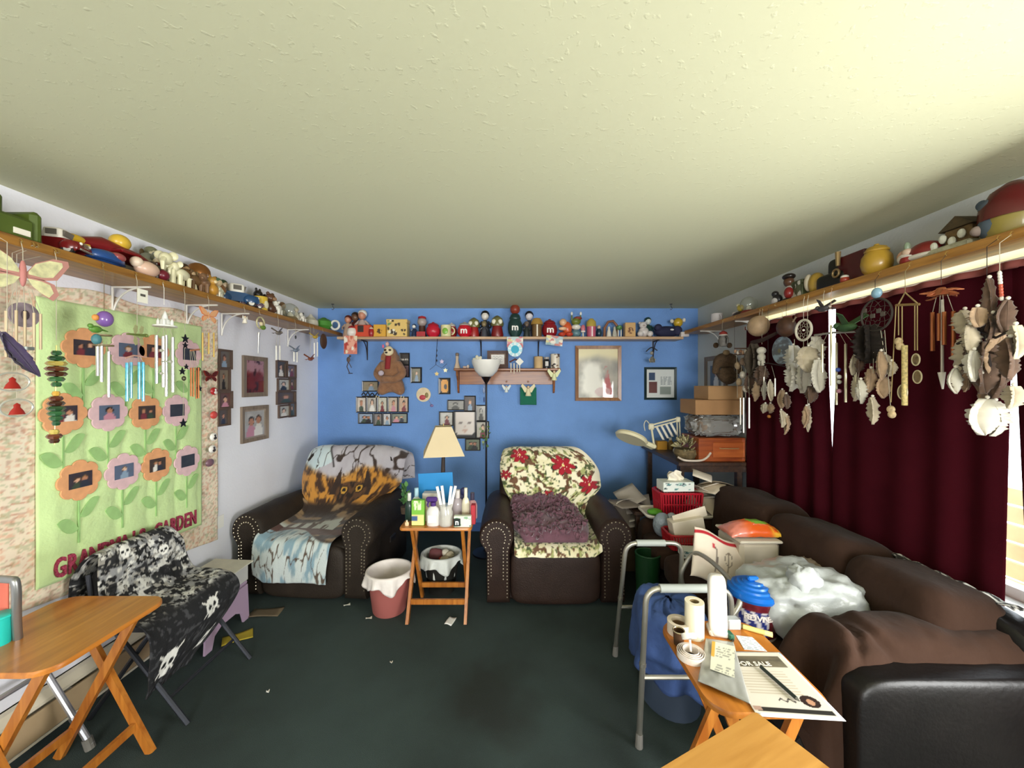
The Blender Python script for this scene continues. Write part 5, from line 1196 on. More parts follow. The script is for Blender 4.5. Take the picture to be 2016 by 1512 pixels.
tin('large yellow lidded tin covered with small dark and green animals', BS(784, 4.045), .215, .11, .185, '#e3c070', motif(['#3a2c20', '#3a2c20', '#7a9a5a', '#efe6d0', '#4a3420'], '#e3c070', 5, 22, .075))
doll('navy and white figurine beside the yellow animal tin', BS(815, 4.0), .14, '#1d2c4a', '#e8e4da', '#28406a', 0)
t = T('gumball_dispenser', 'red-capped gumball dispenser with grey dome on the candy shelf', 'dispenser', BS(831, 4.05))
MB().lathe([(0, 0), (.05, 0), (.05, .02), (.035, .05), (.035, .12), (0, .12)], 16).build('stand', G('#4a2a20'), t); MB().ell((0, 0, .165), (.05, .05, .05), 16, 10).build('dome', G('#a89a94', .15), t); MB().lathe([(.045, 0), (.04, .02), (.012, .03), (0, .035)], 16, (0, 0, .198)).build('cap', G('#a8242c'), t); MB().box((0, -.05, .03), (.09, .02, .05)).build('tray', G('#a8242c'), t, smooth=0)
jar('bright red rounded candy jar between dispenser and cream mug', BS(853, 4.03), .165, .15, '#c01c34', '#a8162a')
mug('cream mug with a green motif on the candy shelf', BS(878, 4.0), .053, .122, '#ddd8a4', '#7ab03a')
jar('red and white capped jar behind the cream mug', BS(889, 4.11), .17, .12, '#a82020', '#d8cfc4')
jar('bright red round jar with a white letter m beside the cream mug', BS(915, 4.02), .165, .155, '#c4162c', '#a8a09c', 'm')
def dome(label, px, Y, h, col, body, eye='#e9e4cc', red=None):
    t = T('domed_jar', label, 'jar', BS(px, Y)); r = h * .28
    MB().lathe([(0, 0), (r * .9, 0), (r, h * .1), (r * .75, h * .5), (0, h * .5)], 18).build('body', G(body), t); MB().lathe([(r * .95, 0), (r * 1.05, h * .12), (r * .8, h * .36), (r * .3, h * .47), (0, h * .5)], 18, (0, 0, h * .5)).build('dome', G(col), t)
    for s_ in (-1, 1): MB().ell((s_ * r * .5, -r * .85, h * .68), (r * .36, r * .2, r * .4), 12, 8).build('disc', G(eye), t)
    return t
dome('olive domed jar with two cream discs and red base near the letter m jar', 933, 4.09, .22, '#6d6a34', '#a02420')
doll('grey-robed figurine with a tan scarf on the candy shelf', BS(953, 4.05), .18, '#42444c', '#8a7a5a', '#7d7048', 0)
doll('tall black-haired white-faced figurine standing behind the grey-robed one', BS(955, 4.135), .31, '#2a2c30', '#e6dfd4', '#141316', 0, base='#2a2c30')
dome('olive domed jar on a dark red body with a gold badge', 979, 4.05, .235, '#6d6a3c', '#7a1a1c')
jar('tall dark green jar with white letter m and a brown ball on top', BS(1014, 4.03), .34, .155, '#1d3c38', '#1d3c38', 'm', ball='#8a3420')
for s_ in (-1, 1): pass
doll('grey-brown stocky figurine beside the dark green letter jar', BS(1037, 4.04), .175, '#2e3432', '#6d5c50', '#7a6a5c', 0)
doll('second tall black-haired white-faced figurine behind the straw canister', BS(1042, 4.135), .305, '#3a3c48', '#e6dfe0', '#17141c', 0, base='#3a3c48')
t = T('straw_canister', 'striped straw canister with a tan domed lid on the candy shelf', 'canister', BS(1057, 4.02))
MB().lathe([(0, 0), (.05, 0), (.052, .13), (0, .13)], 18).build('body', mat('#6d5230', .6, var=.5, vscale=30, stretch=(30, 30, 1)), t); MB().lathe([(.066, 0), (.062, .03), (.04, .065), (0, .075)], 18, (0, 0, .13)).build('lid', G('#a8823c'), t); MB().box((.0, -.053, .065), (.012, .006, .12)).build('stripe', G('#efe8d4'), t, smooth=0)
jar('dark red round jar with a white letter m beside the straw canister', BS(1082, 4.05), .20, .165, '#8a1620', '#8a1620', 'm')
lumps('orange_doll', 'orange and cream slumped soft doll on the candy shelf', 'doll', BS(1111, 4.03), [('body', (.03, 0, .09), (.05, .05, .075), '#d0582c'), ('head', (-.015, -.01, .155), (.04, .04, .04), '#e2b48c'), ('leg', (-.03, -.05, .025), (.04, .045, .024), '#c03c24'), ('leg', (.045, -.05, .025), (.04, .045, .024), '#c03c24'), ('arm', (-.02, -.04, .085), (.045, .02, .02), '#e2b48c')])
lumps('frog_figurine', 'green figurine with white raised hands on a blue-grey base', 'figurine', BS(1134, 4.03), [('base', (0, 0, .04), (.055, .05, .042), '#5d7f86'), ('bowl', (0, -.01, .105), (.05, .045, .03), '#e6e2d4'), ('head', (0, 0, .165), (.05, .045, .04), '#6d7a30'), ('hat', (.02, 0, .2), (.045, .04, .02), '#8a3a2c'), ('hand', (-.045, 0, .25), (.012, .012, .02), '#ebe8e0'), ('hand', (.05, 0, .25), (.012, .012, .02), '#ebe8e0'), ('arm', (-.044, 0, .205), (.008, .008, .04), '#6d7a30'), ('arm', (.048, 0, .205), (.008, .008, .04), '#6d7a30')])
lumps('ice_pop', 'pink ice-pop ornament on a white stick', 'ornament', BS(1148, 3.985), [('pop', (0, 0, .085), (.024, .016, .04), '#c46a78'), ('cup', (0, 0, .055), (.026, .018, .012), '#e9ddd4'), ('stick', (0, 0, .022), (.008, .008, .024), '#d8c8a8')])
t = T('pink_canister', 'pink striped canister with yellow-green domed lid', 'canister', BS(1164, 4.03)); MB().lathe([(0, 0), (.046, 0), (.05, .11), (0, .11)], 18).build('body', G('#c05a72'), t); MB().lathe([(.056, 0), (.05, .05), (.02, .085), (0, .09)], 16, (0, 0, .11)).build('lid', G('#b8a04a'), t); MB().box((0, -.05, .055), (.012, .006, .1)).build('stripe', G('#eee0dc'), t, smooth=0)
lumps('small_teal_figurine', 'small dark teal figurine between pink canister and nativity arch', 'figurine', BS(1179, 4.06), [('body', (0, 0, .05), (.03, .03, .05), '#1e3a4a'), ('head', (0, 0, .11), (.02, .02, .022), '#d0b49c')])
t = T('nativity_arch', 'small nativity arch with two white figures', 'figurine', BS(1203, 4.05)); MB().tube([(-.07, 0, .0), (-.068, 0, .1), (-.03, 0, .165), (.02, 0, .175), (.06, 0, .13), (.068, 0, 0)], .014, 8).build('arch', G('#8a5a40', .6), t)
for i, x in enumerate((-.03, .03)): MB().lathe([(0, 0), (.028, 0), (.022, .05), (.012, .08), (.014, .095), (.008, .11), (0, .113)], 12, (x, -.03, 0)).build('figure', G(['#dcd6c8', '#b9b4a6'][i], .6), t)
lumps('bug_figurine', 'green bug-like figurine with long white legs beside the nativity arch', 'figurine', BS(1219, 4.0), [('body', (0, 0, .095), (.034, .03, .026), '#4a7a44'), ('leg', (-.012, -.01, .035), (.006, .006, .045), '#e4e0d0'), ('leg', (.018, -.01, .035), (.006, .006, .045), '#e4e0d0'), ('head', (.0, -.02, .105), (.018, .016, .016), '#6a9a5c')])
tin('tan paper-bag shaped jar with brown motif', BS(1239, 4.03), .11, .08, .15, '#cfa46a', lambda u, v: mix(np.zeros((len(u), 3)) + C('#cfa46a'), C('#7a4a2c'), (((u - .5) / .3) ** 2 + ((v - .42) / .26) ** 2 < 1) & (fbm(u * 9, v * 9, 2) > .45)), lid=False)
lumps('teddy_bear', 'plain white teddy bear jar near the end of the candy shelf', 'figurine', BS(1267, 4.03), [('body', (0, 0, .055), (.055, .05, .055), '#d8cfca'), ('head', (-.01, -.01, .125), (.04, .038, .036), '#ddd5d0'), ('ear', (-.04, 0, .15), (.014, .01, .014), '#d8cfca'), ('ear', (.02, 0, .152), (.014, .01, .014), '#d8cfca'), ('leg', (-.05, -.05, .03), (.032, .035, .03), '#ddd5d0'), ('leg', (.05, -.05, .03), (.032, .035, .03), '#ddd5d0'), ('muzzle', (-.012, -.045, .118), (.014, .01, .01), '#b8a8a0')])
doll('dark teal figurine with a white face behind the white teddy', BS(1276, 4.13), .235, '#1f4038', '#dfe4dc', '#1f4038', 0)
lumps('navy_plush', 'long navy plush figure lying on the candy shelf', 'plush toy', BS(1313, 4.05), [('body', (0, 0, .06), (.14, .06, .06), mat('#232542', .8)), ('leg', (.1, -.03, .07), (.05, .03, .05), mat('#2a2a48', .8)), ('button', (.03, -.06, .075), (.02, .01, .01), '#e4e0da'), ('head', (-.1, -.02, .1), (.04, .04, .04), mat('#2a2a48', .8))])
lumps('yellow_ball_jar', 'mustard yellow ball jar with two white knobs on the navy plush', 'jar', BS(1335, 4.06) + Vector((0, 0, .115)), [('ball', (0, 0, .045), (.048, .045, .05), '#c9a42c'), ('knob', (-.066, 0, .06), (.02, .018, .022), '#e2ddd4'), ('knob', (.062, 0, .07), (.018, .018, .024), '#e2ddd4')])
tin('small white box at the end of the candy shelf', BS(1347, 4.0), .085, .05, .05, '#d8cfca', lid=False)
# ---------------------------------------------------------------- right shelf
def RS(px, X=1.91): return Vector((X, X * F / (px - CX), SHT))
t = T('domed_jar', 'large dark red domed jar at the near end of the shelf above the curtains', 'jar', RS(1996, 1.93), -PI / 2); MB().lathe([(0, 0), (.07, 0), (.085, .03), (.085, .08), (0, .08)], 20).build('body', G('#8a7a34'), t); MB().lathe([(.092, 0), (.09, .05), (.06, .11), (.02, .14), (0, .142)], 20, (0, 0, .08)).build('dome', G('#561012', .25), t)
lumps('koala_figurine', 'blue-grey koala-like plush beside the dark red domed jar', 'plush toy', RS(1962, 1.89), [('body', (0, 0, .06), (.05, .05, .06), mat('#4a5660', .8)), ('head', (0, .005, .135), (.042, .045, .04), mat('#525e68', .8)), ('ear', (0, -.045, .16), (.016, .02, .02), mat('#4a5660', .8)), ('ear', (0, .045, .16), (.016, .02, .02), mat('#4a5660', .8)), ('paw', (-.04, .03, .05), (.02, .018, .02), mat('#8a7a70', .8))], 0)
t = T('stone_cottage', 'mossy stone cottage ornament on the shelf above the curtains', 'ornament', RS(1885, 1.92), -PI / 2)
MB().rbox((0, 0, .02), (.19, .12, .04), .01).build('ground', mat('#a8a488', .8, var=.3, vscale=40), t); MB().rbox((.02, .01, .075), (.10, .07, .07), .006).build('cottage', mat('#6a5230', .8, var=.4, vscale=40), t); MB().prism([(-.065, 0), (.065, 0), (0, .05)], .09, Matrix(((1, 0, 0, .02), (0, 0, -1, .055), (0, 1, 0, .108), (0, 0, 0, 1)))).build('roof', mat('#4a3c24', .8, var=.3, vscale=40), t, smooth=0)
for i in range(4): MB().ell((-.06 + .035 * i, -.035, .055 + .02 * (i % 2)), (.014, .012, .02), 8, 6).build('snow_tree', G('#d8d6c4', .7), t)
lumps('bearded_figurine', 'red-suited white-bearded figurine lying on the shelf above the curtains', 'figurine', RS(1822, 1.91), [('body', (0, 0, .05), (.05, .075, .05), '#7a1c18'), ('head', (-.02, .07, .055), (.03, .032, .032), '#c99a80'), ('beard', (-.035, .055, .04), (.025, .035, .026), '#ddd6c8'), ('boot', (-.01, -.08, .03), (.02, .025, .022), '#1d1816'), ('trim', (-.04, 0, .03), (.018, .07, .014), '#ddd6c8')])
lumps('elf_figurine', 'tiny red and green elf figurine beside the red-suited bearded one', 'figurine', RS(1786, 1.87), [('body', (0, 0, .028), (.024, .03, .028), '#8a2018'), ('head', (0, 0, .066), (.018, .02, .018), '#d0b49c'), ('hat', (0, 0, .092), (.012, .012, .022), '#8a9a80'), ('trim', (0, 0, .044), (.025, .03, .008), '#ddd6c8')])
t = jar('mustard yellow round jar with cream knobs above the curtains', RS(1726, 1.88), .17, .13, '#b08a2c', '#b08a2c', rz=-PI / 2)
tin('dark maroon box beside the mustard jar above the curtains', RS(1693, 1.94), .17, .11, .17, '#521418', lid=False, rz=-PI / 2)
lumps('snow_ball', 'tiny red and white ball in front of the maroon box', 'ornament', RS(1663, 1.85), [('ball', (0, 0, .022), (.022, .022, .022), '#a03c28'), ('cap', (0, 0, .038), (.019, .019, .012), '#e2dccc')])
t = T('black_boot', 'black boot ornament with gold pipes above the curtains', 'ornament', RS(1645, 1.92), -PI / 2); MB().sq((0, 0, .05), (.2, .1, .1), .4, .4).build('foot', G('#151210'), t); MB().sq((.03, .01, .11), (.11, .09, .14), .4, .4).build('shaft', G('#151210'), t); MB().tube([(.07 + .022 * math.cos(a), -.058, .08 + .022 * math.sin(a)) for a in np.linspace(0, 6.28, 14)[:-1]], .006, 8, closed=True).build('gold_ring', mat('#b09468', .3, metal=.7), t); MB().cyl((.075, -.05, .12), (.075, -.05, .2), .010, .014, 10).build('pipe', mat('#b09468', .3, metal=.7), t)
lumps('yellow_hand', 'yellow and cream shell-shaped ornament beside the black boot', 'ornament', RS(1608, 1.92), [('shell', (0, 0, .075), (.045, .05, .07), '#b8943c'), ('lip', (-.02, .04, .09), (.025, .025, .055), '#d8ccb0'), ('base', (0, 0, .012), (.035, .045, .013), '#7a5f2c')])
tin('olive and white carton behind the drummer figurine', RS(1580, 1.93), .10, .08, .13, '#5a6040', motif(['#c9c8b0', '#dcd8c8', '#3a4028'], '#5a6040', 9, 12, .16), rz=-PI / 2)
lumps('drummer_figurine', 'black, white and red drummer figurine above the curtains', 'figurine', RS(1553, 1.89), [('body', (0, 0, .06), (.035, .045, .055), '#c9c4bc'), ('vest', (-.015, -.02, .06), (.028, .03, .04), '#8a2420'), ('head', (0, 0, .14), (.03, .034, .034), '#5a3c28'), ('hat', (0, 0, .175), (.038, .042, .022), '#241c18'), ('boots', (-.01, 0, .015), (.03, .045, .016), '#1d1a1a')])
lumps('skunk_figurine', 'small black and white skunk figurine beside the drummer', 'figurine', RS(1530, 1.88), [('body', (0, 0, .04), (.028, .04, .04), '#2a2628'), ('stripe', (-.02, 0, .03), (.014, .03, .025), '#d4cec8'), ('head', (0, .02, .085), (.022, .024, .022), '#2a2628')])
globe('tall snow globe with red base above the long curtains', RS(1474, 1.90), .065, '#7a2a22', '#d8d2bc', -PI / 2)
lumps('yellow_bird_figurine', 'yellow bird figurine on a dark log beside the tall snow globe', 'figurine', RS(1455, 1.87), [('log', (0, 0, .02), (.03, .08, .02), '#3a2a1e'), ('bird', (0, -.02, .065), (.025, .03, .028), '#b09a3c'), ('head', (0, .01, .09), (.016, .018, .016), '#d8d0b0'), ('stone', (0, .07, .03), (.018, .022, .02), '#b8b0a8')])
mug('white patterned mug at the far end of the shelf above the curtains', RS(1411, 1.90), .05, .095, '#c9c2c0', None, -PI / 2)
# ================================================================= THINGS ON THE BLUE WALL
BY = YB - 0.001
def BP(px, py, Y=BY): return W(px, py, Y)
def brect(x0, y0, x1, y1):
    c = BP((x0 + x1) / 2, (y0 + y1) / 2); return c, (x1 - x0) / F * BY, (y1 - y0) / F * BY
KB = BY / F
M_bfr = mat('#1c1a1c', .4, coat=.2)
def coll(label, cpx, cpy, rects, m=M_bfr, b=.011):
    """rects in photo pixels (x0, y0, x1, y1, paint)"""
    c = BP(cpx, cpy)
    return collage(label, c, 0, [(((x0 + x1) / 2 - cpx) * KB, -((y0 + y1) / 2 - cpy) * KB, (x1 - x0) * KB, (y1 - y0) * KB, pt) for (x0, y0, x1, y1, pt) in rects], m, b, .018)
R5 = [(702 + i * 20.6, 781, 702 + (i + 1) * 20.6, 812, photo(100 + i, ['#e8d8c8', '#c9c0b4', '#ddd8c4', '#d8c4ac', '#e0b898'][i], 1)) for i in range(5)]
coll('wide black collage frame of nine baby photos under the sloth', 755, 810, R5 + [(706, 813, 736, 834, photo(110, '#a8b8d0', 2)), (736, 813, 754, 838, photo(111, '#8a8484', 1)), (754, 813, 771, 838, photo(112, '#e4e0e0', 1)), (771, 813, 803, 833, photo(113, '#8a9080', 2))])
coll('small black landscape frame half behind the sloth plush', 730, 760, [(714, 750, 746, 771, photo(115, '#9a8a6c', 1))])
sg = T('script_sign', 'black cut-out script word sign on top of the baby collage', 'sign', BP(729, 777))
MB().tube(smoothpath([BP(x, y, BY - .008) for x, y in ((712, 778), (716, 773), (720, 778), (724, 772), (728, 778), (733, 774), (738, 779), (743, 773), (746, 778))], 6), .006, 8).build('lettering', M_bfr, sg, world=True); MB().box(BP(729, 780, BY - .006), (.18, .01, .012)).build('base_bar', M_bfr, sg, world=True, smooth=0)
coll('tall black frame with white writing and a pink portrait behind the sloth', 797, 718, [(787, 695, 807, 719, lambda u, v: mix(np.zeros((len(u), 3)) + C('#241a16'), C('#d8d0c4'), (np.abs(v - .45) < .09) & (fbm(u * 14, v * 4, 2) > .45))), (789, 718, 807, 743, photo(117, '#5a3a40', 1))])
c_, w_, h_ = brect(809, 723, 831, 754); picture('black frame with a soldier portrait on the blue wall', c_, 0, w_, h_, .016, M_bfr, photo(118, '#8a8468', 1))
c_, w_, h_ = brect(864, 744, 887, 776)
picture('black frame with an orange silhouette print', c_, 0, w_, h_, .018, M_bfr, lambda u, v: mix(np.zeros((len(u), 3)) + C('#2a211c'), C('#e09a2a'), ((np.abs(u - .5) < .42 - .12 * (np.abs(v - .5) > .38)) & ~(((u - .6) / .18) ** 2 + ((v - .45) / .2) ** 2 < 1))))
t = T('wall_plaque', 'round cream wall plaque with a red rose', 'plaque', BP(834, 777)); p = BP(834, 777, BY - .006)
MB().cyl(p + Vector((0, .006, 0)), p - Vector((0, .008, 0)), .078, n=28).build('disc', mat('#dcc8a4', .5, var=.12, vscale=20), t, world=True); MB().ell(p + Vector((-.01, -.01, -.03)), (.035, .008, .028), 14, 8).build('rose', mat('#b8404a', .5, var=.3, vscale=50), t, world=True); MB().ell(p + Vector((.035, -.008, -.005)), (.02, .006, .03), 10, 6).build('leaf', mat('#8a7a4a', .5), t, world=True); MB().tube([p + Vector((.05, 0, -.06)), p + Vector((.09, -.004, -.11))], .002, 5).build('ribbon', mat('#9a8aa0', .5), t, world=True); MB().ell(p + Vector((.09, -.004, -.12)), (.02, .006, .016), 8, 6).build('pendant', mat('#8070a0', .4), t, world=True)
t = T('star_mobile', 'dark string mobile with gold stars hanging from the candy shelf', 'mobile', (BS(861, 3.962).x, 3.962, BSZ - .3))
q = lambda px, py: W(px, py, 3.96)
MB().tube([q(861, 667), q(859, 700), q(858, 718)], .003, 6).build('string', mat('#1e1a2a', .6), t, world=True)
for i, y in enumerate((690, 700, 710)): MB().ell(q(860, y), (.006, .006, .014), 8, 6).build('bead', mat('#1e1a2a', .4), t, world=True)
MB().tube([q(846, 728), q(858, 718), q(870, 725), q(880, 716)], .002, 5).build('arm', mat('#3a3440', .5), t, world=True)
for (px, py, c) in ((860, 736, '#c9b070'), (877, 729, '#e0d8b0'), (870, 712, '#b8a8c0')): m = MB(); m.prism(star(.026, .5), .006, Matrix.Translation(q(px, py)) @ Rx(PI / 2).to_4x4()); m.build('star', mat(c, .3, metal=.3), t, world=True, smooth=0)
def face(u, v):
    v = 1 - v; c = np.zeros((len(u), 3)) + C('#1d1b1d'); c = mix(c, C('#efe4dc'), ((u - .5) / .5) ** 4 + ((v - .4) / .52) ** 4 < 1)
    c = mix(c, C('#d8b4a4'), ((u - .5) / .17) ** 2 + ((v - .74) / .05) ** 2 < 1)
    for s_ in (-1, 1): c = mix(c, C('#6a5a58'), ((u - .5 - s_ * .22) / .09) ** 2 + ((v - .42) / .035) ** 2 < 1)
    return mix(c, C('#d8c0b4'), ((u - .5) / .07) ** 2 + ((v - .57) / .06) ** 2 < 1)
coll('black seven-opening collage frame around a large baby face behind the lamp', 915, 832, [(881, 787, 915, 808, photo(121, '#a8a09a', 1, True)), (914, 779, 937, 810, photo(122, '#4a3a38', 1)), (937, 797, 959, 829, photo(123, '#b8b4ac', 1, True)), (865, 810, 893, 838, photo(124, '#e8e4dc', 1)), (893, 809, 938, 863, face), (937, 829, 963, 863, photo(125, '#d8d0c0', 1)), (916, 863, 946, 887, photo(126, '#7a8468', 2))])
# sloth plush
def skin_mesh(name, nodes, edges, m, parent, sub=2):
    me = bpy.data.meshes.new(name); me.from_pydata([n[0] for n in nodes], edges, [])
    o = bpy.data.objects.new(name, me); COL.objects.link(o)
    md = o.modifiers.new('s', 'SKIN'); md.use_smooth_shade = True; o.modifiers.new('u', 'SUBSURF').levels = sub
    sv = me.skin_vertices[0].data
    for i, n in enumerate(nodes): sv[i].radius = (n[1], n[1] if len(n) < 3 else n[2]); sv[i].use_root = (i == 0)
    dg = bpy.context.evaluated_depsgraph_get(); dg.update(); nm = bpy.data.meshes.new_from_object(o.evaluated_get(dg))
    bpy.data.objects.remove(o); nm.materials.clear(); nm.materials.append(m); nm.polygons.foreach_set('use_smooth', [True] * len(nm.polygons))
    o = bpy.data.objects.new(name, nm); COL.objects.link(o); o.parent = parent
    return o
sl = T('sloth_plush', 'brown sloth plush with folded arms hanging on the blue wall', 'plush toy', BP(770, 780, 4.07)); Z0 = BP(770, 780).z
M_fur = mat('#94694a', .95, var=.2, vscale=25, bump=.8, bscale=160, sheen=.2); s_ = .00528
q = lambda px, py, d=0.0: ((px - 770) * s_, d, (780 - py) * s_)
nodes = [(q(770, 752), .115), (q(770, 728), .105), (q(769, 708), .075), (q(768, 691), .075), (q(766, 684), .06),
         (q(752, 718, -.02), .05), (q(744, 736, -.05), .047), (q(760, 748, -.11), .042), (q(783, 744, -.125), .038),
         (q(788, 718, -.02), .05), (q(797, 736, -.05), .047), (q(782, 748, -.12), .04), (q(760, 744, -.14), .035),
         (q(755, 764, -.02), .06), (q(750, 776, -.07), .045), (q(788, 764, -.02), .06), (q(795, 776, -.06), .045)]
skin_mesh('body', nodes, [(0, 1), (1, 2), (2, 3), (3, 4), (1, 5), (5, 6), (6, 7), (7, 8), (1, 9), (9, 10), (10, 11), (11, 12), (0, 13), (13, 14), (0, 15), (15, 16)], M_fur, sl)
MB().ell(q(768, 690, -.05), (.052, .04, .056), 16, 10).build('face', mat('#e3d3ac', .9), sl)
for sx in (-1, 1): MB().ell((q(768, 688)[0] + sx * .024, -.085, q(768, 688)[2]), (.016, .008, .011), 10, 6).build('eye_stripe', mat('#3a281c', .8), sl)
MB().ell((q(766, 692)[0], -.092, q(766, 693)[2]), (.014, .01, .010), 10, 6).build('nose', mat('#1d1614', .5), sl)
MB().grid(lambda u, v: (q(765 + 10 * u - 2 * v, 700)[0], -.088 - .012 * math.sin(u * PI), q(0, 700 + 26 * v)[2]), 8, 10, .004).build('scarf', mat('#8a2428', .8), sl, smooth=180)
MB().ell(q(760, 734, -.16), (.03, .02, .028), 10, 8).build('toy_in_arms', mat('#b9aab4', .7), sl)
MB().ell(q(764, 675, -.03), (.02, .02, .025), 10, 8).build('tuft', mat('#d8b0a8', .8), sl); MB().ell(q(757, 680, -.05), (.012, .012, .02), 10, 8).build('bow', mat('#d86a8a', .7), sl)
for (px, py) in ((747, 779), (752, 780), (796, 779), (801, 780)): MB().cyl(q(px, py, -.1), q(px, py + 4, -.12), .007, .002, 6).build('claw', mat('#d8c8a0', .6), sl)
# oak peg shelf
ps = T('peg_shelf', 'small oak wall shelf with curved end brackets and back board', 'shelf', BP(1000, 760)); M_ok3 = wood('#7a4420', '#a0622e', .45, axis='X')
PY = 3.99; PZ = W(1000, 725, PY).z
x0, x1 = W(893, 0, PY).x, W(1104, 0, PY).x
MB().rbox(((x0 + x1) / 2, (PY + YB) / 2, PZ - .0125), (x1 - x0, YB - PY - .002, .025), .005).build('top', M_ok3, ps, world=True, smooth=0)
bx0, bx1 = BP(905, 0).x, BP(1088, 0).x; bz0 = BP(0, 757).z
MB().rbox(((bx0 + bx1) / 2, YB - .011, (bz0 + PZ - .026) / 2), (bx1 - bx0, .02, PZ - .026 - bz0), .003).build('back_board', M_ok3, ps, world=True, smooth=0)
for x in (bx0 - .01, bx1 + .01):
    out = [(0, 0), (.15, 0), (.13, -.05), (.07, -.10), (.05, -.17), (.03, -.22), (0, -.24)]
    MB().prism(out, .02, Matrix(((0, 0, 1, x - .01), (-1, 0, 0, YB - .002), (0, 1, 0, PZ - .0255), (0, 0, 0, 1)))).build('end_bracket', M_ok3, ps, world=True, smooth=0)
for px in (997, 1040): MB().cyl(BP(px, 752, YB - .02), BP(px, 751, YB - .07), .007, .009, 10).build('peg', M_ok3, ps, world=True)
def PS(px, Y=4.07): return Vector(((px - CX) / F * Y, Y, PZ))
t = T('statuette', 'slim cream statuette at the end of the oak peg shelf', 'figurine', PS(900)); MB().lathe([(0, 0), (.034, 0), (.03, .02), (.018, .06), (.014, .1), (.018, .125), (.012, .135), (.018, .15), (0, .165)], 14).build('body', mat('#dcc4ac', .6), t); MB().ell((0, 0, .15), (.02, .02, .02), 10, 6).build('cap', mat('#8a7868', .6), t)
lumps('seashell', 'two small pale seashells on the oak peg shelf', 'shell', PS(915, 4.05), [('shell', (0, 0, .014), (.022, .018, .014), '#e0c4b4'), ('shell', (.035, 0, .02), (.014, .012, .02), '#ead8cc')])
t = T('coral_flower', 'white coral flower ornament on the oak peg shelf', 'ornament', PS(941))
for i in range(7): a = 2 * PI * i / 7; MB().ell((.032 * math.cos(a), -.01, .075 + .04 * math.sin(a)), (.02, .014, .03), 10, 6, rot=Ry(-a + PI / 2)).build('petal', G('#ece6cc', .6), t)
MB().lathe([(0, 0), (.025, 0), (.012, .03), (0, .05)], 12).build('stem', G('#ece6cc', .6), t); MB().ell((0, -.022, .075), .010, 8, 6).build('center', G('#6a5030', .6), t)
picture('brown frame with handwritten script card standing on the oak peg shelf', PS(980, 4.1) + Vector((0, 0, .10)), 0, .225, .185, .03, mat('#4a2c20', .5, var=.2), lambda u, v: mix(np.zeros((len(u), 3)) + C('#d6d0cc'), C('#6a6468'), (np.abs(np.sin(v * 12 + .6 * np.sin(u * 25))) < .22) & (u > .12) & (u < .88) & (v > .2) & (v < .85)), mb_=(.012, '#5a3424'))
for i, (px, r, h, c, lab) in enumerate(((1060, .048, .125, '#c9a878', 'tan pillar candle on the oak peg shelf'),)):
    t = T('candle', lab, 'candle', PS(px)); MB().lathe([(0, 0), (r, 0), (r, h), (r * .85, h + .004), (r * .8, h - .006), (0, h - .008)], 18).build('wax', mat(c, .6, var=.1), t); MB().cyl((0, 0, h - .01), (0, 0, h + .014), .002, n=6).build('wick', mat('#2a2420', .8), t)
t = T('glass_jar', 'dark glass jar with a white label on the oak peg shelf', 'jar', PS(1076)); MB().lathe([(0, 0), (.034, 0), (.036, .085), (.026, .1), (0, .1)], 16).build('jar', G('#1f2028', .15), t); MB().lathe([(0, 0), (.03, 0), (.03, .022), (0, .024)], 14, (0, 0, .1)).build('lid', G('#9a9490', .3), t); MB().rbox((0, -.0355, .05), (.034, .003, .05), .001).build('label', mat('#cfcac4', .6), t, smooth=0)
t = T('patterned_vase', 'black and cream patterned cylinder vase on the oak peg shelf', 'vase', PS(1093)); vb = MB(); vb.grid(lambda u, v: (.05 * math.cos(u * 2 * PI), .05 * math.sin(u * 2 * PI), .155 * v), 48, 30); vb.build('vase', printmat(.4, coat=.3), t, smooth=180, paint=motif(['#3a302c', '#5a4a40', '#8a6a50'], '#ddd2c0', 4, 26, .06)); MB().cyl((0, 0, .001), (0, 0, .15), .047, n=20).build('lining', mat('#c9bca8', .6), t)
def angel(label, P, k, body='#e6e0c4', name='angel_ornament'):
    t = T(name, label, 'ornament', P); MB().lathe([(0, -.05 * k), (.026 * k, -.05 * k), (.012 * k, .01 * k), (0, .015 * k)], 12, P).build('robe', mat(body, .6), t, world=True); MB().ell(P + Vector((0, 0, .026 * k)), .013 * k, 10, 6).build('head', mat('#dcc0a0', .6), t, world=True)
    for s_ in (-1, 1): m = MB(); m.prism([(s_ * .004 * k, .01 * k), (s_ * .05 * k, .055 * k), (s_ * .062 * k, .035 * k), (s_ * .03 * k, -.02 * k), (s_ * .006 * k, -.018 * k)][::-s_], .005, Matrix.Translation(P + Vector((0, .006, 0))) @ Rx(PI / 2).to_4x4()); m.build('wing', mat(body, .6), t, world=True, smooth=0)
    return t
angel('pale yellow angel with raised wings pinned to the shelf end', W(1091, 738, 3.97), 1.15, '#dfe0b0')
angel('small white angel bell on a peg of the oak shelf', W(997, 765, 4.08), .8, '#dce4e0')
t = angel('cream angel on the green felt hanging below the oak shelf', W(1040, 768, 4.07), 1.25, '#e0d4ac')
gf = MB(); gf.grid(lambda u, v: (W(1024 + 32 * u, 0, 4.13).x, 4.13 - .006 * math.sin(u * 6 + v * 3), W(0, 763 + 34 * v, 4.13).z), 14, 14, .008); gf.build('felt_banner', mat('#1d6a52', .9, var=.12), smooth=180, label='dark green felt square hanging below the oak shelf', cat='banner')
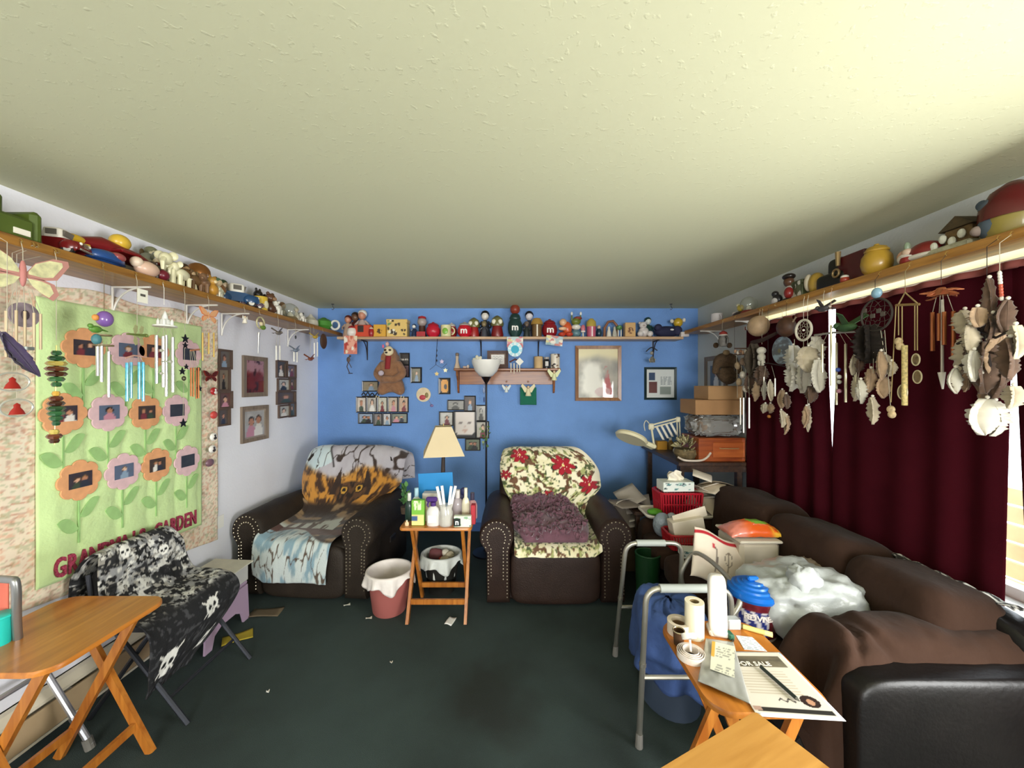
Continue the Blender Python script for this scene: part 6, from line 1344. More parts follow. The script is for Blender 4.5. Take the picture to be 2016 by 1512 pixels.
t = T('crystal_drop', 'clear glass drop hanging from the oak shelf beside the lamp pole', 'ornament', W(953, 765, 4.1)); MB().lathe([(0, -.06), (.014, -.045), (.018, -.02), (.008, .02), (.012, .04), (0, .06)], 10, W(953, 765, 4.1)).build('drop', glassmat('#dfe8f4', .05, .8), t, world=True); MB().ell(W(953, 787, 4.1), (.006, .006, .03), 8, 6).build('pendant', mat('#2a3a78', .3), t, world=True); MB().tube([W(953, 735, 4.1), W(953, 785, 4.1)], .001, 4).build('cord', M_str, t, world=True)
# cards, rosette and chime on the candy shelf edge
def card(label, x0, y0, x1, y1, Y, paint, tilt=0.0, name='greeting_card'):
    c = W((x0 + x1) / 2, (y0 + y1) / 2, Y); w2, h2 = (x1 - x0) / F * Y / 2, (y1 - y0) / F * Y / 2; R = Ry(tilt)
    m = MB(); m.grid(lambda u, v: c + R @ Vector(((u * 2 - 1) * w2, 0, (v * 2 - 1) * h2)), 20, 16, .003); return m.build(name, printmat(.5, coat=.2), smooth=0, paint=paint, label=label, cat='card')
card('square greeting card hanging from the shelf edge above the turquoise rosette', 998, 663, 1030, 684, 3.955, motif(['#d88a94', '#d8c884', '#a8c0bc', '#e8dcd0', '#c86a70'], '#b8ccc8', 21, 14, .14))
card('tilted greeting card hanging from the shelf edge beside the turquoise rosette', 1075, 661, 1108, 680, 3.955, motif(['#d89a94', '#dcd090', '#8aa8a8', '#e8e0d0', '#c87a70'], '#a8bcc0', 22, 14, .14), .12)
card('red and peach gift card box hanging at the left of the candy shelf', 677, 661, 703, 697, 3.955, motif(['#e8d8b8', '#b83c34', '#e8a890', '#f0e8d8', '#c86a4c'], '#d8806c', 23, 16, .14))
t = T('paper_rosette', 'turquoise and white paper rosette fan hanging at the candy shelf', 'decoration', W(1014, 688, 3.94)); c = W(1014, 688, 3.94)
for i in range(18):
    a = 2 * PI * i / 18; m = MB(); m.prism([(-.004, .02), (.004, .02), (.012, .075), (-.012, .075)], .004, Matrix.Translation(c) @ Rx(PI / 2).to_4x4() @ Matrix.Rotation(a, 4, 'Z')); m.build('petal', mat('#bfe8ee' if i % 2 else '#e8f4f4', .6), t, world=True, smooth=0)
MB().cyl(c + Vector((0, .002, 0)), c - Vector((0, .006, 0)), .042, n=20).build('center', mat('#1fa6c4', .5), t, world=True); MB().tube([c + Vector((0, .004, .07)), Vector((c.x, 3.962, BSZ - .03))], .0015, 5).build('cord', M_str, t, world=True)
t = T('wind_chime', 'wooden wind chime with a white diamond and pale sticks under the paper rosette', 'wind chime', W(1014, 712, 3.93)); 
MB().tube([W(1003, 713, 3.93), W(1014, 707, 3.93), W(1026, 713, 3.93)], .008, 6).build('bar', mat('#5a2c20', .6), t, world=True)
for px, y0, y1 in ((1006, 715, 734), (1012, 715, 736), (1018, 717, 733), (1023, 716, 733)): MB().cyl(W(px, y0, 3.93), W(px, y1, 3.93), .006, .004, 8).build('stick', mat('#e8dcc4', .5), t, world=True)
m = MB(); m.prism([(-.042, 0), (0, -.042), (.042, 0), (0, .042)], .006, Matrix.Translation(W(1023, 712, 3.915)) @ Rx(PI / 2).to_4x4()); m.build('diamond', mat('#e8e4d8', .5), t, world=True, smooth=0); MB().tube([W(1014, 707, 3.93), W(1014, 695, 3.935)], .0015, 4).build('cord', M_str, t, world=True)
# large pictures
c_, w_, h_ = brect(1132, 681, 1222, 789)
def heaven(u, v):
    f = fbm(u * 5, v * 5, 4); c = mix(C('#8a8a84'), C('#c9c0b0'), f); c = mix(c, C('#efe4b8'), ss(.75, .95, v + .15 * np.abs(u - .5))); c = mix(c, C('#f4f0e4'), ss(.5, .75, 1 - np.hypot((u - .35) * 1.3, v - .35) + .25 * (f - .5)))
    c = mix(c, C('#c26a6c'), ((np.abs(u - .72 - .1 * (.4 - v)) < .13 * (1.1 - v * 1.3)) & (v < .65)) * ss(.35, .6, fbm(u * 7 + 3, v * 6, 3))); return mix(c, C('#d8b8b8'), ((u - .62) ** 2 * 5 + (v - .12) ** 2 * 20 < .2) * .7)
picture('large oak-framed pale devotional print with glare on the blue wall', c_, 0, w_, h_, .035, wood('#7a4c26', '#9a6634', .4, axis='Z'), heaven, d=.03, nu=44, nv=50)
c_, w_, h_ = brect(1268, 723, 1331, 787)
def cert(u, v):
    c = np.zeros((len(u), 3)) + C('#dfe2de'); tx = (np.abs(np.sin(v * 60)) < .5) & (fbm(u * 30, v * 4, 2) > .42)
    c = mix(c, C('#7a8488'), tx & (u > .5) & (u < .92) & (v > .45) & (v < .88)); c = mix(c, C('#32486a'), (np.abs(u - .2) < .11) & (np.abs(v - .75) < .13)); c = mix(c, C('#6a3c38'), (np.abs(u - .24) < .14) & (np.abs(v - .36) < .2)); return mix(c, C('#8a948c'), (np.abs(u - .7) < .2) & (np.abs(v - .25) < .14))
picture('dark green framed two-page certificate with a vertical glare', c_, 0, w_, h_, .024, mat('#1b2f30', .35), cert, nu=40, nv=40)
t = T('iron_ornament', 'small iron figure ornament on a bow hanging below the candy shelf', 'ornament', W(1284, 700, 3.965)); q = lambda px, py: W(px, py, 3.965)
MB().tube([q(1283, 667), q(1283, 682)], .0015, 4).build('cord', M_str, t, world=True); MB().tube(smoothpath([q(1272, 692), q(1283, 684), q(1294, 690)], 5), .006, 8).build('bow', mat('#2a2a30', .5), t, world=True); MB().ell(q(1283, 695), (.018, .014, .02), 10, 6).build('head', mat('#8a8478', .5), t, world=True); MB().lathe([(0, -.06), (.03, -.06), (.026, -.03), (.012, 0), (0, 0)], 12, q(1284, 702)).build('body', mat('#6d6a60', .5, var=.4, vscale=60), t, world=True)
for s_ in (-1, 1): MB().tube([q(1284, 703), q(1284 + s_ * 6, 708), q(1284 + s_ * 3, 714)], .005, 6).build('arm', mat('#b8b0a0', .5), t, world=True)
t = T('iron_ornament', 'dark metal silhouette figure under the red card box', 'ornament', W(685, 712, 4.0)); q = lambda px, py: W(px, py, 4.0)
MB().tube([q(684, 698), q(684, 705)], .0015, 4).build('cord', M_str, t, world=True); MB().ell(q(686, 708), (.02, .01, .03), 10, 6).build('body', mat('#5a4a44', .5), t, world=True); MB().ell(q(689, 701), (.012, .01, .012), 8, 6).build('head', mat('#4a3c38', .5), t, world=True); MB().tube([q(686, 712), q(683, 722), q(688, 734)], .005, 6).build('leg', mat('#4a3c38', .5), t, world=True); MB().tube([q(686, 712), q(692, 724)], .004, 6).build('leg', mat('#4a3c38', .5), t, world=True); MB().box(q(690, 735), (.04, .012, .008)).build('foot', mat('#2a2422', .5), t, world=True, smooth=0)

# ================================================================= LAMPS
t = T('floor_lamp', 'black torchiere floor lamp with a white glass bowl', 'lamp', (-0.245, 3.62, 0)); zt = W(0, 709, 3.62).z
MB().lathe([(0, 0), (.13, 0), (.13, .015), (.03, .03), (.012, .05), (0, .05)], 24).build('base', mat('#15131a', .35, metal=.4), t); MB().cyl((0, 0, .04), (0, 0, zt - .22), .0095, n=12).build('pole', mat('#15131a', .3, metal=.5), t)
MB().lathe([(.009, -.24), (.012, -.22), (.045, -.165), (.05, -.16), (0, -.155)], 20, (0, 0, zt)).build('cone', mat('#1d1210', .35, metal=.3), t)
MB().lathe([(.03, -.16), (.06, -.152), (.105, -.105), (.135, -.03), (.138, .0), (.132, -.002), (.10, -.095), (.055, -.14), (.0, -.145)], 28, (0, 0, zt)).build('bowl', mat('#dcd9d2', .35), t)
t = T('ivy_sprig', 'sprig of artificial ivy hung on the lamp pole', 'plant', (-0.21, 3.6, 1.0)); rng = random.Random(2)
MB().tube([W(953, 838, 3.6), W(956, 860, 3.59), W(952, 884, 3.6)], .003, 5).build('vine', mat('#4a5a30', .7), t, world=True)
for i in range(16):
    p = W(954 + rng.uniform(-9, 9), 842 + 2.6 * i, 3.59 + rng.uniform(-.02, .02)); m = MB(); m.prism([(0, 0), (.012, .006), (.014, .02), (.004, .032), (-.008, .022), (-.012, .008)], .001, Matrix.Translation(p) @ (Rz(rng.uniform(0, 6)) @ Rx(rng.uniform(.3, 2.4))).to_4x4()); m.build('leaf', mat(rng.choice(['#5a7a3c', '#3f5f2c', '#8a9a6c']), .6), t, world=True, smooth=0)
TZ = 0.66
def TT(px, Y, z=TZ): return Vector(((px - CX) / F * Y, Y, z))
LY = 2.845; lp = TT(873, LY)
t = T('table_lamp', 'table lamp with cream four-sided shade and dark branch base', 'lamp', lp)
MB().lathe([(0, 0), (.06, 0), (.06, .012), (.02, .03), (0, .03)], 20).build('base', mat('#241a16', .5), t)
MB().tube([(0, 0, .02), (.004, 0, .15), (-.004, .004, .28), (0, 0, .44)], [.022, .017, .016, .012], 10).build('stem', mat('#2e221c', .6, bump=.5, bscale=40), t); MB().tube([(.004, 0, .2), (.03, -.01, .25), (.035, -.01, .28)], [.008, .006, .003], 6).build('twig', mat('#2e221c', .6), t)
zb, zt_ = W(0, 893, LY).z - TZ, W(0, 839, LY).z - TZ
def shade(hb, ht):
    P = [(-hb, -hb), (hb, -hb), (hb, hb), (-hb, hb)]; Q = [(-ht, -ht), (ht, -ht), (ht, ht), (-ht, ht)]; R = Rz(.22); m = MB()
    vs = [R @ Vector((x, y, zb)) for x, y in P] + [R @ Vector((x, y, zt_)) for x, y in Q] + [R @ Vector((x * .97, y * .97, zb)) for x, y in P] + [R @ Vector((x * .94, y * .94, zt_)) for x, y in Q]
    fs = [(i, (i + 1) % 4, 4 + (i + 1) % 4, 4 + i) for i in range(4)] + [(8 + i, 12 + i, 12 + (i + 1) % 4, 8 + (i + 1) % 4) for i in range(4)] + [(4 + i, 4 + (i + 1) % 4, 12 + (i + 1) % 4, 12 + i) for i in range(4)] + [(i, 8 + i, 8 + (i + 1) % 4, (i + 1) % 4) for i in range(4)]
    return m.add(vs, fs)
shade(.145, .058).build('shade', mat('#cdbb98', .8, var=.03), t, smooth=0); MB().cyl((0, 0, .43), (0, 0, zt_ + .02), .004, n=8).build('finial', mat('#b09a60', .3, metal=.6), t)

# ================================================================= THINGS ON THE CENTRE TRAY TABLE
def bottle(label, px, Y, h, r, col, cap, capc, trig=False, lab=None, sy=.7, name='bottle'):
    t = T(name, label, 'bottle', TT(px, Y)); hb = h * (.72 if not trig else .6)
    MB().lathe([(0, 0), (r * .95, 0), (r, .01), (r, hb * .7), (r * .75, hb * .9), (r * .35, hb), (0, hb)], 18, sy=sy).build('body', col if not isinstance(col, str) else G(col, .3), t)
    if lab: MB().rbox((0, -r * sy - .0005, hb * .38), (r * 1.3, .003, hb * .4), .001).build('label', mat(lab, .6), t, smooth=0)
    if trig:
        MB().cyl((0, 0, hb), (0, 0, hb + h * .12), r * .4, n=12).build('collar', G(capc), t); MB().rbox((-.01, 0, hb + h * .2), (.075, .024, h * .16), .008).build('spray_head', G(capc), t); MB().tube([(-.03, 0, hb + h * .16), (-.04, 0, hb + h * .02), (-.032, 0, hb - h * .04)], .006, 8).build('trigger', G(capc), t)
    else: MB().cyl((0, 0, hb), (0, 0, h), r * .42, n=14).build('cap', G(capc), t)
    return t
MB().box(TT(859, 2.83) + Vector((0, 0, .145)), (.255, .006, .29), Ry(-.05)).build('blue_folder', mat('#1f84c4', .5), smooth=0, label='bright blue folder standing upright behind the bottles', cat='folder')
def cart(label, px, Y, w_, d, h, col, paint=None, rz=0, name='carton'):
    t = T(name, label, 'box', TT(px, Y), rz); MB().rbox((0, 0, h / 2), (w_, d, h), .003).build('box', mat(col, .5), t, smooth=0)
    if paint: m = MB(); sheet(m, 0, h / 2, w_ * .96, h * .96, -d / 2 - .001, 20, 20); m.build('front_print', printmat(.45), t, smooth=0, paint=paint)
    return t
cart('small green and yellow carton with blue panel on the bottle table', 824, 2.575, .085, .04, .17, '#7ab83c', lambda u, v: mix(mix(mix(np.zeros((len(u), 3)) + C('#7ab83c'), C('#dfe6c0'), (v > .62) & (np.abs(u - .45) < .35) & (fbm(u * 12, v * 6, 2) > .4)), C('#e8d88c'), v < .45), C('#3c5a88'), (v > .16) & (v < .38) & (u < .5)))
bottle('white bottle with pale blue cap behind the green carton', 820, 2.68, .22, .035, '#dfe4e0', 0, '#a8ccd8', lab='#8a8478')
bottle('dark green bottle at the edge of the bottle table', 806, 2.66, .19, .03, '#1d3a30', 0, '#e4e4dc')
bottle('white spray bottle with purple trigger head', 853, 2.57, .215, .045, '#dcd8d4', 0, '#4a2a72', True, '#eeeae4')
t = T('tall_jar', 'clear plastic jar holding white wrapped utensils', 'jar', TT(878, 2.575)); MB().lathe([(0, 0), (.046, 0), (.048, .01), (.048, .085), (.04, .105), (.04, .13), (.043, .132), (.043, .135)], 22).build('jar', glassmat('#f0eee8', .08, .55), t); MB().lathe([(0, .005), (.042, .005), (.043, .07), (0, .072)], 20).build('contents', mat('#cfc8c0', .7), t)
for i, (x, y, tx) in enumerate(((-.02, 0, -.05), (-.005, .012, -.028), (.015, .0, .028), (.022, .014, .052))): MB().box((x * .7 + tx * .5, y, .16), (.017, .008, .20), Ry(tx * 4.2)).build('wrapped_utensil', mat('#eeece8', .5), t, smooth=0)
bottle('clear plastic bottle with pinkish label behind the utensil jar', 901, 2.70, .20, .045, glassmat('#e8dce0', .1, .5), 0, '#d8d0cc')
bottle('tall cream lotion bottle on the bottle table', 917, 2.66, .225, .028, '#e4dcc0', 0, '#e8e2cc')
bottle('pink canister with dark cap at the end of the bottle table', 930, 2.70, .18, .035, '#b88a8c', 0, '#3a3448')
cart('red-edged tall carton at the corner of the bottle table', 932, 2.60, .03, .05, .13, '#b02c38')
t = cart('white and green pack lettered with an n on the bottle table', 911, 2.545, .115, .035, .072, '#dfe8d0', motif(['#4a8a5a', '#8ab08a', '#f0f0e8', '#2a5a4a'], '#e4ead8', 31, 14, .12)); MB().rbox((-.035, -.021, .033), (.045, .006, .05), .001).build('dark_panel', mat('#182420', .5), t, smooth=0); text('letter', 'n', .05, mat('#f4f4f0', .5), t, (-.035, -.025, .034), (PI / 2, 0, 0), .001, bold=.0015)
cart('white tissue box laid behind the bottles on the tray table', 850, 2.75, .12, .07, .17, '#e0d8cc', motif(['#f0ece4', '#cfc4b4'], '#e0d8cc', 32, 6, .2))
bottle('beige pill bottle behind the purple spray bottle', 842, 2.66, .15, .03, '#d8c49c', 0, '#e8e0d0')
bottle('tiny cream pot at the front corner of the bottle table', 801, 2.56, .035, .014, '#e8c89c', 0, '#efe0c4')
lumps('crumpled_wrapper', 'crumpled dark blue wrapper among the bottles', 'wrapper', TT(906, 2.79), [('wrapper', (0, 0, .09), (.06, .04, .09), mat('#25284e', .5, bump=.9, bscale=30)), ('fold', (.03, -.02, .17), (.03, .02, .03), mat('#2c305a', .5))])
t = T('green_plant', 'small leafy green plant at the recliner edge of the bottle table', 'plant', TT(797, 2.80)); rng = random.Random(8); MB().lathe([(0, 0), (.025, 0), (.032, .05), (0, .05)], 14).build('pot', mat('#4a3a2c', .7), t)
for i in range(22):
    a = rng.uniform(0, 6.28); z = rng.uniform(.05, .2); m = MB(); m.prism([(0, 0), (.014, .014), (.012, .034), (0, .05), (-.012, .034), (-.014, .014)], .001, Matrix.Translation((.012 * math.cos(a), .012 * math.sin(a), z)) @ (Rz(a) @ Rx(rng.uniform(.4, 1.3))).to_4x4()); m.build('leaf', mat(rng.choice(['#5a8a4c', '#7aa86c', '#3f6a3c']), .6), t, smooth=0)
# ================================================================= WASTE BINS
def bin_(label, loc, r0, r1, h, col, liner, rz=0, sx=1, sy=1):
    t = T('waste_bin', label, 'bin', loc, rz); rc = r1 / r0
    MB().lathe([(0, 0), (r0 * .94, 0), (r0, .01), (r1, h), (r1 * .97, h), (r0 * .97, .02), (0, .015)], 32, sx=sx, sy=sy).build('bucket', mat(col, .5), t)
    def lf(u, v):
        a = u * 2 * PI; w1 = .012 * math.sin(a * 9) + .008 * math.sin(a * 17 + 2); drop = .075 + .03 * math.sin(a * 5 + 1) + .02 * math.sin(a * 3)
        if v < .5: k = v / .5; r = r1 * (.80 + .17 * k) + w1 * .3 * (1 - k); z = h * (.45 + .57 * k)
        elif v < .6: k = (v - .5) / .1; r = r1 * (.97 + .06 * k); z = h * 1.02 + .004 * math.sin(k * PI)
        else: k = (v - .6) / .4; r = r1 * 1.03 + .006 + w1 * k * .8 + .012 * k; z = h * 1.02 - drop * k
        return (sx * r * math.cos(a), sy * r * math.sin(a), z)
    MB().grid(lf, 96, 20, .0015).build('liner', mat(liner, .4, bump=.35, bscale=35, spec=.5), t, smooth=180)
    return t
PBX = W(767, 0, 2.72).x
t = bin_('salmon pink round waste bin with a white liner', (PBX, 2.72, 0), .115, .15, .285, '#a8605a', '#e3dad4')
t2 = bin_('dark waste bin with a white liner full of trash under the tray table', (-.55, 2.97, 0), .10, .145, .29, '#22211e', '#cfd2cc', 0, 1, .9)
for i, (x, y, z, r, c) in enumerate(((.03, -.03, .255, .035, '#d8c8a4'), (.06, .03, .26, .04, '#c9bda0'), (-.01, .01, .245, .03, '#b0402c'), (-.05, .03, .27, .05, '#6a3a3c'), (.02, .05, .275, .03, '#e4dcc8'))): MB().sq((x, y, z), (r * 2, r * 1.6, r * 1.2), .6, .6, 12, 8, rot=Rz(i) @ Rx(i * .7), wob=.4, seed=i).build('trash', mat(c, .7), t2)
# ================================================================= SCRAPS ON THE CARPET
def scrap(label, px, py, w_, d, col, a, name='paper_scrap', th=.003):
    p = WZ(px, py, 0.0); m = MB(); R = Rz(a); m.grid(lambda u, v: p + R @ Vector(((u - .5) * w_, (v - .5) * d, th + .004 + .004 * math.sin(u * 4 + v * 3))), 6, 6, th); return m.build(name, mat(col, .7), smooth=180, label=label, cat='scrap')
scrap('white rectangular paper scrap on the carpet by the tray table', 887, 1224, .05, .085, '#eeece8', -.3)
scrap('small white butt on the carpet before the corner recliner', 683, 1192, .045, .018, '#d8d4c8', .5); scrap('small cream butt on the carpet beside the pink bin', 726, 1218, .04, .018, '#d8d0c0', .3); scrap('tiny white crumb in the middle of the carpet', 527, 1363, .012, .016, '#e4e0d8', .4)
scrap('yellow plastic lid piece on the carpet by the lilac step stool', 468, 1256, .16, .10, '#b09a2c', .6); scrap('flat brown cardboard piece on the carpet by the corner recliner', 524, 1207, .2, .1, '#6a5c48', .1); scrap('tiny beige crumb on the open carpet', 770, 1305, .012, .012, '#c9c0b0', 0)
# ================================================================= HANGING THINGS, RIGHT SHELF
HR = 1.785
M_br = mat('#5a4434', .85, var=.3, vscale=30, sheen=.2); M_crm = mat('#b5a88f', .85, var=.12, vscale=30, sheen=.2); M_wf = mat('#c9c3b2', .85, var=.06, vscale=30, sheen=.2); M_tan = mat('#a58a6c', .85, var=.2, vscale=30, sheen=.2)
M_bead = mat('#e6dfcf', .4); M_dk = mat('#2a201c', .6)
def feathers(t, X, lst, dx=.03):
    """[(px, y0, y1, width_px, material)]: each feather with a bead at its quill"""
    for i, (px, y0, y1, wpx, m) in enumerate(lst):
        x = X + dx * math.sin(i * 2.1); a = WX(px, y0, x); b = WX(px + (i % 3 - 1) * 3, y1, x); k = a.y / F
        fm = MB(); feather_mesh(fm, a, b + (b - a) * .12, wpx * k * .85, i + int(px), 2, .4); f = fm.build('feather', m, t, world=True, smooth=180)
        MB().ell(a + Vector((0, 0, .006)), .0065, 8, 6).build('bead', M_bead, f, world=True)
def strand(t, X, pts, r=.0016, m=None, nm='strand'): MB().tube([WX(a, b, X) for a, b in pts], r, 5).build(nm, m or M_str, t, world=True)
def hoop(t, X, px, py, r, m, th=.006, webn=8, webm=None):
    c = WX(px, py, X); E = lambda rr, a: c + Vector((0, rr * math.cos(a), rr * math.sin(a)))
    MB().tube([E(r, a) for a in np.linspace(0, 2 * PI, 33)[:-1]], th, 8, closed=True).build('hoop', m, t, world=True)
    wb = MB()
    for j in range(3):
        rr = r * (1 - .27 * j)
        for i in range(webn): a0 = 2 * PI * (i + .5 * j) / webn; wb.tube([E(rr, a0), E(rr * .73, a0 + PI / webn), E(rr, a0 + 2 * PI / webn)], .0011, 4)
    wb.build('web', webm or M_str, t, world=True); return c
t = hang('small grey lantern figure ornament with a red hat', 'ornament', 'lantern_ornament', HR, 1422, 650); c = WX(1424, 668, HR)
MB().lathe([(.034, 0), (.028, .018), (.01, .03), (0, .034)], 14, c + Vector((0, 0, .04))).build('hat', mat('#8a2a24', .7), t, world=True); MB().ell(c + Vector((0, 0, .036)), (.036, .036, .012), 14, 6).build('hat_brim', mat('#cfc8bc', .8), t, world=True); MB().lathe([(0, -.06), (.03, -.06), (.038, 0), (.03, .03), (0, .035)], 14, c).build('body', mat('#6a6660', .6, var=.3, vscale=40), t, world=True)
for s_ in (-1, 1): MB().tube([c + Vector((0, s_ * .035, .02)), c + Vector((0, s_ * .07, 0)), c + Vector((0, s_ * .06, -.04))], .008, 6).build('arm', mat('#5a5650', .6), t, world=True)
t = hang('brown rope ladder wind chime with wooden beads and white tubes', 'wind chime', 'wind_chime', HR, 1446, 685, smat=mat('#4a3424', .8))
for j, py in enumerate((686, 698)): strand(t, HR, [(1446, py), (1474, py)], .005, mat('#6a4a34', .7), 'rung')
for i in range(6): MB().ell(WX(1448 + 5 * i, 692 + 2 * (i % 2), HR), (.012, .014, .016), 10, 6).build('bead', mat(['#b08a6c', '#cfc4b4', '#8a6448'][i % 3], .5), t, world=True)
for i, px in enumerate((1450, 1459, 1466, 1473)): strand(t, HR, [(px, 698), (px + 2, 783)], .0014)
tubes(t, HR, [(1458, 783, 836), (1464, 783, 852), (1475, 783, 843)], mat('#e4e2d8', .3, metal=.4), .0065, None, .01)
for i, (px, py) in enumerate(((1452, 720), (1462, 738), (1470, 716), (1455, 752), (1468, 765), (1462, 712))): MB().ell(WX(px, py, HR), (.02, .026, .03), 10, 8).build('shell', mat(['#a89070', '#c9bfae', '#7a6450'][i % 3], .6, var=.3, vscale=40), t, world=True)
t = hang('round tan gourd with a white tip hanging near the boxes', 'ornament', 'gourd_ornament', HR, 1495, 622); c = WX(1493, 642, HR); MB().ell(c, (.07, .075, .075), 18, 12).build('gourd', mat('#a58a6a', .6, var=.25, vscale=14), t, world=True); MB().ell(c + Vector((-.02, .075, .0)), (.02, .025, .022), 10, 8).build('white_tip', mat('#e4e2da', .6), t, world=True)
t = hang('round dark brown gourd hanging beside the white dreamcatcher', 'ornament', 'gourd_ornament', HR, 1548, 622, smat=mat('#3a2418', .8)); c = WX(1548, 644, HR); MB().ell(c, (.05, .064, .064), 18, 12).build('gourd', mat('#4a3020', .55, var=.3, vscale=14), t, world=True); MB().tube([c + Vector((0, -.05, .02)), c + Vector((0, -.085, .05))], .005, 6).build('stem', mat('#8a7660', .6), t, world=True)
t = hang('dark driftwood piece with a thick brown fur tail beside the gourds', 'ornament', 'driftwood_ornament', HR, 1512, 672, smat=M_dk)
MB().tube([WX(1480, 674, HR), WX(1500, 670, HR), WX(1530, 655, HR)], [.012, .016, .01], 8).build('branch', mat('#3a2820', .8, var=.3), t, world=True); fm = MB(); feather_mesh(fm, WX(1484, 676, HR), WX(1482, 745, HR), .07, 41, 3); fm.build('fur_tail', mat('#4a4034', .95, var=.3, vscale=40), t, world=True, smooth=180)
t = hang('white teddy-shaped ornament hanging by the curtain edge', 'ornament', 'bear_ornament', HR, 1500, 678); c = WX(1499, 700, HR); MB().ell(c + Vector((0, 0, .035)), (.03, .03, .027), 12, 8).build('head', M_wf, t, world=True); MB().ell(c + Vector((0, 0, -.012)), (.026, .028, .03), 12, 8).build('body', M_wf, t, world=True)
for s_ in (-1, 1): MB().ell(c + Vector((0, s_ * .018, -.05)), (.014, .013, .024), 10, 6).build('leg', M_wf, t, world=True)
t = hang('large round grey-blue painted drum disc behind the white dreamcatcher', 'ornament', 'drum_disc', 1.84, 1540, 662); c = WX(1540, 690, 1.84); MB().cyl(c - Vector((.006, 0, 0)), c + Vector((.006, 0, 0)), .094, n=30).build('rim', mat('#8898a4', .6), t, world=True)
m = MB(); m.grid(lambda u, v: (c.x - .0075, c.y + .09 * (v) * math.cos(u * 2 * PI), c.z + .09 * v * math.sin(u * 2 * PI)), 40, 20); m.build('painted_skin', printmat(.6), t, world=True, smooth=0, paint=lambda u, v: (lambda X, Z: mix(mix(C('#a3b8c6'), C('#6d7074'), ss(.35, .6, fbm(X * 3 + 5, Z * 5 + 5, 3) + .2 * (np.abs(Z) < .3))), C('#8a8468'), ((X - .2) ** 2 + Z ** 2 < .03)))(v * np.cos(u * 2 * PI), v * np.sin(u * 2 * PI)))
t = hang('white hoop dreamcatcher with fluffy white feathers', 'dreamcatcher', 'dreamcatcher', HR, 1582, 630, smat=mat('#e4ddca', .8)); hoop(t, HR, 1582, 650, .062, mat('#d8d0bc', .7), .007, 10); MB().ell(WX(1582, 650, HR), .007, 8, 6).build('center_bead', M_bead, t, world=True)
for px in (1564, 1582, 1600): strand(t, HR, [(px, 668), (px, 690)])
feathers(t, HR, [(1562, 680, 730, 34, M_wf), (1608, 662, 715, 30, M_wf), (1592, 682, 728, 36, M_crm), (1564, 714, 765, 30, M_wf), (1583, 716, 768, 30, M_wf), (1612, 708, 766, 26, M_wf)])
t = hang('grey metal swallow with spread wings under the shelf', 'ornament', 'swallow_ornament', HR, 1621, 600); bird(t, WX(1621, 608, HR), mat('#5a5658', .4, metal=.4), 1.15)
t = hang('cluster of brown and cream feathers on white beads by the curtain edge', 'feather cluster', 'feather_cluster', HR, 1512, 715, smat=M_dk); strand(t, HR, [(1490, 718), (1512, 715), (1548, 722)], .004, M_dk, 'crossbar')
feathers(t, HR, [(1491, 748, 786, 14, M_tan), (1505, 752, 784, 10, M_wf), (1516, 750, 786, 12, M_crm), (1500, 720, 755, 24, M_br), (1540, 768, 800, 16, M_tan), (1548, 776, 802, 14, M_br), (1507, 795, 812, 14, M_crm), (1517, 795, 812, 14, M_tan), (1538, 808, 838, 14, M_crm), (1549, 818, 852, 12, M_tan), (1480, 735, 772, 20, M_br)])
tubes(t, HR, [(1504, 742, 785), (1526, 745, 780)], mat('#d8d4c4', .3, metal=.4), .005, (1512, 720), .01); MB().ell(WX(1514, 820, HR), (.012, .012, .012), 8, 6).build('amber_bead', mat('#b0702c', .3), t, world=True)
t = hang('pair of tan feathers on a long cord beside the bright slit', 'feather cluster', 'feather_cluster', HR, 1590, 795, smat=mat('#cfc6b0', .8)); feathers(t, HR, [(1588, 800, 838, 14, M_tan), (1592, 798, 845, 10, M_crm), (1594, 760, 790, 18, M_br), (1607, 762, 788, 14, M_br)])
# bar chime with the green bird
t = hang('bar wind chime with a green bird and long gold tubes', 'wind chime', 'wind_chime', HR, 1636, 655, smat=mat('#c9a088', .8)); strand(t, HR, [(1604, 660), (1640, 655), (1690, 653)], .006, mat('#8f8a80', .5), 'bar'); bird(t, WX(1668, 645, HR), mat('#3a5a34', .6), 1.7)
tubes(t, HR, [(1601, 682, 738), (1619, 678, 733), (1636, 640, 760), (1647, 675, 797), (1665, 677, 792), (1685, 680, 752)], mat('#d0c8a8', .3, metal=.7), .0062, (1640, 655), .015); 
for i, (px, py) in enumerate(((1650, 728), (1652, 742), (1652, 752), (1652, 770))): MB().ell(WX(px, py, HR), (.012, .014, .012), 8, 6).build('charm', mat(['#4a62b0', '#e0ddd4', '#c9c6b8', '#c48a9a'][i], .4), t, world=True)
# black dreamcatcher
HB = 1.77
t = hang('large black hoop dreamcatcher with beads and a pale blue stone', 'dreamcatcher', 'dreamcatcher', HB, 1723, 572, smat=M_dk); hoop(t, HB, 1725, 620, .078, mat('#3a332c', .6), .005, 9, mat('#4a4238', .7)); MB().ell(WX(1726, 577, HB), (.018, .024, .026), 12, 8).build('blue_stone', mat('#8ab0c4', .25), t, world=True)
for (a, b) in ((1702, 612), (1730, 612), (1718, 622), (1738, 618)): MB().cyl(WX(a, b, HB) - Vector((.003, 0, 0)), WX(a, b, HB) + Vector((.003, 0, 0)), .014, n=4).build('square_bead', mat('#5a5248', .5), t, world=True)
for px, y1 in ((1690, 742), (1700, 700), (1712, 723), (1719, 735), (1741, 695), (1754, 810)): strand(t, HB, [(px * .6 + 1723 * .4, 650), (px, y1)], .0013)
fm = MB(); feather_mesh(fm, WX(1712, 640, HB), WX(1715, 715, HB), .1, 51, 4, .8); fm.build('fur_tuft', mat('#241c16', .95, var=.3, vscale=40), t, world=True, smooth=180)
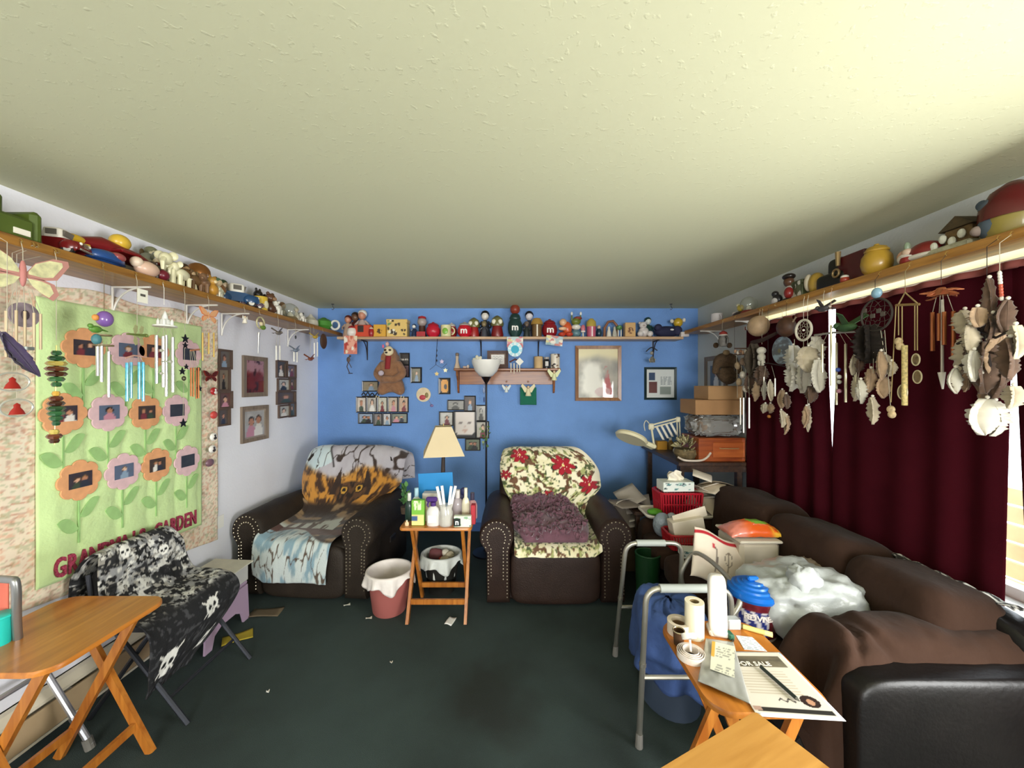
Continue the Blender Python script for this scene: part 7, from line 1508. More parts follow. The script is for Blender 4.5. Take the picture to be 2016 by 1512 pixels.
feathers(t, HB, [(1695, 703, 730, 16, M_br), (1742, 698, 735, 22, M_crm), (1735, 692, 742, 18, M_tan), (1756, 712, 738, 16, M_crm), (1684, 742, 785, 18, M_crm), (1695, 748, 790, 18, M_wf), (1715, 726, 768, 22, M_tan), (1741, 742, 780, 20, M_tan), (1718, 782, 830, 20, M_crm), (1683, 700, 735, 14, M_crm)])
# driftwood and shell chime
t = hang('bamboo triangle wind chime with agate slices and a speckled gold tube', 'wind chime', 'wind_chime', HB, 1782, 575, smat=mat('#8a7a54', .8)); strand(t, HB, [(1768, 601), (1782, 576), (1808, 599)], .0035, mat('#9a8458', .6), 'hanger'); strand(t, HB, [(1764, 601), (1810, 599)], .006, mat('#8a6f42', .6), 'crossbar')
for px, y1 in ((1769, 660), (1776, 680), (1801, 690), (1806, 690), (1754, 792)): strand(t, HB, [(px if px > 1760 else 1764, 601), (px, y1)], .002, mat('#b09a68', .6))
a, b = WX(1781, 680, HB), WX(1781, 798, HB); MB().cyl(a, b, .0105, n=12).build('tube', mat('#cdb878', .5, var=.4, vscale=90), t, world=True)
for (px, py, r) in ((1803, 708, .020), (1806, 742, .022), (1777, 772, .026)):
    c = WX(px, py, HB); MB().tube([c + Vector((0, r * .8 * math.cos(a_), r * 1.25 * math.sin(a_))) for a_ in np.linspace(0, 6.28, 22)[:-1]], .003, 6, closed=True).build('slice_rim', mat('#c9bc94', .3), t, world=True); MB().ell(c, (.003, r * .75, r * 1.2), 14, 8).build('agate_slice', mat('#7a6644', .2, var=.5, vscale=50), t, world=True)
for (px, py) in ((1769, 672), (1772, 682), (1754, 806), (1756, 816)): MB().ell(WX(px, py, HB), (.014, .017, .018), 9, 6).build('shell', mat('#cdb48a', .6, var=.3, vscale=60), t, world=True)
# copper palm chime
t = hang('copper palm-top wind chime with copper tubes and a white spear', 'wind chime', 'wind_chime', HB, 1853, 560, smat=mat('#4a3c30', .6)); c = WX(1853, 576, HB)
for i in range(8):
    a = 2 * PI * i / 8; d = Vector((math.cos(a), math.sin(a), 0)); fm = MB(); feather_mesh(fm, c + Vector((0, 0, .012)), c + d * .062 + Vector((0, 0, .006 if i % 2 else -.018)), .022, i, 1); fm.build('frond', mat('#b06a48', .35, metal=.5), t, world=True, smooth=180)
MB().cyl(c - Vector((0, 0, .012)), c + Vector((0, 0, .02)), .03, .012, 12).build('crown', mat('#9a5c3c', .4, metal=.5), t, world=True)
tubes(t, HB, [(1836, 615, 691), (1849, 617, 671), (1859, 614, 679), (1877, 613, 701)], M_cop, .0075, (1853, 580), .012); MB().cyl(WX(1855, 590, HB), WX(1855, 735, HB), .005, n=8).build('center_rod', mat('#b8b0a4', .3, metal=.5), t, world=True); MB().cyl(WX(1854, 733, HB), WX(1856, 766, HB), .012, .003, 8).build('spear', mat('#dcd6c8', .4), t, world=True)
# big feather and branch bunch near the frame edge
HN = 1.75
t = hang('big bunch of brown and cream feathers on dark twigs at the near shelf end', 'feather cluster', 'feather_cluster', HN, 1943, 545, smat=M_dk)
for i, pts in enumerate((((1884, 677), (1930, 655), (1965, 612)), ((1905, 700), (1918, 660), (1945, 620)), ((1925, 650), (1960, 665), (1990, 650)), ((1890, 720), (1935, 690), (1975, 700)), ((1930, 745), (1950, 720), (1940, 660)))): strand(t, HN, pts, .005, M_dk, 'twig')
feathers(t, HN, [(1948, 548, 640, 22, M_br), (1900, 610, 655, 34, M_crm), (1925, 605, 640, 32, M_tan), (1955, 618, 668, 34, M_br), (1898, 668, 730, 36, M_crm), (1918, 690, 745, 30, M_wf), (1945, 672, 765, 44, M_br), (1975, 655, 745, 44, M_tan), (1882, 725, 770, 18, M_wf), (1905, 735, 768, 18, M_tan), (1958, 690, 780, 36, M_br), (1990, 665, 740, 36, M_br), (1944, 785, 850, 52, M_wf), (1960, 790, 852, 40, M_wf), (2000, 640, 700, 30, M_crm), (1985, 590, 650, 26, M_br), (1935, 765, 790, 14, M_tan), (1912, 640, 690, 30, M_crm), (1996, 760, 800, 34, M_crm)], .04)
t = hang('red and white beaded strand beside the big feather bunch', 'bead strand', 'bead_strand', HN, 1968, 535)
for i in range(9): MB().ell(WX(1968 + i * .5, 538 + 6.2 * i, HN), (.006, .006, .0095), 8, 6).build('bead', mat('#d8d0c4' if i < 4 or i > 7 else '#b0523c', .4), t, world=True)

# ================================================================= CORNER DESK AND ITS LOAD
DZ = .95; dk = T('side_table', 'tall dark wooden side table in the corner loaded with boxes', 'table', (1.71, 3.66, 0)); M_dkw = wood('#2a1a12', '#4a3020', .5, axis='Y')
MB().rbox((1.71, 3.66, DZ - .016), (.62, .92, .032), .004).build('tabletop', M_dkw, dk, world=True, smooth=0)
for x in (1.46, 1.96):
    for y in (3.30, 4.05): MB().box((x, y, (DZ - .033) / 2), (.045, .045, DZ - .033)).build('leg', M_dkw, dk, world=True, smooth=0)
MB().box((1.71, 3.24, DZ - .06), (.56, .02, .055)).build('apron', M_dkw, dk, world=True, smooth=0); MB().box((1.71, 3.66, .5), (.5, .74, .02)).build('lower_shelf', M_dkw, dk, world=True, smooth=0)
bx = T('drawer_box', 'orange-brown wooden box with a small drawer on the corner table', 'box', (1.79, 3.41, DZ), 0); M_rdw = wood('#7a3210', '#a4501c', .4, axis='X')
MB().rbox((0, 0, .10), (.40, .34, .20), .005).build('case', M_rdw, bx, smooth=0); d0 = MB().rbox((.05, -.175, .10), (.27, .012, .13), .004).build('drawer', wood('#96451a', '#b9622a', .4, axis='X'), bx, smooth=0); MB().tube([(-.03, -.182, .115), (-.02, -.198, .115), (.12, -.198, .115), (.13, -.182, .115)], .005, 8).build('handle', mat('#c9a070', .4, metal=.5), d0)
def crumple(mb, c, s_, e=.6, n=44, m=28, wob=.35, seed=0, fr=9, rot=None, flat=True):
    P = lambda w_, k: math.copysign(abs(w_) ** k, w_); vs = []; fs = []
    for i in range(m + 1):
        a = -PI / 2 + PI * i / m
        for k in range(n):
            t_ = 2 * PI * k / n; d = Vector((P(math.cos(a), e) * P(math.cos(t_), e), P(math.cos(a), e) * P(math.sin(t_), e), P(math.sin(a), e)))
            f = 1 + wob * (sfbm(d.x * fr * .4 + seed + 9, d.y * fr * .4 + d.z * fr * .3 + seed, 3) - .5) + wob * .35 * (abs(sn(d.x * fr + d.z * 3 + seed, d.y * fr)) - .5)
            q_ = Vector((d.x * s_[0] / 2, d.y * s_[1] / 2, d.z * s_[2] / 2)) * f
            if flat: q_.z = max(q_.z, -s_[2] / 2 * .97)
            vs.append(Vector(c) + (rot @ q_ if rot is not None else q_))
    for i in range(m):
        for k in range(n): k2 = (k + 1) % n; fs.append((i * n + k, i * n + k2, (i + 1) * n + k2, (i + 1) * n + k))
    return mb.add(vs, fs)
pw = T('wrapped_bundle', 'bundle wrapped in crinkled clear plastic on the wooden box', 'bundle', (1.79, 3.41, DZ + .20)); MB().sq((0, 0, .095), (.38, .30, .17), .5, .4, 30, 18, wob=.2, seed=5).build('contents', mat('#6a5c50', .7, var=.5, vscale=12), pw); crumple(MB(), (0, 0, .096), (.40, .32, .185), .5, 60, 40, .3, 9, 22).build('plastic_wrap', glassmat('#dcdcd8', .15, .72), pw, smooth=25)
def cbox(label, c, s_, col='#a67c52', rz=0, lid=True, name='cardboard_box'):
    t = T(name, label, 'box', c, rz); h_ = s_[2]
    MB().rbox((0, 0, h_ * .5), s_, .003).build('box', mat(col, .75, var=.08, vscale=6), t, smooth=0)
    if lid:
        for sy in (-1, 1): MB().box((0, sy * s_[1] * .25, h_ + .0015), (s_[0] * .99, s_[1] * .485, .003)).build('flap', mat(col, .75, var=.08, vscale=5), t, smooth=0)
        MB().box((0, 0, h_ + .0035), (s_[0] * 1.001, .04, .001)).build('tape', mat('#b89a70', .4), t, smooth=0)
    return t
cbox('wide lower cardboard box on the plastic-wrapped bundle', (1.785, 3.42, DZ + .395), (.42, .3, .125)); cbox('smaller upper cardboard box with brown plush on top', (1.84, 3.41, DZ + .525), (.30, .26, .115), '#ab8358')
pl = T('brown_plush', 'fuzzy brown teddy plush slumped on the upper cardboard box', 'plush toy', (1.90, 3.40, DZ + .645)); M_fz = mat('#5a4632', .95, var=.3, vscale=40, bump=.9, bscale=150)
skin_mesh('body', [((0, 0, .09), .085), ((0, 0, .2), .07), ((-.02, 0, .30), .075), ((-.09, -.03, .19), .035), ((-.12, -.06, .10), .03), ((.08, -.04, .19), .035), ((.10, -.07, .10), .03), ((-.06, -.08, .04), .04), ((.06, -.08, .04), .04)], [(0, 1), (1, 2), (1, 3), (3, 4), (1, 5), (5, 6), (0, 7), (0, 8)], M_fz, pl)
for s_ in (-1, 1): MB().ell((-.02 + s_ * .06, 0, .36), (.025, .018, .025), 10, 6).build('ear', M_fz, pl)
MB().ell((-.03, -.075, .29), (.03, .025, .024), 10, 6).build('muzzle', mat('#8a7454', .9), pl)
fr_c = Vector((XR - .002, 3.80, 1.69)); picture('pale wood frame with a grey-blue portrait on the wall above the boxes', fr_c, -PI / 2, .40, .40, .045, wood('#6a563c', '#8a7350', .5, axis='Z'), photo(140, '#4a5258', 1), mb_=(.05, '#b8b0a0'))
db = T('dried_flower_basket', 'round basket of dried leaves with a pale looped handle on the corner table', 'basket', (1.53, 3.36, DZ)); rng = random.Random(5)
MB().lathe([(0, 0), (.07, 0), (.1, .05), (.09, .09), (0, .07)], 20).build('basket', mat('#6a5a3c', .8, var=.4, vscale=40), db)
for i in range(70):
    a = rng.uniform(0, 6.28); e = rng.uniform(.1, 1.5); d = Vector((math.cos(a) * math.cos(e), math.sin(a) * math.cos(e), math.sin(e))); p = Vector((0, 0, .08)) + d * .075; m = MB(); feather_mesh(m, p, p + (d + Vector((rng.uniform(-.5, .5), rng.uniform(-.5, .5), rng.uniform(-.3, .3)))) * .05, .026, i, 1); m.build('dried_leaf', mat(rng.choice(['#8a7f5c', '#a3996f', '#6d6444', '#b8ad88']), .8), db, smooth=180)
MB().tube(smoothpath([(-.1, -.08, .03), (-.06, -.125, .012), (.06, -.135, .012), (.12, -.13, .035), (.16, -.12, .075)], 6), .009, 8).build('handle', mat('#cfc0b0', .5), db)
cart2 = lambda label, px, Y, z, s_, col, paint=None: cbox(label, (W(px, 0, Y).x, Y, z), s_, col, 0, False, 'small_box')
cart2('small mustard box at the wall end of the corner table', 1302, 3.85, DZ, (.10, .06, .085), '#c08a2c'); t = T('bottle', 'small amber bottle beside the mustard box', 'bottle', (W(1320, 0, 3.85).x, 3.85, DZ)); MB().lathe([(0, 0), (.028, 0), (.03, .07), (.012, .095), (0, .095)], 14).build('body', G('#8a6a34', .2), t); MB().cyl((0, 0, .093), (0, 0, .12), .014, n=12).build('cap', G('#d8d0bc'), t)
# magnifier lamp
ml = T('magnifier_lamp', 'white magnifier lamp on a folding arm over the corner', 'lamp', (1.60, 3.62, DZ)); MY = 3.55; M_lw = mat('#d8d0b4', .4)
q = lambda px, py, y=MY: W(px, py, y)
MB().rbox((1.60, 3.64, DZ + .02), (.1, .08, .04), .01).build('clamp_base', M_lw, ml, world=True); e0 = Vector((1.60, 3.64, DZ + .04)); el = q(1335, 826)
for s_ in (-.012, .012): MB().tube([e0 + Vector((s_, 0, 0)), el + Vector((s_, 0, 0))], .006, 6).build('lower_arm', M_lw, ml, world=True)
wr = q(1282, 840)
for s_ in (-.012, .014): MB().tube([el + Vector((0, 0, s_)), wr + Vector((0, 0, s_))], .008, 6).build('upper_arm', M_lw, ml, world=True)
MB().rbox(el, (.04, .03, .05), .008).build('elbow', M_lw, ml, world=True); MB().rbox(wr, (.05, .03, .06), .008).build('wrist', M_lw, ml, world=True)
hc = q(1243, 862, 3.45); R = Ry(.42) @ Rx(-.32)
def placed(mb, c, R): mb.v = [tuple(Vector(c) + R @ Vector(p)) for p in mb.v]; return mb
m = MB(); m.lathe([(.085, -.018), (.135, -.02), (.148, 0), (.135, .02), (.09, .03), (.085, .02)], 30, sx=1.0); placed(m, hc, R).build('lamp_ring', mat('#ddd4b0', .4), ml, world=True)
m = MB(); m.lathe([(0, -.004), (.088, -.004), (.088, .004), (0, .004)], 24); placed(m, hc, R).build('lens', glassmat('#e8ece8', .03, .8), ml, world=True)
m = MB(); m.rbox((.17, 0, .005), (.12, .09, .04), .012); placed(m, hc, R).build('neck', mat('#ddd4b0', .4), ml, world=True); MB().tube([hc + R @ Vector((.225, 0, .01)), wr], .010, 8).build('joint', M_lw, ml, world=True)
MB().tube(smoothpath([wr + Vector((-.02, 0, .03)), q(1272, 828), q(1268, 836), q(1270, 848)], 6), .004, 6).build('cable', M_lw, ml, world=True)
for i in range(4): MB().grid(lambda u, v: q(1290 + 9 * i + 14 * v + 5 * u, 840 + 26 * v - 3 * i, 3.56 - .01 * i), 3, 8, .001).build('paper_strip', mat('#d8d2c4', .7), ml, world=True, smooth=180)

# ================================================================= CLUTTER BETWEEN RECLINER AND SOFA
def sheets(name, label, cat, pts, cols, w_, d, z0=None, seed=0):
    """loose pile of single sheets, each a part"""
    t = T(name, label, cat, pts[0]); rng = random.Random(seed)
    for i, p in enumerate(pts):
        R = Rz(rng.uniform(0, 3)) @ Rx(rng.uniform(-.5, .5)) @ Ry(rng.uniform(-.4, .4)); cv = rng.uniform(-.02, .03); p = Vector(p)
        MB().grid(lambda u, v: p + R @ Vector(((u - .5) * w_ * (1 + .3 * (i % 2)), (v - .5) * d, cv * math.sin(u * PI))), 6, 4, .0012).build('sheet', mat(cols[i % len(cols)], .8), t, world=True, smooth=180)
    return t
et = T('end_table', 'small dark end table buried in papers at the far end of the sofa', 'table', (1.2, 3.27, 0)); MB().rbox((1.2, 3.26, .55), (.40, .32, .03), .006).build('tabletop', M_dkw, et, world=True, smooth=0)
for x in (1.03, 1.37):
    for y in (3.13, 3.39): MB().box((x, y, .267), (.03, .03, .535)).build('leg', M_dkw, et, world=True, smooth=0)
tr = T('serving_tray', 'white rimmed serving tray under the red basket', 'tray', (1.31, 3.06, .572)); MB().prism(round_rect(.52, .26, .05), .006).build('bottom', mat('#d9d2c6', .5), tr, smooth=0); MB().tube([(x, y, .014) for x, y in round_rect(.52, .26, .05)], .010, 8, closed=True).build('rim', mat('#e6ded2', .4), tr)
def basket(label, c, w_, d, h, col, rz=0):
    t = T('plastic_basket', label, 'basket', c, rz); m = mat(col, .35)
    MB().prism(round_rect(w_ * .92, d * .92, .03), .006).build('bottom', m, t, smooth=0)
    rim = round_rect(w_, d, .04); MB().tube([(x, y, h) for x, y in rim], .009, 8, closed=True).build('rim', m, t); MB().tube([(x * .96, y * .96, h * .5) for x, y in rim], .006, 6, closed=True).build('band', m, t)
    for (a, b, n) in (((-1, -1), (1, -1), 15), ((1, -1), (1, 1), 9), ((1, 1), (-1, 1), 15), ((-1, 1), (-1, -1), 9)):
        for i in range(n):
            k = (i + .5) / n; x = (a[0] + (b[0] - a[0]) * k) * w_ / 2; y = (a[1] + (b[1] - a[1]) * k) * d / 2
            MB().cyl((x * .92, y * .92, .003), (x, y, h), .0062, n=6).build('rib', m, t)
    return t
basket('bright red plastic basket on the white serving tray', (1.33, 3.07, .581), .33, .20, .17, '#b3162a'); 
def tissue(label, c, s_, rz, puff=True):
    t = T('tissue_box', label, 'tissue box', c, rz); MB().rbox((0, 0, s_[2] / 2), s_, .004).build('carton', mat('#dfe4da', .6), t, smooth=0)
    for (sy) in (-1, 1): m = MB(); m.grid(lambda u, v: ((u - .5) * s_[0] * .97, sy * (s_[1] / 2 + .001), s_[2] * (.03 + .94 * v)), 30, 10); m.build('side_print', printmat(.5), t, smooth=0, paint=motif(['#5a9a94', '#2a4a48', '#8ab8a8', '#3a5a6a'], '#e2e8e0', 41, 16, .07))
    if puff:
        m = MB(); m.grid(lambda u, v: ((u - .5) * .13 * (1 - .35 * v) + .01 * math.sin(v * 7), .012 * math.sin(u * 9 + v * 4) - .02 * v, s_[2] + .0 + .085 * v * (1 - .3 * abs(u - .5))), 20, 12, .001); m.build('tissue', mat('#efe6d4', .8), t, smooth=180)
        m = MB(); m.grid(lambda u, v: ((u - .5) * .10, .03 * math.sin(v * PI) + .01 * math.sin(u * 12), s_[2] + .07 * v), 16, 10, .001); m.build('tissue', mat('#efe6d4', .8), t, smooth=180)
    return t
tissue('patterned tissue box with a white tissue on the bright red basket', (1.31, 3.06, .762), (.25, .13, .075), .05)
lumps('green_packet', 'green leaf packet on the white serving tray', 'packet', (1.12, 2.99, .583), [('packet', (0, 0, .025), (.06, .045, .025), mat('#5aa02c', .5, bump=.5, bscale=40))])
sheets('paper_pile', 'loose pile of cream papers and envelopes behind the red basket', 'papers', [(1.50 + .05 * (i % 4), 3.08 - .03 * (i // 4) - .02 * (i % 2), .66 + .028 * i - .02 * (i % 4)) for i in range(9)], ['#d8cdbc', '#c9bba6', '#e0d8c8', '#b8a890'], .2, .14, seed=3)
ds = cbox('cardboard box under the newspapers beside the leather recliner arm', (.985, 3.42, 0), (.24, .30, .42), '#7a664e')
sheets('newspaper_pile', 'heap of grey newspapers and torn cardboard beside the leather recliner', 'papers', [(.97 + .07 * (i % 3 - 1), 3.38 - .05 * (i % 4), .445 + .022 * i) for i in range(9)], ['#b0a69a', '#9a9086', '#c9c0b4', '#8a7f74'], .25, .2, seed=7)
gb = T('green_bin', 'dark green plastic bin beside the leather recliner', 'bin', (.955, 2.68, 0)); MB().lathe([(0, 0), (.075, 0), (.085, .42), (.079, .42), (.07, .02), (0, .015)], 24).build('bucket', mat('#0f3a1c', .5), gb); MB().tube([(.083 * math.cos(a), .083 * math.sin(a), .42) for a in np.linspace(0, 6.28, 24)[:-1]], .006, 6, closed=True).build('rim', mat('#12401f', .5), gb)
SZ = .472
basket('dark red plastic basket holding a white carton on the sofa seat', (1.22, 2.68, SZ), .27, .18, .10, '#a01c22'); t = T('white_carton', 'white paper carton tilted in the dark red basket', 'box', (1.23, 2.68, SZ + .012)); MB().rbox((0, 0, .10), (.22, .10, .17), .004, Ry(-.18)).build('carton', mat('#e4d8c4', .7), t, smooth=0); MB().box((.02, 0, .20), (.24, .004, .07), Ry(-.3)).build('flap', mat('#e4d8c4', .7), t, smooth=0)
tissue('flat patterned tissue box in front of the dark red basket on the sofa', (1.20, 2.52, SZ), (.17, .09, .05), -.1, False)
lumps('crinkled_wrap', 'crinkled silver-blue plastic wrap beside the white carton', 'wrapper', (1.12, 2.84, SZ), [('wrap', (0, 0, .09), (.07, .05, .09), mat('#8a949c', .3, bump=1, bscale=25)), ('wrap_end', (.07, 0, .13), (.04, .03, .05), mat('#a0a8b0', .3, bump=1, bscale=25))])
# soft bags
sb = T('plastic_bag', 'white translucent shopping bag full of things on the sofa seat', 'bag', (1.36, 1.80, SZ)); M_pb = mat('#aeb2b0', .28, bump=.5, bscale=18, spec=.5)
crumple(MB(), (1.35, 1.80, SZ + .135), (.46, .40, .27), .65, 60, 40, wob=.3, seed=3, fr=8).build('bag', M_pb, sb, world=True, smooth=180); crumple(MB(), (1.30, 1.70, SZ + .26), (.12, .10, .12), .8, 20, 14, .6, 7).build('knot', M_pb, sb, world=True, smooth=180)
crumple(MB(), (1.56, 1.95, SZ + .12), (.22, .26, .22), .7, wob=.4, seed=11).build('beige_bundle', mat('#8a7a6a', .8), smooth=180, label='beige cloth bundle behind the shopping bag on the sofa', cat='bundle')
tub = T('candy_tub', 'red licorice tub with a blue ridged lid on the sofa seat', 'tub', (1.115, 1.765, SZ)); R_ = .098
m = MB(); m.grid(lambda u, v: (R_ * (.94 + .06 * v) * math.cos(u * 2 * PI), R_ * (.94 + .06 * v) * math.sin(u * 2 * PI), .17 * v), 72, 24)
m.build('tub', printmat(.25, coat=.5), tub, smooth=180, paint=lambda u, v: (lambda a: mix(mix(mix(np.zeros((len(u), 3)) + C('#4a1218'), C('#7a2430'), fbm(u * 30, v * 8, 2)), mix(C('#2a3478'), C('#e8e0dc'), ((np.sin(a * 14 + v * 10) > .2) & (fbm(u * 20, v * 10, 2) > .35)) * .9), (np.abs(a) < .7) & (v > .15) & (v < .78)), C('#d8c8c0'), v < .06))((u * 2 * PI - 4.15 + PI) % (2 * PI) - PI))
MB().cyl((0, 0, .002), (0, 0, .165), R_ * .92, n=24).build('licorice', mat('#5a141a', .5), tub); MB().lathe([(R_ * 1.04, 0), (R_ * 1.08, .012), (R_ * 1.06, .03), (R_ * .9, .035), (R_ * .88, .044), (R_ * .7, .047), (R_ * .66, .055), (R_ * .45, .056), (R_ * .42, .063), (0, .064)], 36, (0, 0, .165)).build('lid', mat('#1566c0', .3), tub, smooth=20); MB().rbox((0, 0, .238), (.05, .022, .02), .006).build('lid_handle', mat('#1566c0', .3), tub)
for i, ch in enumerate('RED VINES'):
    if ch == ' ': continue
    a = -1.86 + (i - 4) * .128; text('letter', ch, .034, mat('#efe6e0', .5), tub, (R_ * 1.0 * math.cos(a), R_ * 1.0 * math.sin(a), .105), (PI / 2, 0, a + PI / 2), .002, bold=.001)
wb = T('white_bin', 'white plastic storage bin on the sofa under the snack bag', 'bin', (1.42, 2.30, SZ)); MB().rbox((0, 0, .115), (.23, .26, .23), .02).build('body', mat('#cfc4b2', .45), wb); MB().rbox((0, 0, .235), (.245, .275, .016), .006).build('lid', mat('#d8cfbe', .45), wb)
sn_ = T('snack_bag', 'shiny orange, yellow and green snack bag on the white bin', 'bag', (1.42, 2.28, SZ + .246)); m = MB(); m.grid(lambda u, v: (1.27 + .31 * u, 2.20 + .16 * v, SZ + .25 + .075 * (math.sin(u * PI) * math.sin(v * PI)) ** .5 + .006 * sn(u * 20, v * 12)), 36, 24, .006); m.build('bag', printmat(.3, coat=.6), sn_, world=True, smooth=180, paint=lambda u, v: mix(mix(mix(C('#d8806c'), C('#d85a1c'), ss(.2, .45, u + .2 * (fbm(u * 5, v * 5) - .5))), C('#7aa83c'), (np.hypot((u - .62) * 1.2, v - .5) < .25) * 1.0), C('#e8b43c'), ss(.72, .85, u) * (fbm(u * 8, v * 8) > .35)))
zb_ = T('zip_bag', 'white zip bag with a red stripe and kitchen tool print leaning on the sofa', 'bag', (1.19, 2.2, SZ)); Rb = Rz(.15) @ Rx(-.55) @ Ry(.42); cb = Vector((1.18, 2.18, SZ + .13))
m = MB(); m.grid(lambda u, v: cb + Rb @ Vector(((u - .5) * .30, -.045 * (math.sin(u * PI) * math.sin(v * PI)) ** .6, (v - .5) * .28 + .01 * math.sin(u * 8))), 44, 40, .012)
def zp(u, v):
    c = mix(C('#dccab8'), C('#e8dccb'), fbm(u * 6, v * 6)); c = mix(c, C('#b02430'), np.abs(v - .90) < .04); c = mix(c, C('#6a5a50'), (np.abs(u - .35 - .05 * np.sin(v * 4)) < .014) & (v > .2) & (v < .68)); c = mix(c, C('#8a7a6c'), (np.abs(np.hypot((u - .62) / .55, v - .56) - .13) < .014) | ((np.abs(u - .62) < .012) & (v > .15) & (v < .68))); return mix(c, C('#c03a44'), (np.abs(u - .33) < .03) & (np.abs(v - .70) < .05))
m.build('bag', printmat(.45), zb_, world=True, smooth=180, paint=zp)
crumple(MB(), (1.16, 2.02, SZ + .045), (.20, .14, .10), .7, 24, 16, .5, 21).build('grey_wrap', mat('#9a948c', .5, bump=.6, bscale=30), smooth=180, label='crumpled grey plastic wrap between the candy tub and zip bag', cat='wrapper')
crumple(MB(), (1.30, 2.02, SZ + .05), (.14, .12, .11), .7, 24, 16, .4, 23).build('navy_pouch', mat('#1c2a44', .7), smooth=180, label='navy pouch behind the candy tub', cat='pouch')
# blue cloth heaped inside the walker
bc = T('blue_cloth', 'blue denim-like cloth heaped over a low stool inside the walker', 'cloth', (.82, 1.97, 0)); M_bc = mat('#3c5488', .9, var=.25, vscale=6, bump=.5, bscale=30)
def bcf(u, v):
    a = u * 2 * PI; r = (.02 + .155 * min(1, v * 2.2) + .03 * max(0, v - .45)); fold = .025 * math.sin(a * 7 + v * 3) * max(0, v - .25) + .03 * (sfbm(math.cos(a) * 2 + 5, math.sin(a) * 2 + v * 3) - .5)
    z = .50 - .03 * v if v < .4 else .488 - (v - .4) * .62 * (1 + .2 * math.sin(a + 1))
    return (.815 + (r + fold) * .95 * math.cos(a), 1.97 + (r + fold) * 1.15 * math.sin(a), max(.10, z + .05 * (sfbm(math.cos(a) * 3 + 9, v * 5 + math.sin(a) * 3) - .5)))
MB().grid(bcf, 90, 36, .004).build('cloth', M_bc, bc, world=True, smooth=180)
ls = T('low_stool', 'low grey-blue plastic stool under the blue cloth', 'stool', (.815, 1.97, 0)); MB().lathe([(0, 0), (.15, 0), (.15, .02), (.11, .42), (0, .43)], 24, sx=.95, sy=1.1).build('body', mat('#3a4658', .6), ls)

# ================================================================= ON THE RIGHT TRAY TABLE
def TR(px, py): return WZ(px, py, TZ)
p = TR(1367, 1252); t = T('paper_roll', 'tall cream paper roll standing on the tray table', 'roll', p); MB().lathe([(.017, 0), (.034, 0), (.034, .132), (.017, .132), (.017, 0)], 24).build('roll', mat('#e6dcc0', .7), t, smooth=40); MB().lathe([(.0145, .001), (.017, .001), (.017, .130), (.0145, .130), (.0145, .001)], 20).build('core', mat('#8a7450', .8), t, smooth=40)
p = TR(1337, 1245); t = T('tape_roll', 'large cream tape roll with brown core lying on the tray table', 'roll', p); MB().lathe([(.028, 0), (.043, 0), (.043, .045), (.028, .045), (.028, 0)], 24).build('tape', mat('#e0d0bc', .6), t, smooth=40); MB().lathe([(.024, .001), (.028, .001), (.028, .03), (.024, .03), (.024, .001)], 20).build('core', mat('#7a5c40', .8), t, smooth=40)
p = TR(1360, 1294); t = T('measuring_tape', 'coiled white measuring tape on the tray table', 'tape', p)
for i in range(4): r = .045 - .006 * i; MB().lathe([(r - .0015, 0), (r, 0), (r, .022 + .002 * i), (r - .0015, .022 + .002 * i), (r - .0015, 0)], 28).build('coil', mat('#e8dcd0', .5), t, smooth=40)
MB().cyl((0, 0, .02), (0, .01, .07), .004, n=8).build('stem', mat('#e0d4c8', .5), t); MB().cyl((-.004, .012, .075), (-.004, .002, .062), .024, n=20).build('dial', mat('#efe8dc', .4), t); text('dial_mark', '2', .02, mat('#2a2624', .6), t, (-.004, -.001, .07), (1.0, 0, 0), .0008)
p = TR(1339, 1268); t = T('small_glass', 'small brown glass with a metal rim on the tray table', 'glass', p + Vector((-.005, 0, 0))); MB().lathe([(0, 0), (.017, 0), (.02, .05), (.018, .05), (.015, .006), (0, .006)], 18).build('glass', mat('#4a3424', .15), t); MB().tube([(.02 * math.cos(a), .02 * math.sin(a), .05) for a in np.linspace(0, 6.28, 18)[:-1]], .0025, 6, closed=True).build('rim', mat('#c9b894', .25, metal=.8), t)
p = TR(1412, 1247); t = T('white_remote_charger', 'tall white ribbed plastic device standing on the tray table', 'device', p, -.25); MB().sq((0, 0, .11), (.062, .05, .22), .35, .5, 28, 18, rot=Rx(-.12)).build('body', mat('#e4dfd6', .4), t); MB().rbox((0, 0, .012), (.066, .06, .024), .006).build('foot', mat('#e8e2d8', .4), t)
for i in range(9): MB().rbox((.016, -.026 + .0022 * i, .05 + .017 * i), (.026, .006, .006), .002).build('rib', mat('#cfc8be', .5), t)
p = TR(1442, 1236); t = T('clear_box', 'small clear plastic box on the tray table', 'box', p); MB().rbox((0, 0, .02), (.05, .035, .04), .004).build('case', glassmat('#e8ecec', .08, .6), t, smooth=0); MB().box((0, 0, .008), (.03, .02, .012)).build('contents', mat('#8a8478', .6), t, smooth=0)
p = TR(1437, 1257); t = T('green_clip', 'small dark green clip on the tray table', 'clip', p); MB().rbox((0, 0, .012), (.02, .034, .022), .004).build('body', mat('#2a5a44', .4), t); MB().cyl((0, -.02, .006), (0, .02, .006), .005, n=8).build('spring', mat('#22261e', .4), t)
p = TR(1487, 1245); t = T('yellow_marker', 'pale yellow marker pen lying on the tray table', 'pen', p, -.55); MB().cyl((-.04, 0, .009), (.03, 0, .009), .009, n=12).build('barrel', mat('#dcc878', .5), t); MB().cyl((.03, 0, .009), (.055, 0, .009), .0095, n=12).build('cap', mat('#e4d694', .5), t); MB().cyl((-.06, 0, .009), (-.04, 0, .009), .004, .008, 10).build('tip', mat('#7a6a3c', .5), t)
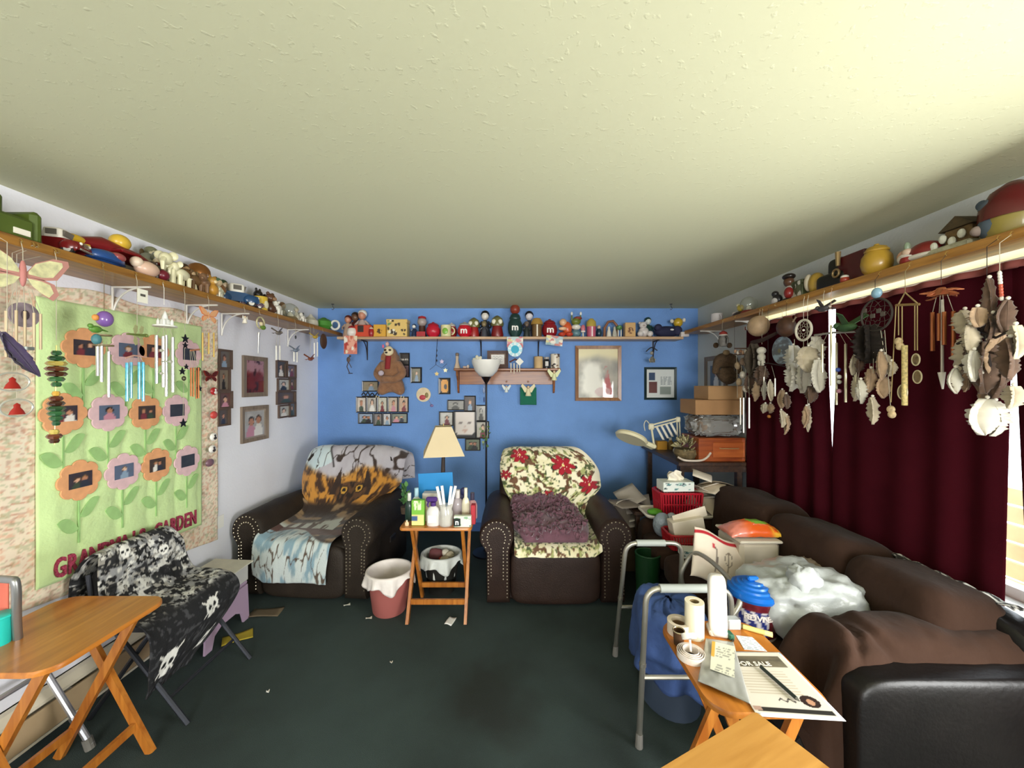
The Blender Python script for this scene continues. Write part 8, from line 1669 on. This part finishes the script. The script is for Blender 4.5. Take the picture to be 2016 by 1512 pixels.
def flat(name, label, cat, cor, z, paint, nu=40, nv=50, m=None, th=.0012, puff=0.0):
    """printed sheet with corners given as floor-plan points (x, y): tl, tr, br, bl"""
    a, b, c, d = [Vector((p[0], p[1], z)) for p in cor]; t = T(name, label, cat, (a + b + c + d) / 4)
    MB().grid(lambda u, v: (d.lerp(c, u)).lerp(a.lerp(b, u), v) + Vector((0, 0, th + puff * (math.sin(u * PI) * math.sin(v * PI)) ** .6 + (.002 * sn(u * 9, v * 9) if puff else 0))), nu, nv, th).build('sheet', m or printmat(.55), t, world=True, smooth=180, paint=paint)
    return t
def flyer(u, v):
    c = np.zeros((len(u), 3)) + C('#d8d0c2'); b = (v > .72) & (v < .93) & (u > .02) & (u < .93); c = mix(c, mix(C('#4a4438'), C('#8a8068'), fbm(u * 6, v * 20, 3)), b); c = mix(c, C('#c4b8a4'), (np.abs(np.sin(v * 70)) > .8) & (v < .68) & (v > .25) & (u < .8) & (u > .1))
    c = mix(c, C('#262420'), (v > .02) & (v < .085) & (u > .05) & (u < .97)); c = mix(c, C('#b09080'), (u > .02) & (u < .12) & (v > .03) & (v < .10))
    d = ((u - .80) / .115) ** 2 + ((v - .20) / .085) ** 2; c = mix(c, C('#2a1712'), d < 1); c = mix(c, C('#b88a6c'), ((u - .80) / .05) ** 2 + ((v - .19) / .045) ** 2 < 1)
    return mix(c, C('#4a4440'), (np.abs(v - .20 - .02 * np.sin(u * 60)) < .012) & (u > .4) & (u < .62))
fy = flat('sale_flyer', 'printed for-sale flyer with oval portrait on the tray table', 'flyer', ((.725, 1.345), (.938, 1.343), (.932, 1.078), (.70, 1.098)), TZ + .003, flyer, 80, 100); 
text('headline', 'FOR SALE', .026, mat('#ece6da', .6), fy, (.815, 1.285, TZ + .0064), (0, 0, -.02), .0004, world=True, bold=.0004);
flat('sale_flyer', 'second flyer sheet peeking out beneath the for-sale flyer', 'flyer', ((.735, 1.353), (.946, 1.347), (.94, 1.072), (.706, 1.088)), TZ + .0004, lambda u, v: mix(np.zeros((len(u), 3)) + C('#e6e6e4'), C('#9ab4cc'), (v > .88) & (fbm(u * 8, v * 30, 2) > .5)), 20, 20)
flat('receipt', 'small white printed slip above the flyers on the tray table', 'paper', ((.845, 1.438), (.90, 1.428), (.905, 1.352), (.83, 1.362)), TZ + .0005, lambda u, v: mix(np.zeros((len(u), 3)) + C('#e8ecee'), C('#9aa4a8'), (np.abs(np.sin(v * 26)) > .85) & (fbm(u * 14, v * 9, 2) > .45)))
gp = flat('mailing_pouch', 'grey plastic mailing pouch with a white and orange label on the tray table', 'pouch', ((.715, 1.405), (.805, 1.385), (.70, 1.118), (.588, 1.205)), TZ + .0085, lambda u, v: mix(C('#8a8a84'), C('#a8a8a2'), fbm(u * 8, v * 8)), 30, 36, printmat(.3, coat=.4), .003, .010)
def lab(u, v): c = np.zeros((len(u), 3)) + C('#d8d6c0'); c = mix(c, C('#e0a030'), (u < .16) & (v > .45)); return mix(c, C('#8a8a80'), (np.abs(np.sin(v * 40)) > .88) & (u > .2) & (fbm(u * 12, v * 12, 2) > .45))
LA = [Vector(TR(*q_)) for q_ in ((1402, 1276), (1447, 1287), (1446, 1350), (1398, 1332))]
m = MB(); m.grid(lambda u, v: Vector(((LA[3].lerp(LA[2], u)).lerp(LA[0].lerp(LA[1], u), v).x, (LA[3].lerp(LA[2], u)).lerp(LA[0].lerp(LA[1], u), v).y, TZ + .0255)), 24, 24, .0008); m.build('label', printmat(.5), gp, world=True, smooth=0, paint=lab)
a, b = TR(1498, 1320), TR(1568, 1383); t = T('pen', 'black ballpoint pen lying across the for-sale flyer', 'pen', (a + b) / 2); up = Vector((0, 0, .012)); MB().cyl(a + up, b + up, .0055, n=12).build('barrel', mat('#26302c', .35), t, world=True); MB().cyl(a + up, a.lerp(b, .35) + up + Vector((0, 0, .004)), .0025, n=6).build('clip', mat('#1c2420', .35), t, world=True); MB().cyl(b + up, b + up + (b - a) * .08, .005, .0015, 10).build('tip', mat('#7a7a72', .3, metal=.6), t, world=True)
# ================================================================= LEFT FOREGROUND SMALL THINGS
p = TR(-3, 1268); t = T('cup', 'turquoise plastic cup on the bare tray table', 'cup', p); MB().lathe([(0, 0), (.03, 0), (.038, .105), (.036, .105), (.028, .005), (0, .005)], 22).build('cup', mat('#1fb8ac', .4), t); MB().lathe([(.039, .098), (.041, .1), (.041, .106), (.036, .108)], 22).build('rim', mat('#25c4b8', .4), t)
ss_ = T('step_stool', 'lilac plastic step stool by the white wall', 'stool', (-1.925, 2.44, 0), PI / 2); M_lil = mat('#b49ab4', .5)
MB().rbox((0, 0, .255), (.36, .22, .03), .01).build('step', M_lil, ss_)
for sy in (-1, 1):
    out = [(-.19, 0), (-.135, 0), (-.115, .07), (-.06, .10), (.06, .10), (.115, .07), (.135, 0), (.19, 0), (.175, .24), (-.175, .24)]
    MB().prism(out if sy < 0 else out, .012, Matrix(((1, 0, 0, 0), (0, 0, 1, sy * .105 - .006), (0, 1, 0, 0), (0, 0, 0, 1)))).build('leg_panel', M_lil, ss_, smooth=0)
for sx in (-1, 1): MB().rbox((sx * .168, 0, .15), (.012, .2, .17), .003).build('end_panel', M_lil, ss_, smooth=0)
bt = T('photo_box', 'white lidded keepsake box with a small picture on the lilac stool', 'box', (-1.925, 2.46, .27), PI / 2); MB().rbox((0, 0, .06), (.31, .23, .12), .004).build('box', mat('#c9c6c4', .6), bt, smooth=0); MB().box((.0, -.005, .124), (.345, .265, .008), Rx(.04)).build('lid', mat('#d8d4c6', .7, var=.06, vscale=20), bt, smooth=0)
m = MB(); sheet(m, -.09, .05, .10, .08, -.1165, 16, 12); m.build('picture', printmat(.5), bt, smooth=0, paint=motif(['#8a7a64', '#e0d8c8', '#5a4a3c'], '#b8a890', 51, 10, .16))
